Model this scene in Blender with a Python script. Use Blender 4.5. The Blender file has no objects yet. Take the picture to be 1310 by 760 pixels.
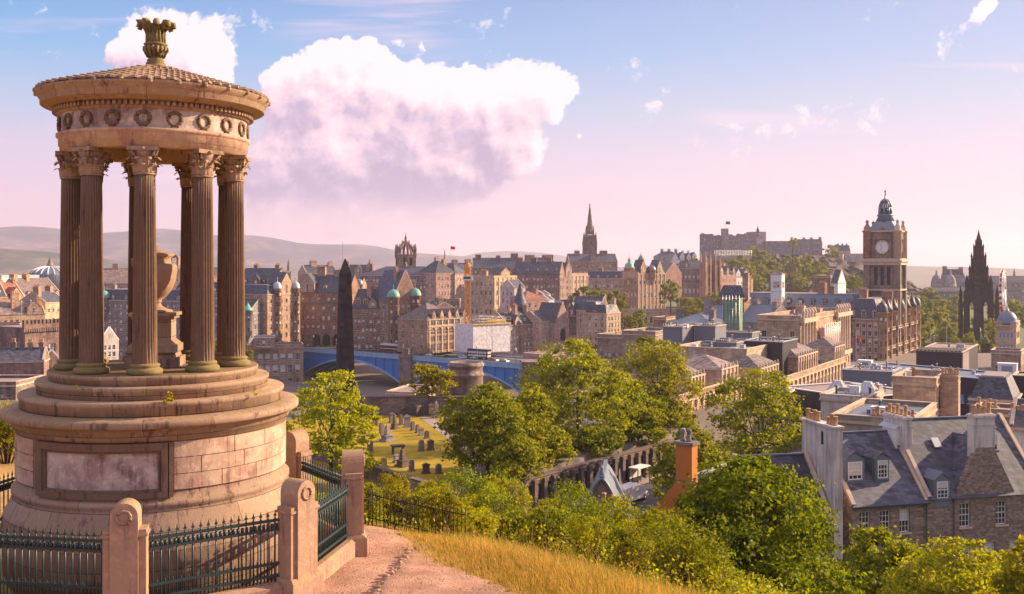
import bpy, bmesh, math, random
import numpy as np
from mathutils import Vector, Matrix, Quaternion
R = math.radians
random.seed(7); RNG = np.random.default_rng(7)
sc = bpy.context.scene
COL = sc.collection

# ------------------------------------------------------------------ camera
CAMZ, F, CX, HY = 100.0, 1310.0, 655.0, 340.0
cam_d = bpy.data.cameras.new('camera'); cam = bpy.data.objects.new('camera', cam_d); COL.objects.link(cam)
cam.location = (0, 0, CAMZ); cam.rotation_euler = (R(90), 0, 0)
cam_d.sensor_width = 36; cam_d.lens = 36 * F / 1310
cam_d.shift_y = -(380 - HY) / 1310
cam_d.clip_start = 0.5; cam_d.clip_end = 60000
sc.camera = cam
sc.cycles.use_denoising = True
sc.cycles.max_bounces = 5; sc.cycles.diffuse_bounces = 3; sc.cycles.glossy_bounces = 2
sc.cycles.transmission_bounces = 4; sc.cycles.transparent_max_bounces = 8; sc.cycles.volume_bounces = 0
sc.cycles.caustics_reflective = False; sc.cycles.caustics_refractive = False
sc.cycles.sample_clamp_indirect = 4.0

# ------------------------------------------------------------------ sun, sky, exposure
SKY = 0.52                         # strength of the sky
HAZE = 0.85e-4                       # density of the evening air
SUN_AZ, SUN_EL = 70, 24            # degrees right of the view axis, above the horizon
S = Vector((math.sin(R(SUN_AZ)) * math.cos(R(SUN_EL)), math.cos(R(SUN_AZ)) * math.cos(R(SUN_EL)), math.sin(R(SUN_EL))))
sd = bpy.data.lights.new('sun', 'SUN'); sun = bpy.data.objects.new('sun', sd); COL.objects.link(sun)
sd.energy = 5.0; sd.angle = R(0.5); sd.color = (1.0, 0.74, 0.46)
sun.rotation_euler = S.to_track_quat('Z', 'Y').to_euler(); sun.location = (300, 100, 400)
sc.view_settings.view_transform = 'Standard'; sc.view_settings.look = 'None'
sc.view_settings.exposure = 1.12; sc.view_settings.gamma = 1.0; sc.view_settings.use_curve_mapping = False

def lin(c):
    return tuple(((v / 255) / 12.92 if v / 255 <= 0.04045 else ((v / 255 + 0.055) / 1.055) ** 2.4) for v in c)

class NT:
    """small helper to write node trees as expressions"""
    def __init__(s, tree): s.t = tree; s.n = tree.nodes; s.l = tree.links
    def node(s, kind, **kw):
        n = s.n.new(kind)
        for k, v in kw.items(): setattr(n, k, v)
        return n
    def put(s, sock, v):
        if v is None: return
        if hasattr(v, 'is_output'): s.l.new(v, sock)
        elif isinstance(v, (tuple, list)) and sock.type == 'RGBA' and len(v) == 3: sock.default_value = (*v, 1)
        else: sock.default_value = v
    def m(s, op, a, b=None, c=None, clamp=False):
        n = s.node('ShaderNodeMath', operation=op, use_clamp=clamp)
        for i, v in enumerate((a, b, c)): s.put(n.inputs[i], v)
        return n.outputs[0]
    def vm(s, op, a, b=None, out=0):
        n = s.node('ShaderNodeVectorMath', operation=op)
        s.put(n.inputs[0], a); s.put(n.inputs[1], b)
        return n.outputs[out]
    def mr(s, v, a, b, c=0.0, d=1.0, smooth=False):
        n = s.node('ShaderNodeMapRange', interpolation_type='SMOOTHSTEP' if smooth else 'LINEAR')
        for i, x in enumerate((v, a, b, c, d)): s.put(n.inputs[i], x)
        return n.outputs[0]
    def mix(s, f, a, b, blend='MIX'):
        n = s.node('ShaderNodeMix', data_type='RGBA', blend_type=blend)
        s.put(n.inputs[0], f); s.put(n.inputs[6], a); s.put(n.inputs[7], b)
        return n.outputs[2]
    def noise(s, vec, scale, detail=3, rough=0.55, dist=0.0, color=False, flat=False):
        n = s.node('ShaderNodeTexNoise', noise_dimensions='2D' if flat else '3D')
        s.put(n.inputs['Vector'], vec); n.inputs['Scale'].default_value = scale
        n.inputs['Detail'].default_value = detail; n.inputs['Roughness'].default_value = rough
        n.inputs['Distortion'].default_value = dist
        return n.outputs['Color' if color else 'Fac']
    def ramp(s, fac, stops, interp='LINEAR'):
        n = s.node('ShaderNodeValToRGB'); cr = n.color_ramp; cr.interpolation = interp
        while len(cr.elements) < len(stops): cr.elements.new(0.5)
        for e, (p, c) in zip(cr.elements, stops):
            e.position = p; e.color = (*c, 1)
        s.put(n.inputs[0], fac)
        return n.outputs[0]
    def sep(s, v):
        n = s.node('ShaderNodeSeparateXYZ'); s.put(n.inputs[0], v); return n.outputs
    def comb(s, x, y, z):
        n = s.node('ShaderNodeCombineXYZ')
        for i, v in enumerate((x, y, z)): s.put(n.inputs[i], v)
        return n.outputs[0]

def cloud_group():
    """cumulus density over sky directions: heaps of round puffs broken up by noise"""
    g = bpy.data.node_groups.new('cloud_density', 'ShaderNodeTree')
    g.interface.new_socket('Vector', in_out='INPUT', socket_type='NodeSocketVector')
    g.interface.new_socket('Density', in_out='OUTPUT', socket_type='NodeSocketFloat'); g.interface.new_socket('Bulk', in_out='OUTPUT', socket_type='NodeSocketFloat')
    q = NT(g); gi = q.node('NodeGroupInput'); go = q.node('NodeGroupOutput')
    p = gi.outputs[0]
    w1 = q.vm('SUBTRACT', q.noise(p, 7, 3, 0.6, color=True, flat=True), (0.5, 0.5, 0.5))
    w2 = q.vm('SUBTRACT', q.noise(p, 30, 3, 0.65, color=True, flat=True), (0.5, 0.5, 0.5))
    wp = q.vm('ADD', p, q.vm('ADD', q.vm('MULTIPLY', w1, (0.06, 0.05, 0)), q.vm('MULTIPLY', w2, (0.02, 0.02, 0))))
    blobs = [(405, 128, 66), (444, 88, 44), (482, 116, 48), (545, 132, 62), (594, 126, 50), (540, 195, 96),
             (634, 148, 60), (682, 120, 42), (714, 118, 24), (652, 186, 48), (425, 212, 92), (352, 216, 58),
             (340, 262, 36), (584, 220, 62), (186, 76, 64), (245, 84, 68), (205, 46, 44),
             (503, 50, 19), (535, 57, 13), (596, 80, 15), (737, 165, 12), (1262, 10, 20),
             (440, 272, 36), (610, 268, 14), (560, 270, 16), (-200, 110, 120), (1540, 50, 110)]
    acc = None
    for cx, cy, r in blobs:
        d = q.vm('DISTANCE', wp, ((cx - CX) / F, (HY - cy) / F, 0), out=1)
        v = q.mr(d, 0, 1.25 * r / F, 1.0, 0.0)
        v = q.m('MULTIPLY', v, min(1.0, 0.16 + r / 58))
        acc = v if acc is None else q.m('SMOOTH_MAX', acc, v, 0.18)
    vo = q.node('ShaderNodeTexVoronoi', feature='F1', normalize=True, voronoi_dimensions='2D'); vo.inputs['Scale'].default_value = 27
    vo.inputs['Detail'].default_value = 3.5; vo.inputs['Roughness'].default_value = 0.58; vo.inputs['Lacunarity'].default_value = 2.3
    q.put(vo.inputs['Vector'], q.vm('ADD', p, q.vm('MULTIPLY', w2, (0.018, 0.018, 0))))
    bil = q.m('SUBTRACT', 0.42, vo.outputs['Distance'])
    n = q.noise(p, 11, 6, 0.62, flat=True)
    brk = q.m('ADD', q.m('MULTIPLY', bil, 0.80), q.m('MULTIPLY', q.m('SUBTRACT', n, 0.5), 0.66))
    o = q.m('ADD', acc, q.m('MULTIPLY', brk, q.mr(acc, 0.0, 0.3, 0.36, 1.0)))
    q.put(go.inputs[0], o); q.put(go.inputs[1], acc)
    return g

def make_world():
    w = bpy.data.worlds.new('World'); sc.world = w; w.use_nodes = True
    q = NT(w.node_tree); q.n.clear()
    out = q.node('ShaderNodeOutputWorld'); bg = q.node('ShaderNodeBackground'); q.l.new(bg.outputs[0], out.inputs[0])
    sky = q.node('ShaderNodeTexSky', sky_type='NISHITA', sun_disc=False)
    sky.sun_elevation = R(SUN_EL); sky.sun_rotation = R(SUN_AZ); sky.altitude = 100
    tc = q.node('ShaderNodeTexCoord'); d = q.vm('NORMALIZE', tc.outputs['Generated'])
    x, y, z = q.sep(d)
    el = q.m('ARCSINE', z)
    hz = q.mr(el, R(-1), R(15.5), 0, 1)
    grad = q.ramp(hz, [(0.0, lin((246, 202, 220))), (0.10, lin((250, 207, 225))), (0.25, lin((244, 205, 228))), (0.42, lin((226, 204, 232))),
                       (0.58, lin((186, 202, 234))), (0.76, lin((134, 186, 238))), (1.0, lin((92, 158, 226)))])
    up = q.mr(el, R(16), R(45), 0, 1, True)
    grad = q.mix(up, grad, (1.02, 0.86, 1.0))           # added brightness in the unseen overhead sky, to lift the shade
    # paler and warmer towards the sun
    sd_ = q.vm('DOT_PRODUCT', d, tuple(S), out=1)
    grad = q.mix(q.mr(sd_, 0.0, 1.0, 0, 0.45), grad, (0.95, 0.70, 0.76))
    # Nishita is physically bright: bring it to the same scale as the rest before mixing
    nis = q.vm('SCALE', sky.outputs[0]); nis.node.inputs['Scale'].default_value = 0.10
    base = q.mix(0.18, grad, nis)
    # clouds: gnomonic direction coordinates, only ahead
    yy = q.m('MAXIMUM', y, 0.05)
    uv = q.comb(q.m('DIVIDE', x, yy), q.m('DIVIDE', z, yy), 0)
    grp = cloud_group()
    def dens(off):
        n = q.node('ShaderNodeGroup'); n.node_tree = grp
        q.put(n.inputs[0], q.vm('ADD', uv, off) if off else uv)
        return n.outputs
    d0 = dens(None)[0]; d1 = dens((0.006, 0.008, 0))[0]; b2 = dens((0.030, 0.034, 0))[1]
    a = q.mr(d0, 0.26, q.mr(q.sep(uv)[1], 0.06, 0.13, 0.62, 0.37), 0, 1, True)
    fl = q.mr(q.sep(uv)[1], 0.046, 0.072, 0.30, 1.0, True)       # flat cloud base
    a = q.m('MULTIPLY', a, fl)
    direct = q.m('EXPONENT', q.m('MULTIPLY', q.m('MAXIMUM', q.m('SUBTRACT', b2, 0.12), 0.0), -1.9))
    relief = q.m('MULTIPLY', q.m('SUBTRACT', d0, d1), 1.35)
    hgt = q.mr(q.sep(uv)[1], 0.055, 0.17, -0.28, 0.20)
    lit = q.m('MULTIPLY', q.m('ADD', q.m('ADD', q.m('MULTIPLY', direct, 1.0), relief), hgt), 0.80)
    cc = q.ramp(lit, [(0.0, lin((186, 166, 196))), (0.22, lin((208, 184, 210))), (0.42, lin((238, 206, 222))), (0.60, lin((252, 222, 232))), (0.85, lin((255, 240, 243)))])
    # thin streaks of high cloud
    s1 = q.noise(q.vm('MULTIPLY', uv, (2.2, 26.0, 1.0)), 1.5, 5, 0.55, 0.3, flat=True); s2 = q.noise(q.vm('MULTIPLY', uv, (1, 2.5, 1)), 3.0, 2, flat=True)
    sa = q.m('MULTIPLY', q.mr(s1, 0.50, 0.78, 0, 1, True), q.mr(s2, 0.40, 0.62, 0, 1, True))
    c1 = q.mix(q.m('MULTIPLY', sa, 0.55), base, lin((255, 222, 234)))
    c2 = q.mix(q.m('MULTIPLY', a, 0.97), c1, cc)
    low = (0.30, 0.24, 0.22)                                       # below the horizon
    bg2 = q.node('ShaderNodeBackground'); mxs = q.node('ShaderNodeMixShader')
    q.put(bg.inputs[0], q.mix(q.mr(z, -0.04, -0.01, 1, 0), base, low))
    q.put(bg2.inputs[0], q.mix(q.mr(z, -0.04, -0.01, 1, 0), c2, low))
    mask = q.m('MULTIPLY', q.mr(y, 0.5, 0.7, 0, 1), q.m('MULTIPLY', q.mr(z, -0.03, -0.02, 0, 1), q.mr(z, 0.36, 0.30, 0, 1)))
    q.put(mxs.inputs[0], mask); q.l.new(bg.outputs[0], mxs.inputs[1]); q.l.new(bg2.outputs[0], mxs.inputs[2]); q.l.new(mxs.outputs[0], out.inputs[0])
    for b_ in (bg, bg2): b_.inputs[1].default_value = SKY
    w.cycles.sampling_method = 'MANUAL'; w.cycles.sample_map_resolution = 512
make_world()

# ------------------------------------------------------------------ helpers: meshes, things, parts
def W(px, py, Y): return Vector(((px - CX) * Y / F, Y, CAMZ - (py - HY) * Y / F))
def WX(px, Y): return (px - CX) * Y / F
def WZ(py, Y): return CAMZ - (py - HY) * Y / F

class MB:
    def __init__(s): s.v = []; s.f = []; s.mi = []; s.sm = []; s.M = None
    def add(s, vs, fs, mi=0, smooth=False):
        o = len(s.v)
        if s.M is not None: vs = [s.M @ Vector(v) for v in vs]
        s.v.extend(tuple(v) for v in vs)
        for f in fs:
            s.f.append(tuple(i + o for i in f)); s.mi.append(mi); s.sm.append(smooth)
        return s
    def box(s, x0, x1, y0, y1, z0, z1, mi=0, skip=''):
        vs = [(x0, y0, z0), (x1, y0, z0), (x1, y1, z0), (x0, y1, z0), (x0, y0, z1), (x1, y0, z1), (x1, y1, z1), (x0, y1, z1)]
        fs = [(0, 3, 2, 1), (4, 5, 6, 7), (0, 1, 5, 4), (1, 2, 6, 5), (2, 3, 7, 6), (3, 0, 4, 7)]
        if 'b' in skip: fs = fs[1:]
        return s.add(vs, fs, mi)
    def frust(s, cx, cy, z0, w0, d0, z1, w1, d1, mi=0):
        a, b, c, d = w0 / 2, d0 / 2, w1 / 2, d1 / 2
        vs = [(cx - a, cy - b, z0), (cx + a, cy - b, z0), (cx + a, cy + b, z0), (cx - a, cy + b, z0),
              (cx - c, cy - d, z1), (cx + c, cy - d, z1), (cx + c, cy + d, z1), (cx - c, cy + d, z1)]
        return s.add(vs, [(0, 3, 2, 1), (4, 5, 6, 7), (0, 1, 5, 4), (1, 2, 6, 5), (2, 3, 7, 6), (3, 0, 4, 7)], mi)
    def lathe(s, prof, n=24, c=(0, 0), a0=0.0, a1=None, mi=0, smooth=True, sx=1, sy=1, cap=True):
        full = a1 is None
        A = [a0 + (2 * math.pi if full else a1 - a0) * i / n for i in range(n if full else n + 1)]
        k = len(A); vs = []; fs = []
        for r, z in prof:
            for a in A: vs.append((c[0] + r * math.cos(a) * sx, c[1] + r * math.sin(a) * sy, z))
        for j in range(len(prof) - 1):
            for i in range(k if full else k - 1):
                i2 = (i + 1) % k
                fs.append((j * k + i, j * k + i2, (j + 1) * k + i2, (j + 1) * k + i))
        if full and cap:
            if prof[-1][0] > 1e-3: fs.append(tuple((len(prof) - 1) * k + i for i in range(k)))
            if prof[0][0] > 1e-3: fs.append(tuple(reversed(range(k))))
        return s.add(vs, fs, mi, smooth)
    def tube(s, pts, r, n=6, mi=0, smooth=True, cap=True):
        pts = [Vector(p) for p in pts]; rs = r if isinstance(r, (list, tuple)) else [r] * len(pts)
        vs = []; fs = []
        for i, p in enumerate(pts):
            t = (pts[min(i + 1, len(pts) - 1)] - pts[max(i - 1, 0)])
            t = t.normalized() if t.length > 1e-9 else Vector((0, 0, 1))
            u = t.cross(Vector((0, 0, 1)) if abs(t.z) < 0.9 else Vector((1, 0, 0))).normalized(); w = t.cross(u)
            for k in range(n):
                a = 2 * math.pi * k / n
                vs.append(p + (u * math.cos(a) + w * math.sin(a)) * rs[i])
        for i in range(len(pts) - 1):
            for k in range(n):
                k2 = (k + 1) % n
                fs.append((i * n + k, i * n + k2, (i + 1) * n + k2, (i + 1) * n + k))
        if cap: fs += [tuple(reversed(range(n))), tuple((len(pts) - 1) * n + k for k in range(n))]
        return s.add(vs, fs, mi, smooth)
    def bar(s, a, b, w, h=None, mi=0):
        """square bar between two points"""
        h = h or w; a = Vector(a); b = Vector(b); t = (b - a).normalized()
        u = t.cross(Vector((0, 0, 1)) if abs(t.z) < 0.95 else Vector((0, 1, 0))).normalized(); k = u.cross(t)
        vs = [p + u * sx * w / 2 + k * sy * h / 2 for p in (a, b) for sx, sy in ((-1, -1), (1, -1), (1, 1), (-1, 1))]
        return s.add(vs, [(0, 1, 2, 3), (7, 6, 5, 4), (0, 4, 5, 1), (1, 5, 6, 2), (2, 6, 7, 3), (3, 7, 4, 0)], mi)
    def prism(s, poly, d0, d1, axis='y', mi=0):
        """extrude a 2D outline; axis y: outline in (x,z); axis x: outline in (y,z); axis z: outline in (x,y)"""
        def P(p, d): return (p[0], d, p[1]) if axis == 'y' else ((d, p[0], p[1]) if axis == 'x' else (p[0], p[1], d))
        n = len(poly); vs = [P(p, d0) for p in poly] + [P(p, d1) for p in poly]
        fs = [tuple(range(n)), tuple(range(2 * n - 1, n - 1, -1))] + [(i, i + n, (i + 1) % n + n, (i + 1) % n) for i in range(n)]
        return s.add(vs, fs, mi)
    def mesh(s, name, mats, fix=True):
        me = bpy.data.meshes.new(name); me.from_pydata(s.v, [], s.f)
        for m in (mats if isinstance(mats, (list, tuple)) else [mats]): me.materials.append(m)
        me.polygons.foreach_set('material_index', s.mi); me.polygons.foreach_set('use_smooth', s.sm)
        if fix:
            bm = bmesh.new(); bm.from_mesh(me); bmesh.ops.recalc_face_normals(bm, faces=bm.faces); bm.to_mesh(me); bm.free()
        me.update()
        return me
    def build(s, name, mats, parent=None, loc=(0, 0, 0), rz=0, fix=True):
        return link(name, s.mesh(name, mats, fix), parent, loc, rz)

def link(name, me, parent=None, loc=(0, 0, 0), rz=0, scale=None):
    o = bpy.data.objects.new(name, me); COL.objects.link(o)
    o.location = loc
    if rz: o.rotation_euler = (0, 0, rz)
    if scale is not None: o.scale = scale if isinstance(scale, (tuple, list, Vector)) else (scale,) * 3
    if parent is not None: o.parent = parent
    return o
def tag(o, label, cat, group=None, kind=None):
    if label: o['label'] = label
    if cat: o['category'] = cat
    if group: o['group'] = group
    if kind: o['kind'] = kind
    return o
def thing(name, label, cat, loc=(0, 0, 0), rz=0, group=None, scale=None):
    return tag(link(name, None, None, loc, rz, scale), label, cat, group)
def struct(o): o['kind'] = 'structure'; return o
def kids(o): return [c for c in o.children]
def dup(o, loc=None, rz=None, label=None, group=None, scale=None, parent=None):
    """copy of a thing with copies of its parts and sub-parts (mesh data shared)"""
    c = o.copy(); COL.objects.link(c); c.parent = parent
    if loc is not None: c.location = loc
    if rz is not None: c.rotation_euler = (0, 0, rz)
    if scale is not None: c.scale = scale if isinstance(scale, (tuple, list)) else (scale,) * 3
    if label: c['label'] = label
    if group: c['group'] = group
    for ch in list(o.children): dup(ch, parent=c)
    return c
# ------------------------------------------------------------------ materials
def new_mat(name):
    m = bpy.data.materials.new(name); m.use_nodes = True; q = NT(m.node_tree); q.n.clear()
    out = q.node('ShaderNodeOutputMaterial'); b = q.node('ShaderNodeBsdfPrincipled'); q.l.new(b.outputs[0], out.inputs[0])
    return m, q, b, out
def bump(q, b, h, strength=0.4, dist=0.05):
    n = q.node('ShaderNodeBump'); n.inputs['Strength'].default_value = strength; n.inputs['Distance'].default_value = dist
    q.put(n.inputs['Height'], h); q.l.new(n.outputs[0], b.inputs['Normal'])
def hsv(q, col, h=None, s=None, v=None):
    n = q.node('ShaderNodeHueSaturation'); q.put(n.inputs['Color'], col)
    for k, x in (('Hue', h), ('Saturation', s), ('Value', v)):
        if x is not None: q.put(n.inputs[k], x)
    return n.outputs[0]

def ashlar(name, col, dark, bw=0.9, bh=0.38, mortar=0.012, soot=0.5, vary=0.3, rubble=False, tint=1.0):
    """coursed stone: block to block variation, soot and rain streaks, shallow joints"""
    m, q, b, out = new_mat(name)
    tc = q.node('ShaderNodeTexCoord'); p = tc.outputs['Object']; x, y, z = q.sep(p)
    oi = q.node('ShaderNodeObjectInfo'); rnd = oi.outputs['Random']
    v2 = q.comb(q.m('ADD', q.m('ADD', x, y), q.m('MULTIPLY', rnd, 7.3)), z, 0)
    if rubble: v2 = q.vm('ADD', v2, q.vm('MULTIPLY', q.noise(p, 1.6, 3, color=True), (0.35, 0.22, 0)))
    br = q.node('ShaderNodeTexBrick'); q.put(br.inputs['Vector'], v2)
    br.inputs['Scale'].default_value = 1.0; br.inputs['Brick Width'].default_value = bw; br.inputs['Row Height'].default_value = bh
    br.inputs['Mortar Size'].default_value = mortar; br.inputs['Mortar Smooth'].default_value = 0.3; br.inputs['Bias'].default_value = -0.2
    br.inputs['Color1'].default_value = (0, 0, 0, 1); br.inputs['Color2'].default_value = (1, 1, 1, 1); br.inputs['Mortar'].default_value = (0.4, 0.4, 0.4, 1)
    big = q.noise(q.vm('ADD', p, q.comb(q.m('MULTIPLY', rnd, 50), 0, 0)), 0.22, 5, 0.62)
    streak = q.noise(q.vm('MULTIPLY', p, (1.0, 1.0, 0.12)), 1.1, 4, 0.6)
    c = q.mix(br.outputs['Color'], tuple(v * (1 - vary) for v in col), tuple(min(1, v * (1 + vary * 0.5)) for v in col))
    c = q.mix(q.m('MULTIPLY', q.mr(q.m('ADD', big, q.m('MULTIPLY', streak, 0.8)), 0.72, 1.15, 0, 1, True), soot), c, dark)
    c = hsv(q, c, h=q.mr(rnd, 0, 1, 0.5 - .015 * tint, 0.5 + .015 * tint), s=q.mr(rnd, 0, 1, 1.0 + .15 * tint, 1.0 - .15 * tint), v=q.mr(q.m('FRACT', q.m('MULTIPLY', rnd, 7.7)), 0, 1, 1.0 - .2 * tint, 1.0 + .22 * tint))
    q.put(b.inputs['Base Color'], c); b.inputs['Roughness'].default_value = 0.88; b.inputs['Specular IOR Level'].default_value = 0.15
    hgt = q.m('ADD', q.m('MULTIPLY', br.outputs['Fac'], -0.6), q.noise(p, 9 if not rubble else 4, 4, 0.65))
    bump(q, b, hgt, 0.5, 0.035 if not rubble else 0.08)
    return m

def plain(name, col, rough=0.6, metal=0.0, var=0.12, scale=3.0, bmp=0.0, streak=0.0):
    m, q, b, out = new_mat(name)
    tc = q.node('ShaderNodeTexCoord'); p = tc.outputs['Object']
    n = q.noise(p, scale, 4, 0.6)
    c = q.mix(n, tuple(v * (1 - var * 1.6) for v in col), tuple(min(1, v * (1 + var)) for v in col))
    if streak: c = q.mix(q.m('MULTIPLY', q.mr(q.m('ADD', q.noise(q.vm('MULTIPLY', p, (1, 1, .07)), 3.2, 5, .65), q.m('MULTIPLY', q.noise(p, .35, 3), .4)), .62, .88, 0, 1, True), streak), c, tuple(v * .38 for v in col))
    q.put(b.inputs['Base Color'], c); b.inputs['Roughness'].default_value = rough; b.inputs['Metallic'].default_value = metal
    if bmp: bump(q, b, n, bmp, 0.02)
    return m

def slate(name, col, moss=(0.10, 0.09, 0.05), mossy=0.25):
    m, q, b, out = new_mat(name)
    tc = q.node('ShaderNodeTexCoord'); p = tc.outputs['Object']; x, y, z = q.sep(p)
    rnd = q.node('ShaderNodeObjectInfo').outputs['Random']
    br = q.node('ShaderNodeTexBrick'); q.put(br.inputs['Vector'], q.comb(q.m('ADD', x, y), q.m('MULTIPLY', z, 1.4), 0))
    br.inputs['Brick Width'].default_value = 0.55; br.inputs['Row Height'].default_value = 0.40; br.inputs['Scale'].default_value = 1.0
    br.inputs['Mortar Size'].default_value = 0.012; br.inputs['Color1'].default_value = (0, 0, 0, 1); br.inputs['Color2'].default_value = (1, 1, 1, 1)
    br.inputs['Mortar'].default_value = (0, 0, 0, 1)
    n = q.noise(p, 0.5, 5, 0.65)
    c = q.mix(br.outputs['Color'], tuple(v * 0.45 for v in col), tuple(v * 1.6 for v in col))
    c = q.mix(q.m('MULTIPLY', q.mr(n, 0.48, 0.68, 0, 1, True), mossy), c, moss)
    c = hsv(q, c, v=q.mr(rnd, 0, 1, 0.75, 1.3))
    q.put(b.inputs['Base Color'], c); q.put(b.inputs['Roughness'], q.mr(n, 0.3, 0.7, 0.45, 0.75))
    bump(q, b, q.m('ADD', br.outputs['Color'], q.m('MULTIPLY', br.outputs['Fac'], -1.0)), 0.5, 0.03)
    return m

def glass_mat(name, blind=0.5):
    m, q, b, out = new_mat(name)
    oi = q.node('ShaderNodeObjectInfo'); rnd = oi.outputs['Random']
    tc = q.node('ShaderNodeTexCoord'); z = q.sep(tc.outputs['Object'])[2]
    shade = q.m('LESS_THAN', q.m('FRACT', q.m('MULTIPLY', rnd, 13.7)), blind)
    drop = q.m('GREATER_THAN', z, q.mr(q.m('FRACT', q.m('MULTIPLY', rnd, 5.1)), 0, 1, 0.2, 1.4))
    c = q.mix(q.m('MULTIPLY', shade, drop), q.mix(rnd, (0.012, 0.014, 0.018), (0.05, 0.05, 0.055)), (0.62, 0.56, 0.53))
    q.put(b.inputs['Base Color'], c); b.inputs['Roughness'].default_value = 0.07
    b.inputs['Specular IOR Level'].default_value = 0.7
    return m

def leaf_mat(name, c1, c2, trans=0.45, hue=0.018):
    m, q, b, out = new_mat(name)
    q.n.remove(b)
    geo = q.node('ShaderNodeNewGeometry'); rnd = geo.outputs['Random Per Island']
    tc = q.node('ShaderNodeTexCoord'); n = q.noise(tc.outputs['Object'], 0.6, 2)
    oi = q.node('ShaderNodeObjectInfo')
    c = q.mix(q.m('ADD', q.m('MULTIPLY', rnd, 0.65), q.m('MULTIPLY', q.mr(n, 0.3, 0.7), 0.35)), c1, c2)
    c = hsv(q, c, h=q.mr(oi.outputs['Random'], 0, 1, 0.5 - hue, 0.5 + hue), v=q.mr(q.m('FRACT', q.m('MULTIPLY', oi.outputs['Random'], 9.1)), 0, 1, 0.88, 1.15))
    d = q.node('ShaderNodeBsdfDiffuse'); t = q.node('ShaderNodeBsdfTranslucent'); g = q.node('ShaderNodeBsdfGlossy')
    q.put(d.inputs[0], c); q.put(t.inputs[0], hsv(q, c, s=1.1, v=1.5)); g.inputs['Roughness'].default_value = 0.45
    mx = q.node('ShaderNodeMixShader'); mx.inputs[0].default_value = trans
    q.l.new(d.outputs[0], mx.inputs[1]); q.l.new(t.outputs[0], mx.inputs[2])
    m2 = q.node('ShaderNodeMixShader'); m2.inputs[0].default_value = 0.012
    q.l.new(mx.outputs[0], m2.inputs[1]); q.l.new(g.outputs[0], m2.inputs[2])
    q.l.new(m2.outputs[0], out.inputs[0])
    return m

M = {}
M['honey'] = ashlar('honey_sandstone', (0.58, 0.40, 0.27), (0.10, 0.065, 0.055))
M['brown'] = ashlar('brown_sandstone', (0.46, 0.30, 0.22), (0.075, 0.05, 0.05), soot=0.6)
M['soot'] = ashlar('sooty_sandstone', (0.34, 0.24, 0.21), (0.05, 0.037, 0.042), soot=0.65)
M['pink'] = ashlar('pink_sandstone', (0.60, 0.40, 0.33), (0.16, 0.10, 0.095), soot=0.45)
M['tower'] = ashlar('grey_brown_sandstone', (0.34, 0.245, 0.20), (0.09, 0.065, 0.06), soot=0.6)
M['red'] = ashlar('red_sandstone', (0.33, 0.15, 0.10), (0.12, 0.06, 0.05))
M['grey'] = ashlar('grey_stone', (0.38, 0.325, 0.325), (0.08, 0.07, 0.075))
M['trim'] = plain('stone_trim', (0.56, 0.42, 0.32), 0.85, var=0.35, scale=1.2, bmp=0.2)
M['trim_dark'] = plain('sooty_trim', (0.15, 0.105, 0.095), 0.9, var=0.35, scale=1.2, bmp=0.2)
M['obelisk'] = ashlar('blackened_stone', (0.055, 0.038, 0.042), (0.02, 0.016, 0.02), bw=1.6, bh=0.75, soot=0.6, vary=0.45)
M['rubble'] = ashlar('rubble_stone', (0.37, 0.265, 0.21), (0.085, 0.06, 0.055), bw=0.42, bh=0.22, mortar=0.035, soot=0.22, vary=0.5, rubble=True, tint=0.0)
M['render'] = plain('painted_render', (0.64, 0.55, 0.52), 0.9, var=0.22, scale=0.6, bmp=0.15, streak=.75)
M['white'] = plain('white_paint', (0.72, 0.69, 0.68), 0.6, var=0.06)
M['orange'] = plain('orange_limewash', (0.56, 0.17, 0.035), 0.9, var=0.16, scale=1.3, bmp=0.15)
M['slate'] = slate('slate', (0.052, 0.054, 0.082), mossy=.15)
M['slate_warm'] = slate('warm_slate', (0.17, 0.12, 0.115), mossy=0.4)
M['tile'] = slate('clay_tile', (0.30, 0.10, 0.06))
M['lead'] = plain('lead_sheet', (0.16, 0.19, 0.25), 0.45, 0.3, var=0.2, scale=0.8)
M['lead_light'] = plain('zinc_sheet', (0.42, 0.44, 0.50), 0.5, 0.2, var=0.15, scale=0.7)
M['felt'] = plain('roof_felt', (0.27, 0.21, 0.20), 0.9, var=0.3, scale=0.35)
M['clad'] = plain('grey_cladding', (0.17, 0.17, 0.215), 0.55, 0.1, var=0.1, scale=0.6)
M['black_clad'] = plain('black_cladding', (0.030, 0.024, 0.036), 0.5, 0.1, var=0.1, scale=0.6)
M['copper'] = plain('verdigris_copper', (0.16, 0.40, 0.33), 0.6, 0.1, var=0.25, scale=1.0)
M['glass'] = glass_mat('window_glass')
M['blue_glass'] = plain('sky_blue_glazing', (0.10, 0.34, 0.62), 0.12, 0.2, var=0.1)
M['green_net'] = plain('green_scaffold_net', (0.20, 0.33, 0.22), 0.8, var=0.5, scale=0.35)
M['pot'] = plain('clay_chimney_pot', (0.50, 0.28, 0.14), 0.85, var=0.25, scale=4)
M['red_pot'] = plain('pink_hoarding', (0.62, 0.30, 0.32), 0.7, var=0.1, scale=0.5)
M['iron'] = plain('blue_green_ironwork', (0.020, 0.046, 0.056), 0.40, 0.1, var=0.3, scale=8)
M['rust'] = plain('rusty_iron', (0.10, 0.05, 0.03), 0.8, 0.2, var=0.3, scale=8)
M['dark'] = plain('dark_opening', (0.018, 0.014, 0.016), 0.8)
M['asphalt'] = plain('asphalt', (0.055, 0.05, 0.052), 0.9, var=0.25, scale=0.6, bmp=0.1)
M['paving'] = plain('stone_paving', (0.30, 0.235, 0.215), 0.9, var=0.2, scale=0.8)
M['bridge_blue'] = plain('bridge_blue_paint', (0.035, 0.19, 0.52), 0.5, var=0.2, scale=0.4)
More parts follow.
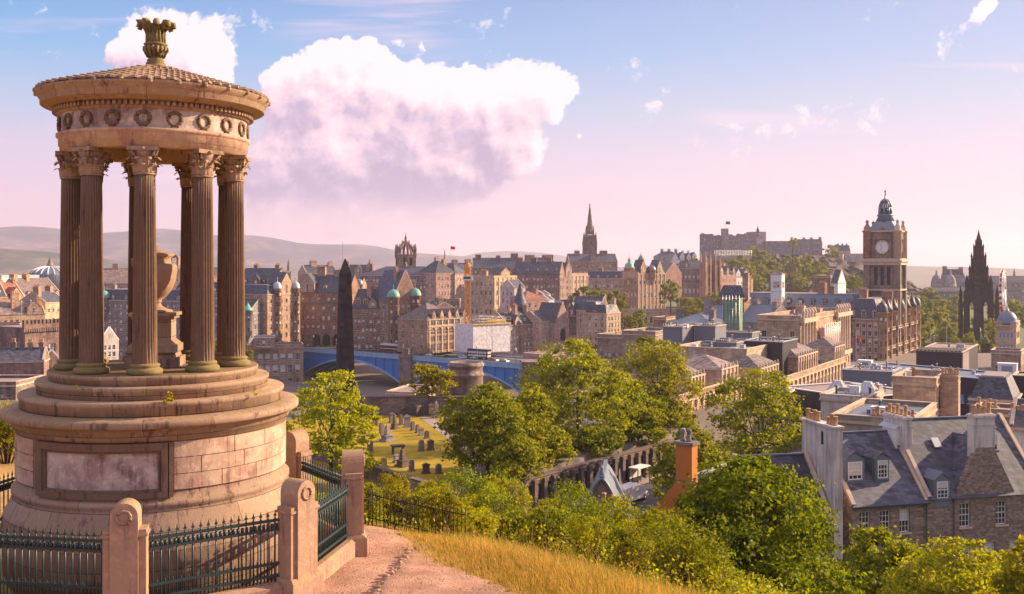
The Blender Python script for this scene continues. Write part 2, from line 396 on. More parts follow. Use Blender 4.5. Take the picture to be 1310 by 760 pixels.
M['bridge_pale'] = plain('bridge_pale_blue_paint', (0.26, 0.42, 0.58), 0.5, var=0.12, scale=0.6)
M['crane'] = plain('crane_orange_paint', (0.75, 0.26, 0.015), 0.5, var=0.08)
M['crane_yellow'] = plain('yellow_paint', (0.72, 0.40, 0.03), 0.5, var=0.08)
M['tyre'] = plain('tyre_rubber', (0.02, 0.02, 0.02), 0.85)
M['chrome'] = plain('wheel_metal', (0.4, 0.4, 0.42), 0.35, 0.7)
M['skin'] = plain('skin', (0.5, 0.3, 0.22), 0.6, var=0.05)
M['bark'] = plain('bark', (0.075, 0.052, 0.040), 0.95, var=0.4, scale=5, bmp=0.6)
M['cloth_red'] = plain('red_cloth', (0.55, 0.03, 0.03), 0.8)
M['cloth_blue'] = plain('navy_cloth', (0.03, 0.04, 0.10), 0.8)
M['cloth_white'] = plain('pale_cloth', (0.62, 0.58, 0.55), 0.8)
M['cloth_black'] = plain('black_cloth', (0.02, 0.02, 0.022), 0.85)
def paint(name, col): return plain(name, col, 0.3, 0.1, var=0.04)
M['car_white'] = paint('white_car_paint', (0.75, 0.74, 0.74)); M['car_dark'] = paint('dark_car_paint', (0.03, 0.03, 0.045))
M['car_red'] = paint('red_car_paint', (0.45, 0.03, 0.03)); M['car_silver'] = paint('silver_car_paint', (0.40, 0.41, 0.44)); M['car_blue'] = paint('blue_car_paint', (0.04, 0.09, 0.28))
M['bus'] = paint('bus_maroon_paint', (0.22, 0.03, 0.045))
M['leaf_a'] = leaf_mat('lime_leaves', (0.060, 0.085, 0.005), (0.410, 0.395, 0.016))
M['leaf_b'] = leaf_mat('olive_leaves', (0.065, 0.085, 0.005), (0.430, 0.400, 0.016))
M['leaf_c'] = leaf_mat('bright_leaves', (0.140, 0.155, 0.007), (0.480, 0.430, 0.016))
M['leaf_d'] = leaf_mat('sycamore_leaves', (0.050, 0.075, 0.006), (0.340, 0.330, 0.015))
M['leaf_far'] = leaf_mat('distant_leaves', (0.115, 0.135, 0.014), (0.290, 0.280, 0.022))
M['straw'] = leaf_mat('dry_grass_blades', (0.36, 0.215, 0.05), (0.70, 0.455, 0.13), 0.35, 0.0)
M['dock'] = leaf_mat('withered_dock', (0.13, 0.075, 0.022), (0.24, 0.15, 0.05), 0.3, 0.0)
M['weed'] = leaf_mat('green_grass_blades', (0.10, 0.12, 0.015), (0.27, 0.25, 0.03), 0.4, 0.0)

def monument_stone(name, base, drip=1.0, tint=(0.42, 0.26, 0.21), joints=False):
    """weathered sandstone: pink and cream patches, black drip stains, ochre lichen on ledges"""
    m, q, b, out = new_mat(name)
    geo = q.node('ShaderNodeNewGeometry'); tc = q.node('ShaderNodeTexCoord'); p = tc.outputs['Object']
    x, y, z = q.sep(p)
    n1 = q.noise(p, 1.5, 6, 0.65, 0.6); n2 = q.noise(p, 7.0, 5, 0.65)
    n3 = q.noise(q.vm('MULTIPLY', p, (1, 1, 0.055)), 12, 5, 0.66, 0.1)
    c = q.mix(q.mr(n1, 0.35, 0.66, 0, 1, True), base, tint)
    c = q.mix(q.m('MULTIPLY', q.mr(n2, 0.50, 0.68, 0, 1, True), 0.5), c, tuple(min(1, v * 1.45) for v in base))
    c = q.mix(q.m('MULTIPLY', q.mr(q.m('ADD', n3, q.m('MULTIPLY', q.m('SUBTRACT', n1, 0.5), 0.7)), 0.53, 0.72, 0, 1, True), 0.62 * drip), c, (0.065, 0.042, 0.036))
    if joints:
        br = q.node('ShaderNodeTexBrick'); q.put(br.inputs['Vector'], q.comb(q.m('MULTIPLY', q.m('ARCTAN2', y, x), 2.4), z, 0)); br.inputs['Scale'].default_value = 1
        br.inputs['Brick Width'].default_value = 1.05; br.inputs['Row Height'].default_value = 0.31; br.inputs['Mortar Size'].default_value = 0.007
        br.inputs['Color1'].default_value = (0.80, 0.78, 0.76, 1); br.inputs['Color2'].default_value = (1.12, 1.1, 1.08, 1); br.inputs['Mortar'].default_value = (0.45, 0.42, 0.4, 1)
        c = q.mix(1.0, c, br.outputs['Color'], 'MULTIPLY')
    up = q.sep(geo.outputs['Normal'])[2]
    c = q.mix(q.m('MULTIPLY', q.m('MULTIPLY', q.mr(up, 0.3, 0.9), q.mr(n2, 0.4, 0.62, 0, 1)), 0.65), c, (0.26, 0.17, 0.05))
    q.put(b.inputs['Base Color'], c); b.inputs['Roughness'].default_value = 0.9; b.inputs['Specular IOR Level'].default_value = 0.15
    bump(q, b, q.m('ADD', n2, q.noise(p, 38, 3, 0.6)), 0.55, 0.012)
    return m
M['mon'] = monument_stone('monument_sandstone', (0.335, 0.24, 0.172), 1.1, (0.36, 0.24, 0.19), joints=True)
M['mon_pale'] = monument_stone('pale_monument_sandstone', (0.52, 0.38, 0.29), 0.85, (0.42, 0.25, 0.20))
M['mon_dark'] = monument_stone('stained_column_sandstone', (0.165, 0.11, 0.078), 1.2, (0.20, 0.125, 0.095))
M['mon_lichen'] = monument_stone('lichened_sandstone', (0.20, 0.165, 0.075), 0.9, (0.26, 0.19, 0.10))
M['post'] = monument_stone('post_sandstone', (0.38, 0.255, 0.175), 0.6, (0.36, 0.22, 0.165))
M['mon_panel'] = monument_stone('patched_panel_sandstone', (0.56, 0.46, 0.42), 0.8, (0.30, 0.20, 0.185))

def earth(name, cols, sc1, bmp=0.6):
    m, q, b, out = new_mat(name)
    geo = q.node('ShaderNodeNewGeometry'); p = geo.outputs['Position']
    n = q.noise(p, sc1, 6, 0.65); f = q.noise(p, sc1 * 22, 4, 0.7)
    c = q.ramp(q.m('ADD', q.m('MULTIPLY', n, 0.65), q.m('MULTIPLY', f, 0.35)), [(0.3, cols[0]), (0.5, cols[1]), (0.68, cols[2])])
    q.put(b.inputs['Base Color'], c); b.inputs['Roughness'].default_value = 0.95; b.inputs['Specular IOR Level'].default_value = 0.1
    bump(q, b, q.m('ADD', n, f), bmp, 0.04)
    return m
M['dirt'] = earth('trodden_earth', ((0.18, 0.095, 0.065), (0.44, 0.25, 0.175), (0.60, 0.38, 0.285)), 1.1, 1.0)
M['lawn'] = earth('mown_lawn', ((0.13, 0.115, 0.012), (0.30, 0.215, 0.022), (0.44, 0.30, 0.035)), 0.22, 0.3)
# ------------------------------------------------------------------ ground
def sstep(a, b, x):
    t = np.clip((x - a) / (b - a), 0, 1); return t * t * (3 - 2 * t)
_rn = np.random.default_rng(3)
_W = [(_rn.uniform(-1, 1, 2) * k, _rn.uniform(0, 6.28), a) for k, a in ((0.09, 1.0), (0.2, 0.5), (0.45, 0.22), (0.9, 0.1), (1.7, 0.05), (0.15, 0.8), (0.33, 0.35))]
def bumps(x, y): return sum(a * np.sin(k[0] * x + k[1] * y + ph) for k, ph, a in _W)
def edge_x(y): return np.interp(y, [10, 13.5, 16.0, 16.9, 17.97, 18.93, 20.3, 21.4, 22.6, 30], [2.4, 1.3, 0.5, 0.065, -0.69, -1.37, -1.94, -2.35, -2.75, -3.4])
def ground(x, y, dip=True):
    x = np.asarray(x, float); y = np.asarray(y, float)
    s = (x + 3.0) * 0.639 + (y - 21.4) * 0.769              # metres beyond the brow of the hilltop
    s = s + 0.12 * bumps(x * 3, y * 3)
    hill = 94.6 - 0.10 * np.clip(s + 2, 0, 6) - 0.25 * np.clip(s - 0.5, 0, 5) - 0.36 * np.clip(s - 5, 0, 400)
    hill = hill + 0.02 * bumps(x * 4, y * 4) + 0.25 * bumps(x, y) * sstep(3, 12, s)
    r = ((x - 6.3) * 19.0 - (y - 131.0) * 15.3) / 24.4         # metres to the street side of the burying ground wall
    right = sstep(-0.3, 0.5, r)
    low = 74.4 - 4.6 * right                                 # burying ground on the left, lower street on the right
    west = sstep(30, 75, x - 0.13 * (y - 180))               # 0 over the valley, 1 on the new town side
    drop = sstep(193, 262, y)
    val = 47.0 * (1 - west) + 63.0 * west
    val = val - 16 * sstep(430, 520, y) * west
    low = low * (1 - drop) + val * drop
    low = low + 14 * sstep(470, 620, y) * (1 - sstep(-40, 190, x)) + 10 * sstep(620, 900, y) * (1 - sstep(0, 250, x))
    left = sstep(30, 60, -x - 0.12 * y) * drop
    low = low + left * 4
    low = low * (1 - sstep(1100, 2200, y)) + 38 * sstep(1100, 2200, y)
    back = 94.6 + 6 * sstep(2, -25, y)
    z = np.where(hill > low, hill, low)
    k = np.clip((hill - low) / 3.0, -1, 1)                   # soft foot of the slope
    z = np.where(np.abs(k) < 1, low + (hill - low) * 0 + 0.75 * (1 + k) ** 2, z)
    z = np.where(y < 12, np.maximum(z, back - 2.2 * np.clip(s, 0, 50) * 0.3), z)
    if dip: z = z - 0.22 * sstep(0.15, 0.5, edge_x(y) - x) * sstep(11, 13, y) * (1 - sstep(21.2, 22.0, y)) * sstep(-8.5, -7.5, x)   # hollow under the path
    return z
def gz(x, y): return float(ground(x, y, False))

def spaced(a, b, fine, grow):
    out = [0.0]; d = fine
    while out[-1] < b: out.append(out[-1] + d); d *= grow
    neg = [0.0]; d = fine
    while neg[-1] > a: neg.append(neg[-1] - d); d *= grow
    return np.array(sorted(set(neg[1:] + out)))
gxs = spaced(-9000, 9000, 0.42, 1.032); gys = 20 + spaced(-120, 14000, 0.36, 1.026)
GX, GY = np.meshgrid(gxs, gys); GZ = ground(GX, GY)
nx, ny = len(gxs), len(gys)
me = bpy.data.meshes.new('ground')
idx = np.arange(nx * ny).reshape(ny, nx)
quads = np.stack([idx[:-1, :-1], idx[:-1, 1:], idx[1:, 1:], idx[1:, :-1]], -1).reshape(-1, 4)
def fast_mesh(me, V, Q, mi=None, smooth=True):
    """fill a mesh from vertex and quad arrays"""
    me.vertices.add(len(V)); me.vertices.foreach_set('co', np.asarray(V, np.float32).ravel())
    k = Q.shape[1]
    me.loops.add(Q.size); me.loops.foreach_set('vertex_index', Q.astype(np.int32).ravel())
    me.polygons.add(len(Q)); me.polygons.foreach_set('loop_start', np.arange(0, Q.size, k, dtype=np.int32))
    if mi is not None: me.polygons.foreach_set('material_index', np.asarray(mi, np.int32))
    me.polygons.foreach_set('use_smooth', np.full(len(Q), smooth))
    me.update(calc_edges=True); me.validate()
    return me
fast_mesh(me, np.stack([GX, GY, GZ], -1).reshape(-1, 3), quads)

def ground_mat():
    m, q, b, out = new_mat('hillside_ground')
    geo = q.node('ShaderNodeNewGeometry'); p = geo.outputs['Position']; x, y, z = q.sep(p)
    n = q.noise(p, 0.5, 5, 0.65); f = q.noise(p, 7, 4, 0.7)
    near = q.ramp(q.m('ADD', q.m('MULTIPLY', n, 0.6), q.m('MULTIPLY', f, 0.4)),
                  [(0.34, (0.15, 0.085, 0.03)), (0.5, (0.36, 0.215, 0.065)), (0.66, (0.50, 0.32, 0.10))])
    scrub = q.mix(n, (0.035, 0.045, 0.010), (0.09, 0.085, 0.02))
    city = q.mix(q.noise(p, 0.03, 4), (0.11, 0.085, 0.08), (0.20, 0.155, 0.14))
    park = q.mix(q.noise(p, 0.02, 4), (0.05, 0.075, 0.02), (0.10, 0.11, 0.03))
    far = q.mix(q.noise(p, 0.004, 5, 0.6), (0.05, 0.065, 0.035), (0.17, 0.14, 0.10))
    c = q.mix(q.mr(z, 93.0, 89.0, 0, 1), near, scrub)
    c = q.mix(q.mr(y, 105, 125, 0, 1), c, city)
    c = q.mix(q.m('MULTIPLY', q.mr(y, 470, 520, 0, 1), q.mr(x, 120, 170, 0, 1)), c, park)
    c = q.mix(q.mr(y, 1300, 1700, 0, 1), c, far)
    q.put(b.inputs['Base Color'], c); b.inputs['Roughness'].default_value = 0.95
    bump(q, b, q.m('ADD', n, f), 0.5, 0.05)
    return m
me.materials.append(ground_mat())
g = link('ground', me); struct(g)

def sheet(name, mat, poly, lift, step, zf=None):
    """a thin sheet draped on the ground inside an outline (x, y)"""
    P = np.array(poly); x0, y0 = P.min(0); x1, y1 = P.max(0)
    bm = bmesh.new(); vs = [bm.verts.new((a, b_, 0)) for a, b_ in poly]; bm.faces.new(vs)
    for ax, lo, hi in ((0, x0, x1), (1, y0, y1)):
        k = lo + step
        while k < hi:
            co = [0, 0, 0]; no = [0, 0, 0]; co[ax] = k; no[ax] = 1
            bmesh.ops.bisect_plane(bm, geom=bm.verts[:] + bm.edges[:] + bm.faces[:], plane_co=co, plane_no=no); k += step
    for v in bm.verts: v.co.z = (zf(v.co.x, v.co.y) if zf else gz(v.co.x, v.co.y)) + lift
    bmesh.ops.recalc_face_normals(bm, faces=bm.faces)
    for f in bm.faces:
        if f.normal.z < 0: f.normal_flip()
        f.smooth = True
    me = bpy.data.meshes.new(name); bm.to_mesh(me); bm.free(); me.materials.append(mat)
    o = link(name, me); struct(o); return o

# trodden path round the monument
def rag(pts, amp, n):
    out = []
    for i in range(len(pts) - 1):
        a, b_ = np.array(pts[i], float), np.array(pts[i + 1], float)
        for k in range(n):
            t = k / n; q_ = a + (b_ - a) * t; d = (b_ - a)[::-1] * (1, -1); d = d / (np.linalg.norm(d) + 1e-9)
            out.append(tuple(q_ + d * amp * (RNG.random() - 0.5) * 2))
    out.append(tuple(pts[-1])); return out
right_edge = rag([(float(edge_x(y)), y) for y in (22.0, 21.4, 20.3, 19.6, 18.93, 17.97, 16.9, 16.0, 13.5, 10.0)], 0.13, 7)
left_edge = [(-9.0, 10.0), (-9.5, 14.0), (-4.9, 15.9), (-3.4, 17.0), (-2.92, 19.7), (-3.4, 20.8), (-3.1, 22.0)]
SPY = [668, 668, 683, 690, 700, 715, 727, 742, 758]; SPX = [598, 560, 525, 520, 519, 512, 500, 487, 478]; SPD = [21, 20.6, 20.0, 19.7, 19.4, 18.6, 18.0, 17.4, 16.7]
STONE_LINE = [((px - CX) * Y / F, Y) for px, Y in zip(SPX, SPD)]
def line_x(y): return np.interp(y, [p[1] for p in STONE_LINE[::-1]][:7], [p[0] for p in STONE_LINE[::-1]][:7])
def path_z(x, y):                    # the trodden side lies a step below the bank with the stones
    st = 0.11 * (1 - sstep(-0.05, 0.05, x - line_x(y))) * (1 - sstep(19.6, 20.2, y))
    return gz(x, y) - float(st) + 0.012 * float(bumps(x * 9, y * 9)) + 0.02 * float(bumps(x * 3 + 2, y * 3))
sheet('path', M['dirt'], left_edge + right_edge, 0.02, 0.16, path_z)

# far hills (structure), in ranges one behind the other
def hill_mat(name, cols):
    m, q, b, out = new_mat(name)
    geo = q.node('ShaderNodeNewGeometry'); p = geo.outputs['Position']
    n = q.noise(q.vm('MULTIPLY', p, (1, 0.5, 2.4)), 0.0022, 7, 0.62, 0.7)
    f = q.noise(p, 0.010, 5, 0.65)
    c = q.ramp(q.m('ADD', q.m('MULTIPLY', n, 0.72), q.m('MULTIPLY', f, 0.28)), [(0.36, cols[0]), (0.5, cols[1]), (0.62, cols[2])])
    q.put(b.inputs['Base Color'], c); b.inputs['Roughness'].default_value = 1.0
    return m
def range_(name, mat, pts, Y, depth, seed):
    """a ridge whose skyline passes through (px, py) seen at distance Y"""
    px = np.array([p[0] for p in pts]); py = np.array([p[1] for p in pts])
    u = np.linspace(px[0], px[-1], 150); top = CAMZ - (np.interp(u, px, py) - HY) * Y / F
    k = np.ones(5) / 5; top = np.convolve(np.pad(top, 2, mode='edge'), k, 'valid')
    rr = np.random.default_rng(seed); rows = []
    prof = np.linspace(-1, 1, 41)
    ph = rr.uniform(0, 6.28, 12); kk = rr.uniform(0.6, 5, 12)
    for t in prof:
        yy = Y + t * depth; h = (1 - abs(t)) ** 1.25 if t < 0 else math.cos(t * math.pi / 2)
        x = (u - CX) * Y / F
        wob = sum(np.sin(kk[i] * (u / 90.0) + ph[i] + t * (3 + i * 0.7)) for i in range(12)) / 12
        z = 34 + (top - 34) * np.clip(h + 0.13 * wob * (1 - abs(t)) * (abs(t) > 0.02), 0, 1.0)
        rows.append(np.stack([x, np.full_like(x, yy), z], -1))
    V = np.concatenate(rows); n = len(u); i_ = np.arange(len(V)).reshape(len(prof), n)
    Q = np.stack([i_[:-1, :-1], i_[:-1, 1:], i_[1:, 1:], i_[1:, :-1]], -1).reshape(-1, 4)
    me = bpy.data.meshes.new(name); fast_mesh(me, V, Q); me.materials.append(mat)
    struct(link(name, me))
HILLS = [
    ([(-420, 320), (-250, 296), (-100, 302), (-20, 293), (20, 289), (55, 290), (75, 294), (110, 300), (140, 297), (170, 296), (205, 291), (240, 296), (275, 302), (310, 300),
      (345, 303), (385, 312), (430, 313), (470, 312), (500, 320), (530, 323), (580, 327), (640, 331), (700, 333), (760, 338), (800, 343)], 7600, 1900, 1, ((0.014, 0.022, 0.050), (0.042, 0.048, 0.085), (0.22, 0.14, 0.13))),
    ([(520, 338), (580, 330), (615, 323), (650, 321), (690, 323), (720, 327), (745, 334), (770, 340)], 9800, 1500, 2, ((0.04, 0.05, 0.07), (0.07, 0.075, 0.095), (0.16, 0.12, 0.12))),
    ([(-420, 318), (-200, 320), (-60, 317), (0, 318), (60, 322), (110, 328), (150, 338), (220, 346), (300, 350)], 4300, 900, 3, ((0.015, 0.026, 0.016), (0.035, 0.05, 0.025), (0.24, 0.15, 0.11))),
    ([(1090, 341), (1150, 340), (1195, 341), (1260, 342), (1330, 345), (1500, 343), (1700, 348)], 5600, 900, 4, ((0.05, 0.055, 0.05), (0.08, 0.08, 0.06), (0.14, 0.11, 0.09))),
]
for i, (pts, Y, dep, sd_, cols) in enumerate(HILLS): range_('hills', hill_mat('hill_side', cols), pts, Y, dep, sd_)
# ------------------------------------------------------------------ the evening air
hz = MB(); hz.box(-9600, 9600, -150, 14800, 26, 430)
hm = bpy.data.materials.new('evening_haze'); hm.use_nodes = True; q = NT(hm.node_tree); q.n.clear()
o_ = q.node('ShaderNodeOutputMaterial'); v_ = q.node('ShaderNodeVolumePrincipled'); q.l.new(v_.outputs[0], o_.inputs['Volume'])
v_.inputs['Color'].default_value = (0.90, 0.84, 1.0, 1); v_.inputs['Density'].default_value = HAZE; v_.inputs['Anisotropy'].default_value = 0.25
hz = hz.build('haze', hm); hz['kind'] = 'stuff'; hz['label'] = 'thin pink evening haze filling the air over the city'
# ------------------------------------------------------------------ the round temple monument
MX, MY, GB = -6.61, 19.0, -5.42     # centre, and ground level below the camera
mon = thing('temple_monument', 'round open temple monument with nine fluted columns on a stepped stone drum', 'monument', (MX, MY, CAMZ))
mon.scale = (.945, .945, 1)
def sb(b):                           # angle b degrees from the -Y side towards +X, as an angle of the circle
    return R(b - 90)
drum = MB()
drum.lathe([(2.70, GB - 0.5), (2.70, -4.35), (2.68, -4.28), (2.62, -4.2), (2.56, -4.06), (2.52, -3.98), (2.56, -3.95), (2.56, -3.88), (2.50, -3.84), (2.48, -3.78),
            (2.47, -3.74), (2.47, -2.90)], 128)
drum.build('drum', M['mon'], mon)
# coursed blocks on the sunny side, joints left open
def arc_block(mb, r0, r1, b0, b1, z0, z1, n=6, mi=0):
    A = [sb(b0 + (b1 - b0) * i / n) for i in range(n + 1)]; vs = []
    for a in A:
        for r, z in ((r0, z0), (r1, z0), (r1, z1), (r0, z1)): vs.append((r * math.cos(a), r * math.sin(a), z))
    fs = []
    for i in range(n):
        o = i * 4
        for k in range(4): fs.append((o + k, o + (k + 1) % 4, o + 4 + (k + 1) % 4, o + 4 + k))
    fs += [(0, 3, 2, 1), (n * 4, n * 4 + 1, n * 4 + 2, n * 4 + 3)]
    mb.add(vs, fs, mi)
zc = [-3.70, -3.44, -3.17, -2.90]
cuts = [[26, 46, 64, 84, 104, 126, 150], [26, 37, 57, 76, 97, 118, 150], [26, 52, 70, 92, 112, 150]]
blocks = MB()
for j in range(3):
    c = cuts[j]
    for i in range(len(c) - 1):
        arc_block(blocks, 2.44, 2.494 + 0.003 * ((i * 7 + j * 3) % 3), c[i] + 0.18, c[i + 1] - 0.18, zc[j] + 0.006, zc[j + 1] - 0.006, 8)
blocks.build('block_course', M['mon_pale'], mon); blocks = MB()
for j in range(3):
    c = [-170, -150, -128, -108, -86, -64, -36]
    for i in range(len(c) - 1): arc_block(blocks, 2.44, 2.494, c[i] + 0.2, c[i + 1] - 0.2, zc[j] + 0.006, zc[j + 1] - 0.006, 8)
blocks.build('block_course', M['mon_pale'], mon)
fr = MB()                            # moulded frame of the blank panel
for r, b0, b1, z0, z1 in ((2.56, -32, 23.6, -3.02, -2.90), (2.56, -32, 23.6, -3.80, -3.70), (2.56, -32, -28.5, -3.70, -3.02), (2.56, 21.2, 23.6, -3.70, -3.02),
                          (2.525, -28.5, 21.2, -3.06, -3.02), (2.525, -28.5, 21.2, -3.70, -3.66), (2.525, -28.5, -27.2, -3.66, -3.06), (2.525, 20.0, 21.2, -3.66, -3.06)):
    arc_block(fr, 2.44, r, b0, b1, z0, z1, 16)
arc_block(fr, 2.44, 2.545, 24.1, 25.8, -3.80, -2.90, 3)
fr.build('panel_frame', M['mon_dark'], mon)
pan = MB(); arc_block(pan, 2.44, 2.482, -27.2, 20.0, -3.66, -3.06, 24); pan.build('blank_panel', M['mon_panel'], mon)
led = MB()
led.lathe([(2.46, -2.90), (2.50, -2.88), (2.52, -2.82), (2.56, -2.80), (2.58, -2.72), (2.66, -2.66), (2.73, -2.64), (2.745, -2.63), (2.745, -2.55), (2.72, -2.525), (2.60, -2.50), (2.42, -2.49)], 128)
led.build('ledge', M['mon'], mon)
for r0, z0, z1 in ((2.45, -2.50, -2.25), (2.16, -2.26, -2.03), (1.95, -2.04, -1.86)):
    st = MB(); st.lathe([(r0 - 0.03, z0), (r0 - 0.025, z1 - 0.09), (r0, z1 - 0.075), (r0 + 0.005, z1 - 0.02), (r0 - 0.015, z1 - 0.003), (0.4, z1)], 112)
    st.build('step', M['mon'], mon)
# columns
def column_meshes():
    sh = MB(); nf = 24; per = 6; prof = []
    z0, z1 = -1.68, 1.56
    rings = 9; vs = []; fs = []
    for j in range(rings):
        t = j / (rings - 1); r = 0.218 - 0.036 * (t ** 1.5); z = z0 + (z1 - z0) * t
        for i in range(nf * per):
            ph = (i % per) / per
            cut = 0.026 * math.sin(math.pi * min(1, max(0, (ph - 0.14) / 0.86))) if ph > 0.14 else 0
            if j in (0, rings - 1): cut *= 0.15
            a = 2 * math.pi * i / (nf * per); vs.append(((r - cut) * math.cos(a), (r - cut) * math.sin(a), z))
    k = nf * per
    for j in range(rings - 1):
        for i in range(k): fs.append((j * k + i, j * k + (i + 1) % k, (j + 1) * k + (i + 1) % k, (j + 1) * k + i))
    fs.append(tuple((rings - 1) * k + i for i in range(k)))
    sh.add(vs, fs, 0, True)
    ba = MB(); ba.lathe([(0.30, -1.86), (0.315, -1.83), (0.315, -1.79), (0.30, -1.765), (0.262, -1.755), (0.25, -1.735), (0.265, -1.72), (0.268, -1.70), (0.25, -1.685), (0.222, -1.67)], 32)
    ca = MB(); ca.lathe([(0.185, 1.55), (0.205, 1.565), (0.205, 1.585), (0.18, 1.60), (0.185, 1.75), (0.21, 1.90), (0.25, 1.965)], 24)
    def leaf(a, z, h, w, out):                       # acanthus leaf curling outwards
        n = 7; vs = []
        for i in range(n):
            t = i / (n - 1); r = 0.192 + 0.02 * t + out * max(0, t - 0.45) ** 1.5 * 2.2; zz = z + h * math.sin(min(1.0, t * 1.12) * math.pi / 2 * 1.05) - (0.35 * h * max(0, t - 0.82) / 0.18 * 0.6)
            ww = w * (0.75 + 0.45 * math.sin(t * math.pi)) * (1 if t < 0.9 else 0.6)
            for s_ in (-1, -0.5, 0, 0.5, 1):
                rr = r + (0.018 if s_ == 0 else (0.0 if abs(s_) == 1 else 0.012)); aa = a + s_ * ww / rr / 2
                vs.append((rr * math.cos(aa), rr * math.sin(aa), zz))
        fs = [(i * 5 + j, i * 5 + j + 1, (i + 1) * 5 + j + 1, (i + 1) * 5 + j) for i in range(n - 1) for j in range(4)]
        ca.add(vs, fs, 0, False)
    for i in range(8): leaf(i * math.pi / 4, 1.595, 0.15, 0.125, 0.10)
    for i in range(8): leaf(i * math.pi / 4 + math.pi / 8, 1.60, 0.26, 0.115, 0.12)
    for i in range(4):                               # corner volutes and centre flowers under the abacus
        a = math.pi / 4 + i * math.pi / 2
        for s_ in (-1, 1):
            pts = []
            for k_ in range(15):
                t = k_ / 14; ang = t * 4.6 - 1.2; rad = 0.058 * (1 - 0.72 * t)
                cr, cz = 0.295, 1.905
                r = cr + rad * math.cos(ang + 2.2) ; z = cz + rad * math.sin(ang + 2.2) * 1.0
                pts.append((r * math.cos(a + s_ * 0.085), r * math.sin(a + s_ * 0.085), z))
            pts = [(0.20 * math.cos(a + s_ * 0.24), 0.20 * math.sin(a + s_ * 0.24), 1.75), (0.235 * math.cos(a + s_ * 0.16), 0.235 * math.sin(a + s_ * 0.16), 1.85)] + pts
            ca.tube(pts, 0.017, 6)
        b_ = i * math.pi / 2
        ca.lathe([(0.001, 1.95), (0.04, 1.965), (0.045, 1.99), (0.02, 2.02), (0.001, 2.025)], 8, (0.245 * math.cos(b_), 0.245 * math.sin(b_)))
    ab = []                                          # abacus with hollow sides
    for i in range(4):
        a = i * math.pi / 2
        for t in np.linspace(-1, 1, 9)[:-1]:
            d = 0.235 + 0.055 * t * t; s_ = 0.275 * t
            ab.append((d * math.cos(a) - s_ * math.sin(a), d * math.sin(a) + s_ * math.cos(a)))
    ca.prism(ab, 1.965, 2.035, 'z')
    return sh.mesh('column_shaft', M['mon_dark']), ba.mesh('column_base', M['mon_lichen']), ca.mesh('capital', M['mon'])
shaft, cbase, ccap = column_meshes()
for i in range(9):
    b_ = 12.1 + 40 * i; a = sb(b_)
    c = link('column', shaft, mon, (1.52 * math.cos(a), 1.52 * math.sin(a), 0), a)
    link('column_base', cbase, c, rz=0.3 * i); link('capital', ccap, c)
# entablature
def zr(mb): mb.v = [(x, y, float(np.interp(z, [0, 2.035, 2.32, 2.73, 2.905, 3.345], [0, 2.035, 2.35, 2.68, 2.81, 3.14]))) for x, y, z in mb.v]; return mb
en = MB()
en.lathe([(1.28, 2.30), (1.28, 2.035), (1.73, 2.035), (1.735, 2.13), (1.755, 2.135), (1.76, 2.25), (1.775, 2.26), (1.80, 2.28), (1.80, 2.32), (1.74, 2.33)], 120, cap=False)
zr(en).build('architrave', M['mon_pale'], mon)
fz = MB(); fz.lathe([(1.735, 2.32), (1.735, 2.73)], 120, cap=False)
for i in range(20):                                  # carved laurel wreaths and ribbons
    a = sb(12.1 + 18 * i); e1 = Vector((-math.sin(a), math.cos(a), 0)); n_ = Vector((math.cos(a), math.sin(a), 0)); c_ = n_ * 1.738 + Vector((0, 0, 2.525))
    pts = [c_ + e1 * (0.115 * math.cos(t)) + Vector((0, 0, 0.135 * math.sin(t))) for t in np.linspace(0, 2 * math.pi, 25)]
    fz.tube(pts, [0.034 + 0.012 * (k % 2) for k in range(25)], 6, 1, True, False)
    for s_ in (-1, 1): fz.tube([c_ + Vector((0, 0, -0.13)), c_ + e1 * s_ * 0.07 + Vector((0, 0, -0.175))], 0.014, 5, 1)
zr(fz).build('frieze', [M['mon_panel'], M['mon_dark']], mon)
de = MB(); de.lathe([(1.735, 2.73), (1.77, 2.74), (1.78, 2.77), (1.78, 2.90), (1.86, 2.905)], 120, cap=False)
for i in range(112):
    a = 2 * math.pi * i / 112; e1 = Vector((-math.sin(a), math.cos(a), 0)); n_ = Vector((math.cos(a), math.sin(a), 0))
    de.bar(n_ * 1.82 + e1 * -0.027 + Vector((0, 0, 2.845)), n_ * 1.82 + e1 * 0.027 + Vector((0, 0, 2.845)), 0.085, 0.10)
zr(de).build('dentil_course', M['mon'], mon)
co = MB(); co.lathe([(1.80, 2.90), (1.90, 2.92), (1.94, 2.96), (2.06, 2.985), (2.075, 3.0), (2.08, 3.13), (2.10, 3.15), (2.13, 3.20), (2.165, 3.26), (2.17, 3.30), (2.12, 3.315), (1.95, 3.32)], 128, cap=False)
for i in range(28):                                  # worn lion-mask lumps along the gutter
    a = 2 * math.pi * (i + 0.3) / 28
    co.lathe([(0.001, 3.22), (0.04, 3.23), (0.05, 3.28), (0.035, 3.33), (0.001, 3.345)], 7, (2.155 * math.cos(a), 2.155 * math.sin(a)))
zr(co).build('cornice', M['mon'], mon)
rf = MB()                                            # scale tiles laid ring by ring
rf.lathe([(2.13, 3.12), (0.2, 3.655)], 64, cap=False)
NR = 11
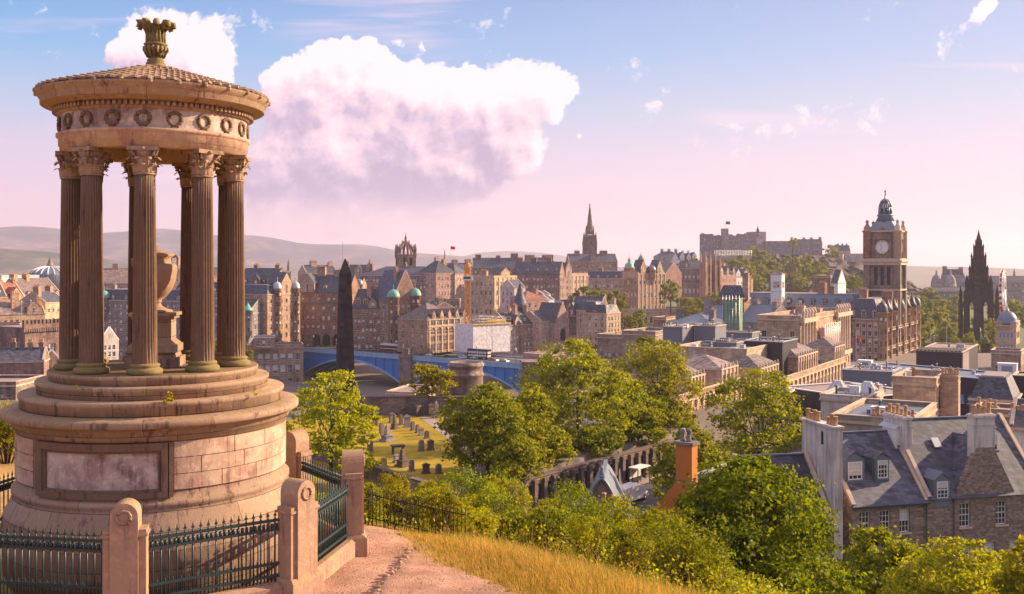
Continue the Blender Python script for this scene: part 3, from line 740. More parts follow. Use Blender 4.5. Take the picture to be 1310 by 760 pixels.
for j in range(NR):
    r0 = 2.12 - (2.12 - 0.26) * j / NR; r1 = 2.12 - (2.12 - 0.26) * (j + 1) / NR; z0 = 3.145 + 0.52 * j / NR; z1 = 3.145 + 0.52 * (j + 1) / NR
    n = max(10, int(2 * math.pi * r0 / 0.21))
    for i in range(n):
        w = math.pi / n * 0.94; a = 2 * math.pi * (i + 0.5 * (j % 2)) / n
        P = lambda r, aa, z: (r * math.cos(aa), r * math.sin(aa), z)
        vs = [P(r0 - 0.03, a - w, z0 + 0.02), P(r0 + 0.035, a, z0 + 0.035), P(r0 - 0.03, a + w, z0 + 0.02), P(r1 - 0.04, a + w, z1 + 0.012), P(r1 - 0.04, a - w, z1 + 0.012),
              P(r0 - 0.03, a - w, z0 - 0.015), P(r0 + 0.035, a, z0 - 0.01), P(r0 - 0.03, a + w, z0 - 0.015)]
        rf.add(vs, [(0, 1, 2, 3, 4), (0, 5, 6, 1), (1, 6, 7, 2)], 0)
rf.build('scale_tile_roof', M['mon'], mon)
fi = MB()
fi.lathe([(0.24, 3.64), (0.22, 3.70), (0.17, 3.72), (0.19, 3.75), (0.15, 3.78), (0.17, 3.80), (0.13, 3.84), (0.12, 3.88), (0.16, 3.95), (0.205, 3.99), (0.21, 4.03), (0.17, 4.05), (0.19, 4.07), (0.225, 4.09), (0.225, 4.11),
          (0.175, 4.13), (0.165, 4.25), (0.175, 4.38), (0.21, 4.46), (0.15, 4.47)], 24)
for i in range(16):
    a = 2 * math.pi * i / 16; fi.tube([(0.172 * math.cos(a), 0.172 * math.sin(a), 4.12), (0.168 * math.cos(a), 0.168 * math.sin(a), 4.36)], 0.022, 6)
    a += 0.1; fi.tube([(0.15 * math.cos(a), 0.15 * math.sin(a), 3.87), (0.225 * math.cos(a), 0.225 * math.sin(a), 4.0), (0.215 * math.cos(a), 0.215 * math.sin(a), 4.05)], 0.028, 6)
for i in range(9):                                   # curling crown of leaves
    a = 2 * math.pi * i / 9 + 0.2
    P = lambda r, z: (r * math.cos(a), r * math.sin(a), z)
    fi.tube([P(0.16, 4.30), P(0.20, 4.42), P(0.27, 4.49), P(0.335, 4.48), P(0.345, 4.42), P(0.30, 4.40)], [0.04, 0.06, 0.065, 0.06, 0.045, 0.03], 7)
fi.build('finial', M['mon_lichen'], mon)
# little weeds growing on the ledges are below, with the plants

urn = thing('stone_urn', 'two-handled stone urn on a square pedestal between the monument columns', 'urn', (MX, MY, CAMZ - 1.86), R(8), None, (1, 1, .885))
pe = MB(); pe.box(-.46, .46, -.46, .46, 0, .20); pe.frust(0, 0, .20, .80, .80, .30, .74, .74); pe.box(-.42, .42, -.42, .42, .30, .46); pe.frust(0, 0, .46, .80, .80, .56, .62, .62)
pe.box(-.31, .31, -.31, .31, .56, 1.00); pe.box(-.36, .36, -.36, .36, 1.00, 1.06); pe.box(-.40, .40, -.40, .40, 1.06, 1.13)
pe.build('pedestal', M['mon'], urn)
ub = MB(); ub.lathe([(.30, 1.13), (.30, 1.17), (.20, 1.20), (.11, 1.26), (.085, 1.32), (.11, 1.34), (.11, 1.36), (.10, 1.38), (.20, 1.47), (.30, 1.62), (.355, 1.80), (.38, 2.0), (.385, 2.12), (.36, 2.14), (.30, 2.15), (.29, 2.26), (.33, 2.30), (.34, 2.33), (.30, 2.36), (.12, 2.40), (.06, 2.46), (.001, 2.47)], 40)
ub.build('urn_body', M['post'], urn)
for s_ in (-1, 1):
    h = MB(); h.tube([(s_ * .28, 0, 2.29), (s_ * .37, 0, 2.31), (s_ * .405, 0, 2.25), (s_ * .40, 0, 2.12), (s_ * .36, 0, 2.05)], 0.032, 8); h.build('handle', M['post'], urn)

# ------------------------------------------------------------------ railing round the monument
ang = [-122.7, -77.7, -32.7, 12.3, 57.3, 102.3, 147.3, 192.3]
RO = 3.62
cx0, cy0 = -6.62, 19.05
V8 = [Vector((cx0 + RO * math.cos(R(a)), cy0 + RO * math.sin(R(a)), 0)) for a in ang]
gzr = CAMZ + GB
def post_mesh():
    sh = MB(); sh.box(-.20, .20, -.2, .2, .0, 1.42)
    arch = [(-.20, 1.42)] + [(-.20 * math.cos(t), 1.66 + .20 * math.sin(t)) for t in np.linspace(0, math.pi, 13)] + [(.20, 1.42)]
    sh.prism(arch, -.2, .2, 'y')
    ca = MB()
    for s_ in (-1, 1):
        ca.box(s_ * .20, s_ * .31, -.15, .15, 0.0, 1.35); ca.box(s_ * .20, s_ * .335, -.18, .18, 1.35, 1.39); ca.box(s_ * .20, s_ * .315, -.16, .16, 1.39, 1.45)
    wr = MB(); wr.tube([(0.10 * math.cos(t), -.206, 1.65 + .10 * math.sin(t)) for t in np.linspace(0, 2 * math.pi, 21)], [0.020 + .006 * (k % 2) for k in range(21)], 6)
    ba = MB(); ba.box(-.36, .36, -.25, .25, -.35, .22); ba.frust(0, 0, .22, .72, .50, .28, .66, .36)
    return sh.mesh('shaft', M['post']), ca.mesh('shoulder', M['post']), wr.mesh('wreath', M['mon']), ba.mesh('base', M['post'])
pm = post_mesh()
plab = ['stone gate post with round top at the back left of the monument, behind the drum', 'stone post with round top and carved wreath standing before the drum, leftmost in the picture',
        'stone post with round top and carved wreath where the railing turns beside the path', 'round-topped stone post at the far corner of the railing, nearest the thin black fence',
        'stone post with round top close behind the right edge of the drum', 'stone railing post hidden behind the drum', 'stone railing post at the far left rear of the drum', 'stone railing post beyond the left picture edge']
plab[0] = 'stone railing post at the lower left before the drum'
for i in range(8):
    a = R(ang[i]); p = V8[i]
    t = thing('stone_post', plab[i], 'post', (p.x, p.y, gzr), a + math.pi / 2, 'stone posts of the monument railing')
    for nm, me_ in zip(('shaft', 'shoulder', 'wreath', 'base'), pm): link(nm, me_, t)
def picket_mesh(h, fin=True):
    m_ = MB(); m_.lathe([(.013, 0.0), (.013, h)], 6, smooth=True)
    if fin:
        m_.lathe([(.013, h), (.024, h + .012), (.013, h + .03), (.011, h + .05)], 6)
        m_.add([(0, -.008, h + .045), (.03, -.004, h + .075), (.012, -.006, h + .10), (0, 0, h + .17), (-.012, -.006, h + .10), (-.03, -.004, h + .075),
                (0, .008, h + .045), (.03, .004, h + .075), (.012, .006, h + .10), (-.012, .006, h + .10), (-.03, .004, h + .075)],
               [(0, 1, 2, 3, 4, 5), (6, 10, 9, 3, 8, 7), (0, 6, 7, 1), (1, 7, 8, 2), (2, 8, 3), (3, 9, 4), (4, 9, 10, 5), (5, 10, 6, 0)], 0)
    return m_
pick = picket_mesh(1.02).mesh('picket', M['iron'])
dogm = MB(); dogm.lathe([(.010, 0), (.010, .30), (.018, .315), (.004, .37), (.001, .38)], 6); dog = dogm.mesh('dog_bar', M['iron'])
rlab = ['blue-green iron railing in deep shade at the bottom left corner before the drum', 'blue-green iron railing before the sunlit base between two stone posts', 'blue-green iron railing with sunlit spear tops running back along the path edge',
        'blue-green iron railing between the far corner post and the post touching the drum', 'iron railing behind the drum, hidden by it', 'iron railing at the rear of the drum', 'iron railing behind the left side of the drum', 'iron railing seen at the left picture edge beside the drum']
for i in range(8):
    a, b_ = V8[i], V8[(i + 1) % 8]; d = b_ - a; L = d.length; yaw = math.atan2(d.y, d.x)
    kb = MB(); kb.box(.34, L - .34, -.17, .17, -.6, .16); kb.frust(L / 2, 0, .16, L - .68, .34, .22, L - .70, .22)
    k_ = kb.build('plinth_wall', M['post'], None, (a.x, a.y, gzr), yaw)
    tag(k_, ['low stone plinth under the shaded railing at the bottom left', 'low stone plinth under the railing in front of the drum', 'low stone plinth beside the earth path', 'low stone plinth at the far right of the railing',
             'low stone plinth behind the drum', 'low stone plinth at the rear of the monument', 'low stone plinth at the left rear of the drum', 'low stone plinth left of the drum'][i], 'plinth', 'plinths of the monument railing')
    t = thing('iron_railing', rlab[i], 'railing', (a.x, a.y, gzr + .22), yaw, 'iron railings round the monument')
    for z_, w_ in ((.10, .045), (.30, .045), (.86, .05), (1.01, .05)):
        rb = MB(); rb.box(.34, L - .34, -w_ / 2, w_ / 2, z_ - .022, z_ + .022)
        if z_ > .9:
            n_ = int((L - .7) / .07)
            for k in range(n_): rb.lathe([(.026, z_ - .125), (.03, z_ - .09), (.026, z_ - .05)], 6, (.38 + (L - .76) * k / (n_ - 1), 0))
        rb.build('rail', M['iron'], t)
    n = max(2, round((L - .68) / .125)); x0 = .34 + .06
    for k in range(n):
        x = x0 + (L - .68 - .12) * k / (n - 1)
        link('picket', pick, t, (x, 0, 0))
        if k < n - 1: link('dog_bar', dog, t, (x + (L - .8) / (n - 1) / 2, 0, 0))
# thin black fence on the bank beyond the path
f0, f1 = (-3.15, 22.7), (-1.3, 21.9)
pts = [(-3.2, 22.9), (-2.5, 22.75), (-1.7, 22.4), (-1.0, 21.9)]
fe = thing('iron_fence', 'thin plain black iron fence at the edge of the slope beyond the path', 'fence', (pts[0][0], pts[0][1], gz(*pts[0])))
o_ = Vector(fe.location)
tp = MB().lathe([(.011, -.4), (.011, .80), (.004, .86)], 5).mesh('picket', M['dark'])
tops = []
nfp = 26
for k in range(nfp):
    t_ = k / (nfp - 1) * 3; i = min(2, int(t_)); u = t_ - i
    x = pts[i][0] + (pts[i + 1][0] - pts[i][0]) * u; y = pts[i][1] + (pts[i + 1][1] - pts[i][1]) * u; z = gz(x, y)
    link('picket', tp, fe, Vector((x, y, z)) - o_); tops.append(Vector((x, y, z)) - o_)
for z_ in (.18, .70):
    r_ = MB(); r_.tube([p + Vector((0, 0, z_)) for p in tops], .013, 5); r_.build('rail', M['dark'], fe)
# edging stones across the path
st_pts = [Vector((x, y, 0)) for x, y in STONE_LINE]
es_i = 0
seg = []
for a, b_ in zip(st_pts[:-1], st_pts[1:]):
    n = max(1, int((b_ - a).length / 0.17))
    for k in range(n): seg.append(a.lerp(b_, k / n))
names_ = []
for k, p in enumerate(seg[6:]):
    rr = random.Random(k); m_ = bmesh.new(); bmesh.ops.create_icosphere(m_, subdivisions=2, radius=1)
    sx, sy, sz = rr.uniform(.05, .10), rr.uniform(.04, .07), rr.uniform(.025, .05)
    for v in m_.verts:
        q_ = 1 + 0.22 * math.sin(v.co.x * 5 + k) * math.cos(v.co.y * 4 + k * 2) + 0.12 * math.sin(v.co.z * 9 + k)
        v.co = Vector((v.co.x * sx * q_, v.co.y * sy * q_, v.co.z * sz * q_))
    e_ = bpy.data.meshes.new('edging_stone'); m_.to_mesh(e_); m_.free(); e_.materials.append(M['post'])
    o = link('edging_stone', e_, None, (p.x + rr.uniform(-.02, .05), p.y, gz(p.x, p.y) - .01), rr.uniform(0, 3))
    tag(o, 'small half-buried stone in the row edging the earth path', 'stone', 'stones edging the path')
# ------------------------------------------------------------------ trees and plants
def leaf_cloud(rng, lobes, n, size, up=0.35, squash=1.0, spread=0.16):
    """leaf quads scattered through the outer shell of several lobes; returns vertex and quad arrays"""
    L = np.array([(c[0], c[1], c[2], r[0], r[1], r[2]) for c, r in lobes])
    w = (L[:, 3] * L[:, 4] + L[:, 4] * L[:, 5] + L[:, 3] * L[:, 5]); w = w / w.sum()
    which = rng.choice(len(L), n, p=w)
    nc = max(8, int(n / 75)); cw = rng.choice(len(L), nc, p=w)      # twig ends: leaves gather round these
    cd = rng.normal(size=(nc, 3)); cd[:, 2] = cd[:, 2] * 0.85 + 0.22; cd /= np.linalg.norm(cd, axis=1)[:, None]
    crad = 1.0 - np.abs(rng.normal(0, spread * 0.8, nc)) + rng.normal(0, 0.07, nc)
    C = L[cw, :3] + cd * L[cw, 3:] * crad[:, None]
    pick = rng.integers(0, nc, n); which = cw[pick]; d = cd[pick]
    g = rng.normal(size=(n, 3)) * np.array([1, 1, 0.62])
    sz_ = rng.uniform(0.10, 0.24, nc)[pick][:, None]
    P = C[pick] + g * L[which, 3:] * sz_
    loose = rng.random(n) < 0.16
    d2 = rng.normal(size=(n, 3)); d2 /= np.linalg.norm(d2, axis=1)[:, None]
    P = np.where(loose[:, None], L[which, :3] + d2 * L[which, 3:] * (1 - np.abs(rng.normal(0, spread, n)))[:, None], P)
    d = d * 0.6 + g * 0.35 + np.array([0, 0, 0.15]); d /= np.linalg.norm(d, axis=1)[:, None]
    # drop leaves deep inside another lobe
    keep = np.ones(n, bool)
    for i in range(len(L)):
        q = ((P - L[i, :3]) / L[i, 3:]); keep &= ~((np.linalg.norm(q, axis=1) < 0.55) & (which != i))
    P = P[keep]; d = d[keep]; n = len(P)
    N = d * 0.7 + rng.normal(size=(n, 3)) * 0.6 + np.array([0, 0, up]); N /= np.linalg.norm(N, axis=1)[:, None]
    T = np.cross(N, rng.normal(size=(n, 3))); T /= np.linalg.norm(T, axis=1)[:, None] + 1e-9
    B = np.cross(N, T); s = size * rng.uniform(0.6, 1.35, n)[:, None]
    T = T * s * 0.5; B = B * s * 0.32; dz = -N * s * 0.10
    V = np.stack([P - T + dz, P - B * 1.0 , P + T + dz, P + B * 1.0], 1)
    Q = np.arange(n * 4).reshape(n, 4)
    return V.reshape(-1, 3), Q
def tree_lobes(rng, w, h, z0, n, big=0.42, top=0.7):
    """an uneven crown: lobes hung around an egg-shaped envelope, width w, from z0 up to h"""
    out = [((0, 0, z0 + (h - z0) * 0.52), (w * 0.30, w * 0.30, (h - z0) * 0.40))]
    for i in range(n):
        t = (i + 0.5) / n; zz = z0 + (h - z0) * (0.08 + 0.84 * t)
        env = math.sin(math.pi * min(1, (0.16 + 0.84 * t) ** top)) ** 0.7
        a = i * 2.399 + rng.uniform(-0.5, 0.5); r = w * 0.5 * env * rng.uniform(0.45, 0.92)
        rr = w * big * 0.5 * rng.uniform(0.5, 1.15)
        out.append(((r * math.cos(a), r * math.sin(a), zz), (rr, rr, rr * rng.uniform(0.65, 0.95))))
    return out
def trunk_mesh(rng, lobes, h, r, base=0.0):
    m = MB(); top = lobes[0][0]
    p0 = Vector((0, 0, base - 0.6)); p1 = Vector((rng.uniform(-.2, .2), rng.uniform(-.2, .2), h * 0.3)); p2 = Vector(top)
    m.tube([p0, Vector((0, 0, base + 0.3)), p1, p1.lerp(p2, 0.5), p2], [r * 1.5, r * 1.1, r * 0.8, r * 0.55, r * 0.25], 9)
    for c, rr in lobes[1:]:
        c = Vector(c); s_ = p1.lerp(p2, rng.uniform(0.0, 0.7))
        mid = s_.lerp(c, 0.5) + Vector((0, 0, -0.06 * h))
        m.tube([s_, mid, c], [r * 0.38, r * 0.25, r * 0.08], 6)
        for k in range(3):
            e = c + Vector((rng.uniform(-1, 1) * rr[0], rng.uniform(-1, 1) * rr[1], rng.uniform(-.2, 1) * rr[2])) * 0.8
            m.tube([mid.lerp(c, 0.6), e], [r * 0.12, r * 0.03], 4)
    return m
def crown_mesh(name, V, Q, mat):
    me = bpy.data.meshes.new(name); fast_mesh(me, V, Q, smooth=False); me.materials.append(mat); return me
def tree(name, label, cat, loc, w, h, z0, n_lobes, n_leaves, leaf, mat, seed, group=None, sx=1.0, big=0.42, top=0.7, tr=None, spread=0.16):
    rng = np.random.default_rng(seed)
    lobes = tree_lobes(rng, w, h, z0, n_lobes, big, top)
    if sx != 1: lobes = [((c[0] * sx, c[1], c[2]), r) for c, r in lobes]
    V, Q = leaf_cloud(rng, lobes, n_leaves, leaf, spread=spread)
    t = thing(name, label, cat, loc, group=group)
    link('crown', crown_mesh('crown', V, Q, mat), t)
    link('trunk', trunk_mesh(rng, lobes, h, tr or h * 0.022).mesh('trunk', M['bark']), t)
    return t
def tree_at(name, label, px, py_top, Y, wpx, loc_z=None, py_low=None, **k):
    """crown wpx wide (pixels) with its top at (px, py_top), seen at distance Y, standing on the ground there"""
    x = WX(px, Y); zb = gz(x, Y) if loc_z is None else loc_z; h = WZ(py_top, Y) - zb; w = wpx * Y / F
    z0 = (WZ(py_low, Y) - zb) if py_low else h * 0.18
    return tree(name, label, 'tree', (x, Y, zb), w, h * 0.97, max(0.3, z0), **k)
G1 = 'broadleaf trees in and beside the burying ground'
tree_at('broadleaf_tree', 'yellow-green tree beside the right edge of the drum, in front of the dark obelisk', 424, 472, 118, 118, py_low=600, n_lobes=15, n_leaves=11000, leaf=0.42, mat=M['leaf_c'], seed=11, group=G1, big=0.50)
tree_at('broadleaf_tree', 'pale bright tree before the bridge, left of the round mausoleum', 546, 464, 178, 62, py_low=512, n_lobes=9, n_leaves=5000, leaf=0.45, mat=M['leaf_c'], seed=12, group=G1)
tree_at('broadleaf_tree', 'broad dark-hearted tree at the right side of the graveyard lawn, leftmost of the big clump', 624, 486, 124, 116, py_low=640, n_lobes=19, n_leaves=21000, leaf=0.42, mat=M['leaf_a'], seed=13, group=G1, top=0.6, big=0.46)
tree_at('broadleaf_tree', 'narrow tall tree tucked between the two broad trees of the big clump', 678, 494, 130, 82, py_low=630, n_lobes=12, n_leaves=10000, leaf=0.42, mat=M['leaf_a'], seed=14, group=G1, top=0.6, big=0.5)
tree_at('broadleaf_tree', 'large full tree in the middle of the big clump, above the pilastered wall', 738, 438, 150, 140, py_low=606, n_lobes=20, n_leaves=22000, leaf=0.44, mat=M['leaf_b'], seed=15, group=G1, top=0.58, big=0.46)
tree_at('broadleaf_tree', 'tall tree at the right end of the big clump, beside the classical facades', 842, 432, 168, 104, py_low=575, n_lobes=15, n_leaves=14000, leaf=0.44, mat=M['leaf_b'], seed=16, group=G1, top=0.6, big=0.5)
tree_at('broadleaf_tree', 'lower tree filling the gap right of the middle clump tree', 796, 480, 158, 88, py_low=590, n_lobes=11, n_leaves=8000, leaf=0.44, mat=M['leaf_b'], seed=17, group=G1, big=0.5)
tree_at('broadleaf_tree', 'large spreading tree with open branches among the classical roofs, right of the big clump', 972, 472, 138, 150, py_low=625, n_lobes=20, n_leaves=17000, leaf=0.42, mat=M['leaf_b'], seed=18, group=G1, big=0.40)
tree_at('broadleaf_tree', 'rounded tree directly behind the orange chimney', 888, 534, 118, 106, py_low=650, n_lobes=13, n_leaves=12000, leaf=0.38, mat=M['leaf_a'], seed=19, group=G1, big=0.48)
tree_at('broadleaf_tree', 'small tree at the far right end of the pilastered street wall', 830, 520, 150, 50, py_low=580, n_lobes=8, n_leaves=5000, leaf=0.42, mat=M['leaf_a'], seed=20, group=G1, big=0.5)
for px, py, Y, wp, pl, sd_, wd in ((648, 556, 126, 66, 632, 41, 'low tree under the broad dark tree, hanging over the street wall'), (700, 556, 134, 62, 622, 42, 'low tree at the foot of the narrow tall tree, above the street wall'),
                                   (762, 548, 142, 66, 606, 43, 'low tree under the middle of the big clump, over the pilastered wall'), (812, 536, 150, 60, 586, 44, 'low tree right of the middle of the clump, over the pilastered wall'), (860, 520, 164, 54, 566, 45, 'low tree between the tall right-hand tree and the classical columns')):
    tree_at('broadleaf_tree', wd, px, py, Y, wp, py_low=pl, n_lobes=9, n_leaves=8000, leaf=0.40, mat=M['leaf_b'], seed=sd_, group=G1, big=0.52)
# the big sycamore and the trees along the bottom right
tree_at('sycamore_tree', 'big leafy sycamore in the foreground, right of the orange chimney', 962, 584, 46, 258, loc_z=80.0, py_low=770, n_lobes=30, n_leaves=42000, leaf=0.22, mat=M['leaf_d'], seed=21, big=0.36, spread=0.13)
G2 = 'leafy trees along the foot of the slope'
tree_at('leafy_tree', 'low dark-green tree below the dormered house, right of the sycamore', 1128, 690, 62, 150, loc_z=74, py_low=790, n_lobes=13, n_leaves=14000, leaf=0.26, mat=M['leaf_d'], seed=22, group=G2, big=0.45)
tree_at('leafy_tree', 'golden-green bushy tree below the rubble-walled house at the bottom right', 1228, 702, 56, 172, loc_z=74, py_low=800, n_lobes=14, n_leaves=16000, leaf=0.24, mat=M['leaf_c'], seed=23, group=G2, big=0.45)
tree_at('leafy_tree', 'feathery golden tree cut by the right edge at the bottom', 1318, 676, 50, 110, loc_z=75, py_low=800, n_lobes=10, n_leaves=9000, leaf=0.22, mat=M['leaf_c'], seed=24, group=G2, big=0.42, spread=0.22)
tree_at('leafy_tree', 'dark young tree in front of the sycamore foot at the bottom edge', 905, 690, 40, 110, loc_z=82, py_low=800, n_lobes=10, n_leaves=10000, leaf=0.20, mat=M['leaf_d'], seed=25, group=G2, big=0.45)

# shrubs on the slope: five prototypes, placed one by one
def shrub_mesh(seed, w, h, n, leaf, mat, spread=0.22):
    rng = np.random.default_rng(seed); lobes = []
    for i in range(9):
        a = i * 2.4; r = w * 0.5 * rng.uniform(0.1, 0.62); rr = w * rng.uniform(0.17, 0.28)
        lobes.append(((r * math.cos(a), r * math.sin(a), h * rng.uniform(0.25, 0.72)), (rr, rr, rr * rng.uniform(0.7, 1.2))))
    V, Q = leaf_cloud(rng, lobes, n, leaf, up=0.45, spread=spread)
    tw = MB()
    for i in range(16):
        a = rng.uniform(0, 6.28); r = rng.uniform(0.2, 0.5) * w
        tw.tube([(0.1 * r * math.cos(a), 0.1 * r * math.sin(a), -0.3), (0.6 * r * math.cos(a), 0.6 * r * math.sin(a), h * 0.5), (r * math.cos(a), r * math.sin(a), h * rng.uniform(0.6, 1.0))], [0.03, 0.02, 0.006], 4)
    return crown_mesh('leaves', V, Q, mat), tw.mesh('twigs', M['bark'])
SH = [shrub_mesh(31, 2.6, 2.0, 9000, 0.095, M['leaf_c']), shrub_mesh(32, 3.0, 2.6, 10000, 0.105, M['leaf_a']), shrub_mesh(33, 2.2, 2.4, 8000, 0.09, M['leaf_b']),
      shrub_mesh(34, 3.4, 2.2, 10000, 0.10, M['leaf_d']), shrub_mesh(35, 2.4, 2.8, 7000, 0.09, M['leaf_c'], 0.3)]
SHR = [  # px, py of the top, distance, scale, prototype, words
    (500, 628, 27, .55, 4, 'small light shrub poking through the thin black fence'), (530, 634, 27, .6, 0, 'low yellow shrub behind the right half of the thin black fence'),
    (556, 622, 29, .65, 4, 'tall loose shrub at the right end of the thin black fence'), (583, 622, 31, .85, 0, 'dense shrub just right of the thin black fence'),
    (612, 640, 33, .9, 1, 'dark shrub under the leftmost graveyard tree'), (640, 618, 38, 1.0, 4, 'shrub with pale upright shoots below the broad dark tree'),
    (566, 652, 26, .6, 2, 'brownish shrub at the top of the grassy bank'), (604, 664, 27, .65, 0, 'small shrub on the bank edge beside dry grass'),
    (646, 672, 29, .7, 1, 'round shrub in front of the white car roof'), (690, 650, 34, .9, 0, 'bright shrub right of the white car roof'),
    (716, 634, 46, 1.2, 1, 'large round bush left of the slate ogee roof'), (764, 664, 52, 1.2, 0, 'bush directly below the slate ogee roof'),
    (700, 682, 28, .8, 2, 'reddish-green shrub in the middle of the bank edge'), (742, 690, 30, .9, 3, 'broad low shrub right of the middle of the bank'),
    (780, 684, 46, 1.2, 4, 'loose golden bush under the right sweep of the slate ogee roof'), (830, 664, 58, 1.2, 0, 'bright bush at the foot of the orange gable'),
    (790, 704, 33, .9, 0, 'yellow shrub above the dry grass at the lower centre'), (836, 690, 40, 1.1, 3, 'dark broad shrub left of the sycamore'),
    (850, 716, 30, .9, 1, 'dark shrub at the lower right of the grassy bank'), (812, 736, 24, .6, 2, 'small shrub at the right tip of the dry grass'),
    (865, 660, 60, 1.2, 4, 'tall loose bush between the orange gable and the sycamore'), (880, 736, 27, .9, 3, 'dark shrub at the bottom edge under the sycamore'),
    (690, 646, 44, .9, 2, 'tawny shrub behind the white car roof'), (600, 626, 48, .9, 0, 'leafy shrub at the foot of the graveyard wall'),
    (556, 620, 58, .9, 4, 'tall shoots growing against the graveyard wall'), (632, 606, 60, 1.1, 1, 'dark shrub beneath the overhanging tree beside the graveyard'),
    (30, 596, 30, .8, 0, 'leafy shrub at the left edge behind the railing'), (8, 606, 28, .7, 2, 'small shrub at the far left edge behind the railing'),
    (470, 640, 26, .5, 2, 'small shrub close behind the end stone post'), (900, 708, 52, 1.4, 3, 'deep-green bush in shade below the sycamore crown'),
    (1050, 700, 56, 1.4, 1, 'bush between the sycamore and the dormered house'), (752, 720, 24, .55, 4, 'thin weedy shrub rising from dry grass at the lower centre'),
]
for i, (px, py, Y, s_, k, words) in enumerate(SHR):
    x = WX(px, Y); z = gz(x, Y); t = thing('shrub', words, 'shrub', (x, Y, 0), i * 1.7, 'shrubs on the hill slope')
    top = WZ(py, Y); h = (2.0, 2.6, 2.4, 2.2, 2.8)[k] * s_; t.location.z = max(z - 0.2, min(top - h, z + 0.0)) if top - h < z else z
    sz = max(s_, min(2.6 * s_, (top - z) / (2.0, 2.6, 2.4, 2.2, 2.8)[k]))
    t.location.z = z; t.scale = (max(s_, sz * 0.8), max(s_, sz * 0.8), sz)
    link('leaves', SH[k][0], t); link('twigs', SH[k][1], t)
# undergrowth on the slope: one tangled mass nobody could count
rng = np.random.default_rng(77)
n = 240000
u = rng.uniform(-0.55, 0.72, n); y = 17 + (rng.random(n) ** 1.3) * 92; x = u * y
s = (x + 3.0) * 0.639 + (y - 21.4) * 0.769
dens = sstep(0.5, 2.8, s + 0.7 * bumps(x * 2, y * 2)) * (0.12 + 0.88 * sstep(-0.4, 1.0, bumps(x * 1.2 + 9, y * 1.2)))
dens *= 1 - sstep(96, 108, y); dens *= 1 - sstep(10, 26, x - 0.04 * y) * sstep(70, 80, y)
k = rng.random(n) < dens; x, y, s = x[k], y[k], s[k]; n = len(x)
hh = (0.15 + 0.62 * np.clip(0.5 + 0.5 * bumps(x * 1.7, y * 1.7), 0, 1.3) ** 1.6) * np.clip(0.35 + s * 0.12, 0.3, 1)
z = ground(x, y) + hh * rng.random(n) ** 0.6 * 1.1
N = rng.normal(size=(n, 3)) * 0.6 + np.array([0, -0.2, 0.8]); N /= np.linalg.norm(N, axis=1)[:, None]
T = np.cross(N, rng.normal(size=(n, 3))); T /= np.linalg.norm(T, axis=1)[:, None]; B = np.cross(N, T)
sz = (0.03 + 0.0017 * y)[:, None] * rng.uniform(0.7, 1.5, n)[:, None]
P = np.stack([x, y, z], -1)
V = np.stack([P - T * sz * .6, P - B * sz * .35, P + T * sz * .6, P + B * sz * .35], 1).reshape(-1, 3)
me = crown_mesh('undergrowth', V, np.arange(n * 4).reshape(n, 4), M['leaf_b'])
for k_ in ('leaf_d', 'leaf_c', 'dock'): me.materials.append(M[k_])
p1_, p2_, p3_ = bumps(x * .8 + 3, y * .8), bumps(x * .9 - 7, y * .9 + 2), bumps(x * 1.9 + 1, y * 1.9 - 5); sb_ = (x + 3.0) * 0.639 + (y - 21.4) * 0.769
mi_ = np.where(p1_ > -.1, 1, np.where(p2_ > .7, 2, 0)); mi_ = np.where((p3_ > .55) & (sb_ < 7) & (rng.random(n) < .22), 3, mi_)
me.polygons.foreach_set('material_index', mi_.astype(np.int32)); o = link('undergrowth', me); tag(o, 'low tangled undergrowth covering the hill slope between the shrubs', 'undergrowth', None, 'stuff')
# dry grass on the bank
def blades(n, x, y, h, lean, wid):
    z = ground(x, y, False) - 0.02; a = rng.uniform(0, 6.28, n); dx, dy = np.cos(a), np.sin(a)
    l = rng.normal(0, lean, n)[:, None] ; w = wid
    base = np.stack([x, y, z], -1); side = np.stack([dx, dy, 0 * dx], -1) * w[:, None]; ln = np.stack([-dy, dx, 0 * dx], -1) * l * h[:, None] + np.array([-0.10, -0.03, 0]) * h[:, None]
    up = np.array([0, 0, 1.0]) * h[:, None]
    V = np.stack([base - side, base + side, base + side * .6 + ln * .4 + up * .6, base - side * .6 + ln * .4 + up * .6], 1)
    V2 = np.stack([base - side * .6 + ln * .4 + up * .6, base + side * .6 + ln * .4 + up * .6, base + ln + up * 0.97, base + ln * 1.05 + up], 1)
    V = np.concatenate([V, V2], 1).reshape(-1, 3); return V, np.arange(len(V)).reshape(-1, 4)
n = 230000; y = rng.uniform(13.5, 27, n); x = edge_x(y) - 0.5 + rng.random(n) ** 1.15 * 11; s = (x + 3.0) * 0.639 + (y - 21.4) * 0.769
e = x - edge_x(y); pt = bumps(x * 2.3 + 4, y * 2.3)
dn = sstep(-0.35, 0.7, e + 0.35 * bumps(x * 4, y * 4)) * (1 - sstep(1.4, 3.4, s + 0.7 * bumps(x * 1.5, y * 1.5))) * (0.12 + 0.88 * sstep(-0.7, 0.5, pt))
k = rng.random(n) < dn; x, y, e, pt = x[k], y[k], e[k], pt[k]; n = len(x)
h = (0.045 + 0.17 * np.clip(0.5 + 0.55 * bumps(x * 2.0, y * 2.0), 0, 1.3) ** 1.5) * rng.uniform(0.4, 1.4, n) * np.clip(0.3 + e * 0.6, 0.25, 1.2)
tall = rng.random(n) < 0.02; h = np.where(tall, h * 1.5 + 0.15, h)
V, Q = blades(n, x, y, h, 0.55, rng.uniform(0.003, 0.007, n))
s = (x + 3.0) * 0.639 + (y - 21.4) * 0.769
gcol = (rng.random(n) < 0.28 + 0.65 * sstep(0.2, 1.1, bumps(x * 1.3 + 5, y * 1.3)) + 0.30 * sstep(0.3, 2.6, s)).astype(np.int32).repeat(2)
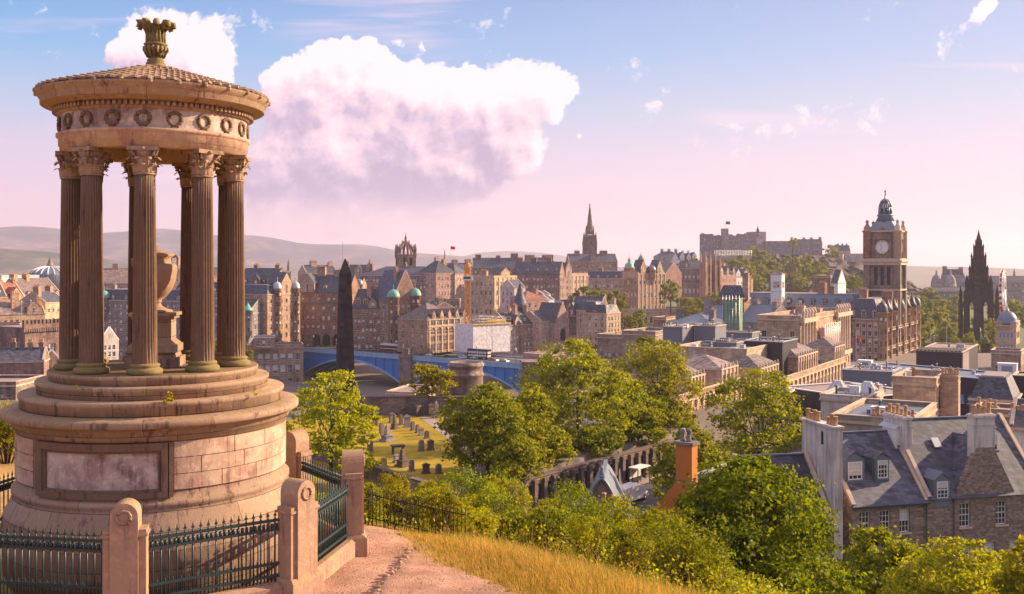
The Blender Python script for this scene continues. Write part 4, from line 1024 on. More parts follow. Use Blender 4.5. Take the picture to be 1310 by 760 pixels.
me = bpy.data.meshes.new('dry_grass'); me.materials.append(M['straw']); me.materials.append(M['weed']); fast_mesh(me, V, Q, gcol, False)
tag(link('dry_grass', me), 'long dry golden grass on the bank beside the earth path', 'grass', None, 'stuff')
# weeds growing from the ledges of the monument
for nm, b_, r, z, sc_ in (('weed', 24, 2.33, -2.26, .16), ('weed', 62, 2.4, -2.26, .07), ('weed', -14, 2.25, -2.03, .07)):
    a = R(b_ - 90); t = thing('weed', {24: 'leafy weed growing from the joint above the ledge, centre of the drum steps', 62: 'tiny weed on the right side of the drum steps', -14: 'tiny weed on the left side of the drum steps'}[b_], 'weed',
                              (MX + r * math.cos(a), MY + r * math.sin(a), CAMZ + z), group='weeds on the monument')
    V, Q = leaf_cloud(np.random.default_rng(b_ + 90), [((0, 0, .5), (.5, .5, .6)), ((.3, 0, .2), (.4, .4, .3))], 160, 0.30); V = V * sc_
    link('leaves', crown_mesh('leaves', V, Q, M['leaf_c']), t)
    s_ = MB(); s_.tube([(0, 0, -.1 * sc_), (.1 * sc_, 0, .5 * sc_)], .05 * sc_, 4); s_.build('stem', M['bark'], t)

# loose gravel on the path
n = 2600; y = rng.uniform(15.5, 21.6, n); x = rng.uniform(-4.6, 0.6, n); k = (x < edge_x(y) + .1) & (x > np.interp(y, [15.9, 17, 19.7, 21], [-4.8, -3.2, -2.8, -3.2])); x, y = x[k], y[k]; n = len(x)
z = np.array([path_z(a, b_) for a, b_ in zip(x, y)]) + .02; r = (0.006 + 0.022 * rng.random(n) ** 3)[:, None, None]
O = np.array([(1, 0, 0), (0, 1, 0), (-1, 0, 0), (0, -1, 0), (0, 0, .8), (0, 0, -.8)]) ; V = np.stack([x, y, z], -1)[:, None, :] + O[None] * r * rng.uniform(.7, 1.3, (n, 6, 1))
T = np.array([(0, 1, 4), (1, 2, 4), (2, 3, 4), (3, 0, 4), (1, 0, 5), (2, 1, 5), (3, 2, 5), (0, 3, 5)]); Q = (np.arange(n)[:, None, None] * 6 + T[None]).reshape(-1, 3)
me = bpy.data.meshes.new('gravel'); fast_mesh(me, V.reshape(-1, 3), Q, smooth=False); me.materials.append(M['post']); tag(link('gravel', me), 'loose gravel and small stones scattered on the earth path', 'gravel', None, 'stuff')
# ------------------------------------------------------------------ buildings
def facade(mb, T, w, z0, z1, ops, rev=0.28, mi=0):
    """a wall from (0,z0) to (w,z1) with real openings; T(x, z, depth) gives the point"""
    xs = sorted({0.0, w, *[o[0] for o in ops], *[o[1] for o in ops]}); zs = sorted({z0, z1, *[o[2] for o in ops], *[o[3] for o in ops]})
    if not ops: mb.add([T(0, z0, 0), T(w, z0, 0), T(w, z1, 0), T(0, z1, 0)], [(0, 1, 2, 3)], mi); return
    for za, zb in zip(zs[:-1], zs[1:]):
        run = None; zm = (za + zb) / 2
        row = [o for o in ops if o[2] < zm < o[3]]
        for xa, xb in zip(xs[:-1], xs[1:]):
            xm = (xa + xb) / 2
            if any(o[0] < xm < o[1] for o in row):
                if run is not None: mb.add([T(run, za, 0), T(xa, za, 0), T(xa, zb, 0), T(run, zb, 0)], [(0, 1, 2, 3)], mi); run = None
            elif run is None: run = xa
        if run is not None: mb.add([T(run, za, 0), T(w, za, 0), T(w, zb, 0), T(run, zb, 0)], [(0, 1, 2, 3)], mi)
    for x0, x1, a, b in ops:
        p = [(x0, a), (x1, a), (x1, b), (x0, b)]
        for i in range(4):
            q, r = p[i], p[(i + 1) % 4]
            mb.add([T(*q, 0), T(*r, 0), T(*r, rev), T(*q, rev)], [(0, 1, 2, 3)], mi)

_WM = {}
def window_mesh(w, h, style='sash', rev=0.28, frame='white', glass='glass', trim='trim'):
    key = (round(w, 2), round(h, 2), style, frame, glass, trim)
    if key in _WM: return _WM[key]
    fr = MB(); y = rev - 0.10; f = min(0.09, w * 0.09)
    fr.box(0, w, rev - 0.03, rev, 0, h, 1)                                   # glass
    if style != 'plain':
        for a in ((0, f, 0, h), (w - f, w, 0, h), (f, w - f, 0, f), (f, w - f, h - f, h)): fr.box(a[0], a[1], y, rev - .04, a[2], a[3], 0)
        if 'sash' in style or 'many' in style: fr.box(f, w - f, y + .015, rev - .04, h / 2 - f * .45, h / 2 + f * .45, 0)
        n = 3 if 'many' in style else 2
        for i in range(1, n): fr.box(w * i / n - f * .28, w * i / n + f * .28, y + .03, rev - .04, f, h - f, 0)
        if 'many' in style:
            for k in (0.25, 0.75): fr.box(f, w - f, y + .03, rev - .04, h * k - f * .25, h * k + f * .25, 0)
    if style != 'bare':
        fr.box(-.12, w + .12, -.14, .0, -.16, 0, 2)                             # sill
        if 'rich' in style or 'arch' in style:
            for a in ((-.2, 0, 0, h), (w, w + .2, 0, h), (-.2, w + .2, h, h + .26)): fr.box(a[0], a[1], -.07, .0, a[2], a[3], 2)
            fr.box(-.3, w + .3, -.2, .0, h + .26, h + .40, 2)
    if 'arch' in style:                                                        # spandrels leave a round head
        r = w / 2
        for s_ in (0, 1):
            pts = [(0, h), (0, h - r)] + [(r - r * math.cos(t), h - r + r * math.sin(t)) for t in np.linspace(0, math.pi / 2, 7)[1:]]
            if s_: pts = [(w - p[0], p[1]) for p in pts]
            fr.prism(pts, 0.0, rev - .045, 'y', 2)
    me = fr.mesh('window', [M[frame], M[glass], M[trim]]); _WM[key] = me
    return me
def put_windows(root, ops, side, w, d, style, frame, glass, trim, near, rev=0.28):
    for o in ops:
        me = window_mesh(o[1] - o[0], o[3] - o[2], o[4] if len(o) > 4 else style, rev, frame, glass, trim)
        if side == 'f': link('window', me, root, (o[0], 0, o[2]))
        elif side == 'r': link('window', me, root, (w, o[0], o[2]), R(90))
        elif side == 'l': link('window', me, root, (0, d - o[0], o[2]), R(-90))
def grid_ops(w, h, floors, bays, ww, wh, base=1.0, top=0.8, z0=0.0, margin=0.8, door=False, style=None, skip=()):
    if bays < 1 or floors < 1: return []
    fh = (h - top - base) / floors; bw = (w - 2 * margin) / bays; ww = min(ww, bw * 0.62); wh = min(wh, fh * 0.66); out = []
    for j in range(floors):
        k = wh * (1.0 if j < floors - 1 or floors < 3 else 0.82)
        for i in range(bays):
            if (i, j) in skip: continue
            xc = margin + bw * (i + 0.5); zb = z0 + base + fh * j + (fh - wh) * 0.42
            out.append((xc - ww / 2, xc + ww / 2, zb, zb + k))
    return out
def chimney(root, x, y, zb, w, d, h, pots, mat, near, pot='pot', rz=0):
    m = MB(); m.box(-w / 2, w / 2, -d / 2, d / 2, zb, h); m.box(-w / 2 - .1, w / 2 + .1, -d / 2 - .1, d / 2 + .1, h, h + .22); m.box(-w / 2 + .02, w / 2 - .02, -d / 2 + .02, d / 2 - .02, h + .22, h + .34)
    m.box(-w / 2 - .05, w / 2 + .05, -d / 2 - .05, d / 2 + .05, h - .75, h - .62)
    prof = lambda z: [(.20, z), (.23, z + .05), (.18, z + .12), (.165, z + .7), (.20, z + .74), (.20, z + .84), (.13, z + .86)]
    along = w >= d
    P = [((-w / 2 + (k + .5) * w / pots) if along else 0, 0 if along else (-d / 2 + (k + .5) * d / pots)) for k in range(pots)]
    if not near:
        for p in P: m.lathe(prof(h + .34), 7, p, mi=1)
    c = m.build('chimney', [M[mat], M[pot]], root, (x, y, 0), rz)
    if near:
        for i, p in enumerate(P):
            k = 1 + .25 * math.sin(i * 2.7 + x)
            q = MB(); q.lathe([(r, (h + .34) + (z - (h + .34)) * k) for r, z in prof(h + .34)], 10); q.build('chimney_pot', M[pot], c, (p[0], p[1], 0))
    return c
def roof_part(root, w, d, h, kind, rh, mat, wall, trim, near, over=0.25, flat_mat='felt', steps=False):
    """roof of the body; returns height of the roof at a local (x, y)"""
    m = MB()
    if kind == 'gable':
        m.prism([(-over, h - .12), (d / 2, h + rh), (d + over, h - .12), (d / 2, h + rh - .22)], -.02, w + .02, 'x')
        hf = lambda x, y: h + rh * (1 - abs(y - d / 2) / (d / 2))
        m.box(-.02, w + .02, d / 2 - .16, d / 2 + .16, h + rh - .06, h + rh + .06, 1)
    elif kind == 'cross':
        m.prism([(-over, h - .12), (w / 2, h + rh), (w + over, h - .12), (w / 2, h + rh - .22)], .02, d + .02, 'y')
        hf = lambda x, y: h + rh * (1 - abs(x - w / 2) / (w / 2))
    elif kind == 'hip':
        r = min(w, d) / 2 * 0.98; o = over
        if w >= d: a, b = (r, d / 2), (w - r, d / 2)
        else: a, b = (w / 2, r), (w / 2, d - r)
        m.add([(-o, -o, h), (w + o, -o, h), (w + o, d + o, h), (-o, d + o, h), (a[0], a[1], h + rh), (b[0], b[1], h + rh)],
              [(0, 1, 5, 4), (1, 2, 5), (2, 3, 4, 5), (3, 0, 4), (3, 2, 1, 0)] if w >= d else [(0, 1, 4), (1, 2, 5, 4), (2, 3, 5), (3, 0, 4, 5), (3, 2, 1, 0)])
        for p, q in (((-o, -o, h), (*a, h + rh)), ((w + o, -o, h), (*(b if w >= d else a), h + rh)), ((w + o, d + o, h), (*b, h + rh)), ((-o, d + o, h), (*(a if w >= d else b), h + rh)), ((*a, h + rh), (*b, h + rh))):
            if (Vector(p) - Vector(q)).length > .2: m.bar(Vector(p) + Vector((0, 0, .03)), Vector(q) + Vector((0, 0, .05)), .28, .12, 1)
        hf = lambda x, y: h + rh * min(1, min(x, w - x, y, d - y) / r)
    elif kind == 'mansard':
        i = rh * 0.42
        m.frust(w / 2, d / 2, h, w - .3, d - .3, h + rh, w - 2 * i, d - 2 * i)
        m.box(i - .1, w - i + .1, i - .1, d - i + .1, h + rh - .05, h + rh + .14, 1); m.box(i + .3, w - i - .3, i + .3, d - i - .3, h + rh + .141, h + rh + .25, 2)
        hf = lambda x, y: h + min(rh, min(x, w - x, y, d - y) / i * rh)
    else:
        m.box(.31, w - .31, .31, d - .31, h - .6, h + .02, 2); hf = lambda x, y: h
    m.build('roof', [M[mat], M['lead'], M[flat_mat]], root)
    return hf
def crow(mb, x0, x1, h, rh, y0, y1, n=6, mi=0):
    """crow-steps up a front gable between x0 and x1"""
    c = (x0 + x1) / 2; hw = (x1 - x0) / 2
    for i in range(n):
        t = i / n; a = x0 + hw * t; b = x0 + hw * (t + 1 / n); z = h + rh * t
        for s_ in (0, 1):
            p, q = (a, b) if not s_ else (2 * c - b, 2 * c - a)
            mb.box(p - .01, q + .01, y0, y1, z - .1, h + rh * (t + 1.15 / n) + .15, mi)
    mb.box(c - hw / n * .7, c + hw / n * .7, y0 - .002, y1 + .002, h + rh - .3, h + rh + .5, mi)
def dormer(root, x, y, z, w, h, d, mat, roofm, frame='white', style='sash', near=False, cheek=None, glass='glass'):
    m = MB(); g = w * 0.42; m.box(-w / 2, w / 2, 0, d, -.6, h, 0)
    m.prism([(-w / 2 - .14, h - .05), (0, h + g), (w / 2 + .14, h - .05), (0, h + g - .16)], -.14, d + .5, 'y', 1)
    m.prism([(-w / 2, h), (w / 2, h), (0, h + g - .15)], -.004, d, 'y', 0)
    o = m.build('dormer', [M[cheek or mat], M[roofm]], root, (x, y, z))
    link('window', window_mesh(w * .7, h * .8, style, .03, frame, glass, 'lead'), o, (-w * .35, -.035, h * .1))
    return o
def turret(root, x, y, r, z0, z1, ch, mat, capm, wins=3, near=False, n=16, dome=False, rows=1):
    m = MB(); m.lathe([(r * .25, z0 - r * 1.3), (r * .6, z0 - r * .7), (r, z0), (r, z1 - .4), (r * 1.12, z1 - .3), (r * 1.12, z1)], n, smooth=True)
    t = m.build('turret', M[mat], root, (x, y, 0))
    c = MB()
    if dome: c.lathe([(r * 1.12, z1)] + [(r * 1.08 * math.cos(a) ** .9, z1 + ch * .72 * math.sin(a)) for a in np.linspace(.1, 1.45, 8)] + [(.12, z1 + ch * .76), (.10, z1 + ch * .95), (.2, z1 + ch), (.01, z1 + ch * 1.25)], n)
    else: c.lathe([(r * 1.22, z1 - .05), (r * .8, z1 + ch * .28), (r * .35, z1 + ch * .68), (.06, z1 + ch), (.16, z1 + ch + .2), (.01, z1 + ch + 1.0)], n)
    c.build('turret_roof', M[capm], t)
    for k in range(rows):
        for i in range(wins):
            a = R(-90 + (i - (wins - 1) / 2) * 48); hh = min(2.0, (z1 - z0) / rows * .6); zz = z0 + (z1 - z0) / rows * k + .5
            link('window', window_mesh(.7, hh, 'plain', .02, 'white', 'glass', 'trim'), t, (r * math.cos(a) - .35 * -math.sin(a), r * math.sin(a) - .35 * math.cos(a), zz), a + R(90))
    return t

ALL_B = {}
def bld(key, label, px0, Y0, px1, Y1, ey, by=None, d=12, mat='brown', fh=3.7, bw=3.2, floors=None, bays=None, win=(1.15, 2.1), style='sash', roof='gable', rh=None, roofm='slate',
        chim=(), dorm=0, dsize=(1.5, 1.7), turrets=(), gablets=(), steps=False, parapet=None, corn=True, strings=True, trim='trim', sides=True, name='tenement', cat='building', group=None,
        frame='white', glass='glass', near=False, base_z=None, pil=0, attic=0.0, flat='felt', sbays=None, skip=(), ops=None, top=.9, potm='pot', base=1.0, lev=None):
    A = Vector((WX(px0, Y0), Y0, 0)); B = Vector((WX(px1, Y1), Y1, 0)); v = B - A; w = v.length; yaw = math.atan2(v.y, v.x)
    Ym = (Y0 + Y1) / 2 if lev is None else lev; ze = WZ(ey, Ym)
    n_ = Vector((-math.sin(yaw), math.cos(yaw), 0))
    if by is not None: zb = WZ(by, Ym)
    else: zb = min(gz(p.x, p.y) for p in (A, B, A + n_ * d, B + n_ * d)) - 1.0
    if base_z is not None: zb = base_z
    h = ze - zb
    root = thing(name, label, cat, (A.x, A.y, zb), yaw, group); root['kind'] = 'thing'
    cam_l = Matrix.Rotation(-yaw, 3, 'Z') @ Vector((-A.x, -A.y, 0))
    wall = MB()
    hvis = h
    if floors is None: floors = max(1, int((h - 1.5) / fh))
    if bays is None: bays = max(1, int(w / bw))
    fo = ops if ops is not None else grid_ops(w, h, floors, bays, win[0], win[1], base, top, skip=skip)
    facade(wall, lambda x, z, e: (x, e, z), w, 0, h, [o[:4] for o in fo])
    nb = sbays if sbays is not None else max(1, int(d / bw))
    so = grid_ops(d, h, floors, nb, win[0], win[1], base, top)
    lo = so if (sides and cam_l.x < 0) else []; ro = so if (sides and cam_l.x > w) else []
    facade(wall, lambda x, z, e: (e, d - x, z), d, 0, h, [o[:4] for o in lo]); facade(wall, lambda x, z, e: (w - e, x, z), d, 0, h, [o[:4] for o in ro])
    wall.add([(0, d, 0), (w, d, 0), (w, d, h), (0, d, h)], [(1, 0, 3, 2)]); 
    zc_ = h - (.1 if roof == 'flat' else .02)
    wall.add([(0, 0, zc_), (w, 0, zc_), (w, d, zc_), (0, d, zc_)], [(0, 1, 2, 3)])
    rh = rh if rh is not None else (d * .42 if roof == 'gable' else w * .5 if roof == 'cross' else min(w, d) * .3 if roof == 'hip' else 3.6 if roof == 'mansard' else 0)
    if roof == 'gable':
        for x in (0, w): wall.prism([(0, h - .02), (d, h - .02), (d / 2, h + rh - .2)], x - (0.0 if x == 0 else .35), x + (.35 if x == 0 else 0.0), 'x')
        for x in (-.05, w - .35):                                # raised skews
            for s_ in (0, 1):
                ya, yb = (0, d / 2) if s_ == 0 else (d, d / 2)
                wall.bar((x + .2, ya, h + .08), (x + .2, yb, h + rh + .12), .4, .3, 1)
    if roof == 'cross':
        wall.prism([(0, h - .02), (w, h - .02), (w / 2, h + rh - .15)], 0, .35, 'y')
        if steps: crow(wall, 0, w, h, rh, -.02, .42)
        else:
            for xa in (0, w): wall.bar((xa, .18, h + .08), (w / 2, .18, h + rh + .15), .34, .42, 1)
    if corn and roof != 'cross':
        wall.box(-.22, w + .22, -.22, -.001, h - .45, h - .1, 1)
        if cam_l.x > w: wall.box(w + .001, w + .22, 0, d, h - .45, h - .1, 1)
        if cam_l.x < 0: wall.box(-.22, -.001, 0, d, h - .45, h - .1, 1)
    if strings and floors > 1:
        f_ = (h - top - base) / floors
        for j in ((1, floors - 1) if floors > 2 else (1,)):
            z = base + f_ * j
            wall.box(-.07, w + .07, -.09, -.001, z - .1, z + .08, 1)
            if cam_l.x > w: wall.box(w + .001, w + .09, 0, d, z - .1, z + .08, 1)
            if cam_l.x < 0: wall.box(-.09, -.001, 0, d, z - .1, z + .08, 1)
    if parapet:
        for a in ((-.1, w + .1, -.1, .3), (-.1, w + .1, d - .3, d + .1), (-.1, .3, .3, d - .3), (w - .3, w + .1, .3, d - .3)): wall.box(*a, h - .099, h + parapet, 0); wall.box(a[0] - .08, a[1] + .08, a[2] - .08, a[3] + .08, h + parapet, h + parapet + .14, 1)
    if pil:
        for i in range(pil + 1):
            x = .35 + (w - .7) * i / pil
            wall.box(x - .32, x + .32, -.32, -.002, .2, h - .46, 1); wall.box(x - .42, x + .42, -.42, -.003, h - 1.1, h - .461, 1)
    wall.build('wall', [M[mat], M[trim]], root)
    put_windows(root, fo, 'f', w, d, style, frame, glass, trim, near); put_windows(root, lo, 'l', w, d, style, frame, glass, trim, near); put_windows(root, ro, 'r', w, d, style, frame, glass, trim, near)
    hf = roof_part(root, w, d, h, roof, rh, roofm, mat, trim, near, flat_mat=flat)
    if not chim and name in ('tenement', 'town_house', 'row_house', 'market_hall') and roof in ('gable', 'hip', 'mansard') and w > 9:
        rr = random.Random(key); chim = [(fx, .3 + .4 * rr.random(), 1.2 + rr.random(), 1.6 + rr.random() * 1.4, .5 + rr.random() * 1.6, rr.randint(3, 5)) for fx in ((.08, .5, .93) if w > 22 else (.1, .9))]
    for c in chim:
        fx, fy, cw, cd, ch, n = c[:6]; x, y = fx * w, fy * d
        chimney(root, x, y, h - 1.0, cw, cd, (h + (rh if roof != 'flat' else 0)) + ch, n, c[6] if len(c) > 6 else mat, near, potm)
    nd = dorm if isinstance(dorm, (list, tuple)) else [(i + .5) / dorm for i in range(dorm)]
    for fx in nd:
        y = .35 if roof in ('mansard',) else d * .10; z = hf(fx * w, y)
        dormer(root, fx * w, y, max(h - .2, z - .3) if roof != 'mansard' else h + .3, dsize[0], dsize[1], min(d * .3, 3.0), mat, roofm, frame, near=near)
    for t in turrets:
        fx, r, zb_, zt, ch, capm = t[:6]
        turret(root, fx * w, 0.0 if len(t) < 8 else t[7] * d, r, h + zb_, h + zt, ch, mat, capm, dome=(len(t) > 6 and t[6]), rows=max(1, int((zt - zb_) / 4)))
    for gb in gablets:
        fx, gw, gh = gb[:3]; x = fx * w
        m = MB(); m.box(x - gw / 2, x + gw / 2, -.12, 1.0, h - .5, h + gh * .5); m.prism([(x - gw / 2, h + gh * .5), (x + gw / 2, h + gh * .5), (x, h + gh)], -.12, 1.0, 'y')
        m.prism([(x - gw / 2 - .2, h + gh * .5 - .1), (x, h + gh + .18), (x + gw / 2 + .2, h + gh * .5 - .1), (x, h + gh - .06)], -.2, min(d * .5, gh * 1.6), 'y', 1)
        if steps: crow(m, x - gw / 2, x + gw / 2, h + gh * .5, gh * .5, -.16, .3, 4)
        g_ = m.build('gablet', [M[mat], M[roofm]], root)
        link('window', window_mesh(min(1.1, gw * .4), gh * .42, 'sash', .03, frame, glass, trim), g_, (x - min(1.1, gw * .4) / 2, -.155, h + .25))
    ALL_B[key] = (root, h, w)
    return root

UX, UY = math.cos(R(-31)), math.sin(R(-31))              # the new town street grid is turned this way
def nt(key, label, pL, pC, pR, Yc, ey, **k):
    """block with its near corner at pixel column pC, shaded face reaching pL, sunlit face reaching pR"""
    kL, kC, kR = ((p - CX) / F for p in (pL, pC, pR)); xc = kC * Yc
    w = (xc - kL * Yc) / (UX - UY * kL); d = (kR * Yc - xc) / (-UY - UX * kR)
    ax, ay = xc - UX * w, Yc - UY * w
    k['d'] = min(max(d, 1.5), k.pop('dmax', 90))
    return bld(key, label, CX + F * ax / ay, ay, pC, Yc, ey, lev=Yc, **k)
def attic(key, x0, x1, dep, hgt, n, mat='honey', rh=2.2, pil=True):
    """upper pavilion storey standing on the front of a terrace"""
    root, h, w = ALL_B[key]; m = MB(); ww = x1 - x0
    ops = grid_ops(ww, hgt, 1, n, 1.2, hgt * .6, .3, .5, margin=.5)
    facade(m, lambda x, z, e: (x0 + x, .15 + e, h + z), ww, 0, hgt, ops)
    for x in (x0, x1): m.add([(x, .15, h), (x, dep, h), (x, dep, h + hgt), (x, .15, h + hgt)], [(0, 1, 2, 3)])
    m.add([(x0, dep, h), (x1, dep, h), (x1, dep, h + hgt), (x0, dep, h + hgt)], [(0, 1, 2, 3)])
    m.box(x0 - .2, x1 + .2, -.1, dep + .2, h + hgt, h + hgt + .3, 1)
    if pil:
        for i in range(n + 1):
            x = x0 + .25 + (ww - .5) * i / n; m.box(x - .2, x + .2, -.08, .14, h, h + hgt, 1); m.lathe([(.16, h + hgt + .3), (.26, h + hgt + .6), (.1, h + hgt + .75), (.2, h + hgt + .95), (.02, h + hgt + 1.2)], 8, (x, .1), mi=1)
    o = m.build('attic', [M[mat], M['trim']], root)
    for q in ops: link('window', window_mesh(q[1] - q[0], q[3] - q[2], 'sash', .28), o, (x0 + q[0], .15, h + q[2]))
    c = MB(); a, b_ = x0 - .2, x1 + .2; r = min(b_ - a, dep) / 2
    if b_ - a > dep: R1, R2 = (a + r, dep / 2), (b_ - r, dep / 2); fs = [(0, 1, 5, 4), (1, 2, 5), (2, 3, 4, 5), (3, 0, 4)]
    else: R1, R2 = ((a + b_) / 2, r), ((a + b_) / 2, dep - r); fs = [(0, 1, 4), (1, 2, 5, 4), (2, 3, 5), (3, 0, 4, 5)]
    z = h + hgt + .3
    c.add([(a, 0, z), (b_, 0, z), (b_, dep, z), (a, dep, z), (*R1, z + rh), (*R2, z + rh)], fs); c.build('attic_roof', M['slate_warm'], o)

def clutter(key, n, seed, rails=False):
    """vents, hatches, flues and pipes on a flat roof"""
    root, h, w = ALL_B[key]; rr = random.Random(seed); d = max(v.co.y for v in [c for c in root.children if c.name.startswith('roof')][0].data.vertices)
    for i in range(n):
        x, y = rr.uniform(.12, .88) * w, rr.uniform(.15, .85) * d; k = rr.random(); m = MB()
        if k < .4: a, b_, c = rr.uniform(.35, 1.1), rr.uniform(.35, .8), rr.uniform(.4, 1.1); m.box(x - a, x + a, y - b_, y + b_, h, h + c); m.box(x - a - .06, x + a + .06, y - b_ - .06, y + b_ + .06, h + c, h + c + .07); nm, mt = 'roof_hatch', rr.choice(('lead_light', 'clad', 'white'))
        elif k < .75: r = rr.uniform(.1, .22); c = rr.uniform(.7, 1.7); m.lathe([(r, h), (r, h + c), (r * 1.9, h + c + .05), (r * 1.5, h + c + .22), (.01, h + c + .3)], 9, (x, y)); nm, mt = 'flue', rr.choice(('chrome', 'lead', 'pot'))
        else: L = rr.uniform(1.5, 4); m.tube([(x, y, h + .25), (x + L, y, h + .25), (x + L, y, h + .02)], .09, 6); m.box(x - .1, x + .15, y - .12, y + .12, h, h + .5); nm, mt = 'pipe', 'chrome'
        m.build(nm, M[mt], root)
    if rails:
        m = MB()
        for z in (.55, 1.05): m.tube([(.1, .1, h + z), (w - .1, .1, h + z), (w - .1, d - .1, h + z)], .03, 4)
        for i in range(12): t = i / 11; m.tube([(.1 + (w - .2) * t, .1, h), (.1 + (w - .2) * t, .1, h + 1.05)], .03, 4)
        m.build('guard_rail', M['chrome'], root)
# ------------------------------------------------------------------ the old town, left to right
OT = 'old town tenements'
# seen left of the monument columns
bld('l1', 'low white and blue flat-roofed block behind the roofs at the far left', 2, 640, 50, 660, 353, d=14, mat='white', roof='flat', parapet=.4, bays=9, floors=2, style='plain', name='office_block', strings=False, trim='lead_light')
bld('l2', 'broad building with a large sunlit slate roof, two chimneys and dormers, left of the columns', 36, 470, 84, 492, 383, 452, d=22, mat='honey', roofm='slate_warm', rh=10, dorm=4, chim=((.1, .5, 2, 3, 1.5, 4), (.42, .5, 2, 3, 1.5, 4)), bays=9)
bld('l3', 'house with a clay-red gable roof at the far left among slate roofs', 8, 430, 34, 438, 384, 440, d=16, mat='honey', roof='gable', roofm='tile', rh=7.5, gablets=((.5, 4.4, 5.4),), bays=4)
bld('l4', 'dark slate-roofed building cut by the left picture edge', -22, 420, 9, 428, 380, 440, d=16, mat='brown', roof='gable', rh=8, chim=((.9, .5, 1.5, 3, 1.5, 3),), dorm=2)
bld('l5', 'sunlit sandstone block with tall chimney stack at the far left, above the modern block', -15, 380, 58, 392, 402, 446, d=14, mat='honey', roof='gable', rh=4.5, roofm='slate_warm', chim=((.50, .3, 2.6, 2.6, 3.2, 4), (.93, .3, 2, 2, .8, 3)), gablets=((.8, 5, 5),), bays=9, corn=False)
bld('l6', 'small lit tenement with white window rows, tight left of the first column', 58, 400, 84, 412, 386, 446, d=12, mat='honey', roof='gable', rh=4, bays=4, win=(1.2, 1.8))
bld('l7', 'modern brick block with two rows of wide white-framed windows at the left edge', -30, 318, 25, 322, 418, 458, d=12, mat='red', roof='flat', parapet=.7, floors=3, bays=6, win=(2.0, 2.4), style='sash', name='office_block', strings=False)
# castellated gaol house
bld('l8', 'castellated dark stone house with corbelled battlements and one white-barred window, left of the columns', 32, 252, 90, 262, 418, 470, d=14, mat='soot', roof='flat', corn=False, strings=False, trim='trim_dark', cat='castle house', name='castellated_house',
    ops=[(6.3, 7.1, 3.6, 6.0), (7.25, 8.05, 3.6, 6.0)], sides=False)
r_, h_, w_ = ALL_B['l8']
m = MB(); m.box(-.5, w_ + .5, -.5, .45, h_ - .3, h_ + .9)
n = 13
for i in range(n): m.box(-.5 + (w_ + 1) * i / n, -.5 + (w_ + 1) * (i + .55) / n, -.5, .4, h_ + .9, h_ + 1.9)
for i in range(22): m.box(-.3 + (w_ + .4) * i / 21 - .2, -.3 + (w_ + .4) * i / 21 + .2, -.46, -.003, h_ - 1.1, h_ - .3)
m.build('battlement', M['soot'], r_)
bld('l9', 'small outbuilding with a white-edged pointed gable before the castellated house', 54, 236, 78, 238, 462, 480, d=9, mat='brown', roof='cross', rh=2.6, roofm='slate', bays=2, floors=1, name='cottage', trim='white')
bld('l10', 'long low dark rubble range with stumpy chimneys at the left edge below the castellated house', -40, 222, 56, 226, 462, d=7, mat='soot', roof='gable', rh=2.6, bays=8, floors=1, name='row_house', chim=((.55, .5, 1, 1, 1.0, 2), (.78, .5, 1, 1, .8, 2), (.93, .5, 1, 1, .8, 2)))
bld('l11', 'blue-shaded rubble block with big panes under the monument ledge at the left edge', -40, 200, 20, 200, 492, 560, d=12, mat='soot', roof='flat', parapet=.5, floors=3, bays=6, win=(1.8, 1.6), name='office_block')
# between and behind the columns
bld('m1', 'tenement with low lit roof between the leftmost columns', 126, 560, 172, 566, 362, 440, d=18, mat='pink', roofm='slate_warm', rh=8, chim=((.45, .5, 3, 2, 2.0, 4),), bays=7)
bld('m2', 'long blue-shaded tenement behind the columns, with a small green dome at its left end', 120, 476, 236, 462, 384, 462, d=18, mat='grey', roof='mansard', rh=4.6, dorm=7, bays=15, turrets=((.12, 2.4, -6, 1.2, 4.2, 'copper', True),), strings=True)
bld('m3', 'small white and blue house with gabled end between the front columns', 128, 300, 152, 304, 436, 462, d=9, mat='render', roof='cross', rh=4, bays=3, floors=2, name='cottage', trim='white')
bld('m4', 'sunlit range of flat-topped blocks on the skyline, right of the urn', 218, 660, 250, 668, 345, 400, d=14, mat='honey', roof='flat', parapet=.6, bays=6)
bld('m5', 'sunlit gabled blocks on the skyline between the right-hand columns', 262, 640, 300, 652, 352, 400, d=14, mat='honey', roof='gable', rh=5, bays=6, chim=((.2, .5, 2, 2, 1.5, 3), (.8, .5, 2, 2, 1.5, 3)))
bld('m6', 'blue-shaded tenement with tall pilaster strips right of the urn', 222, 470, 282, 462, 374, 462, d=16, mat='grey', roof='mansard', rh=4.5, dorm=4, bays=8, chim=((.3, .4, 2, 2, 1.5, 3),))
bld('m7', 'shaded tenement with verdigris-capped corner turrets, behind the rightmost column', 268, 470, 318, 462, 400, 470, d=16, mat='grey', roof='gable', rh=6, bays=7, turrets=((.18, 2.3, -9, 1, 3.6, 'copper'), (.98, 2.3, -9, 1, 3.6, 'copper')), dorm=2)
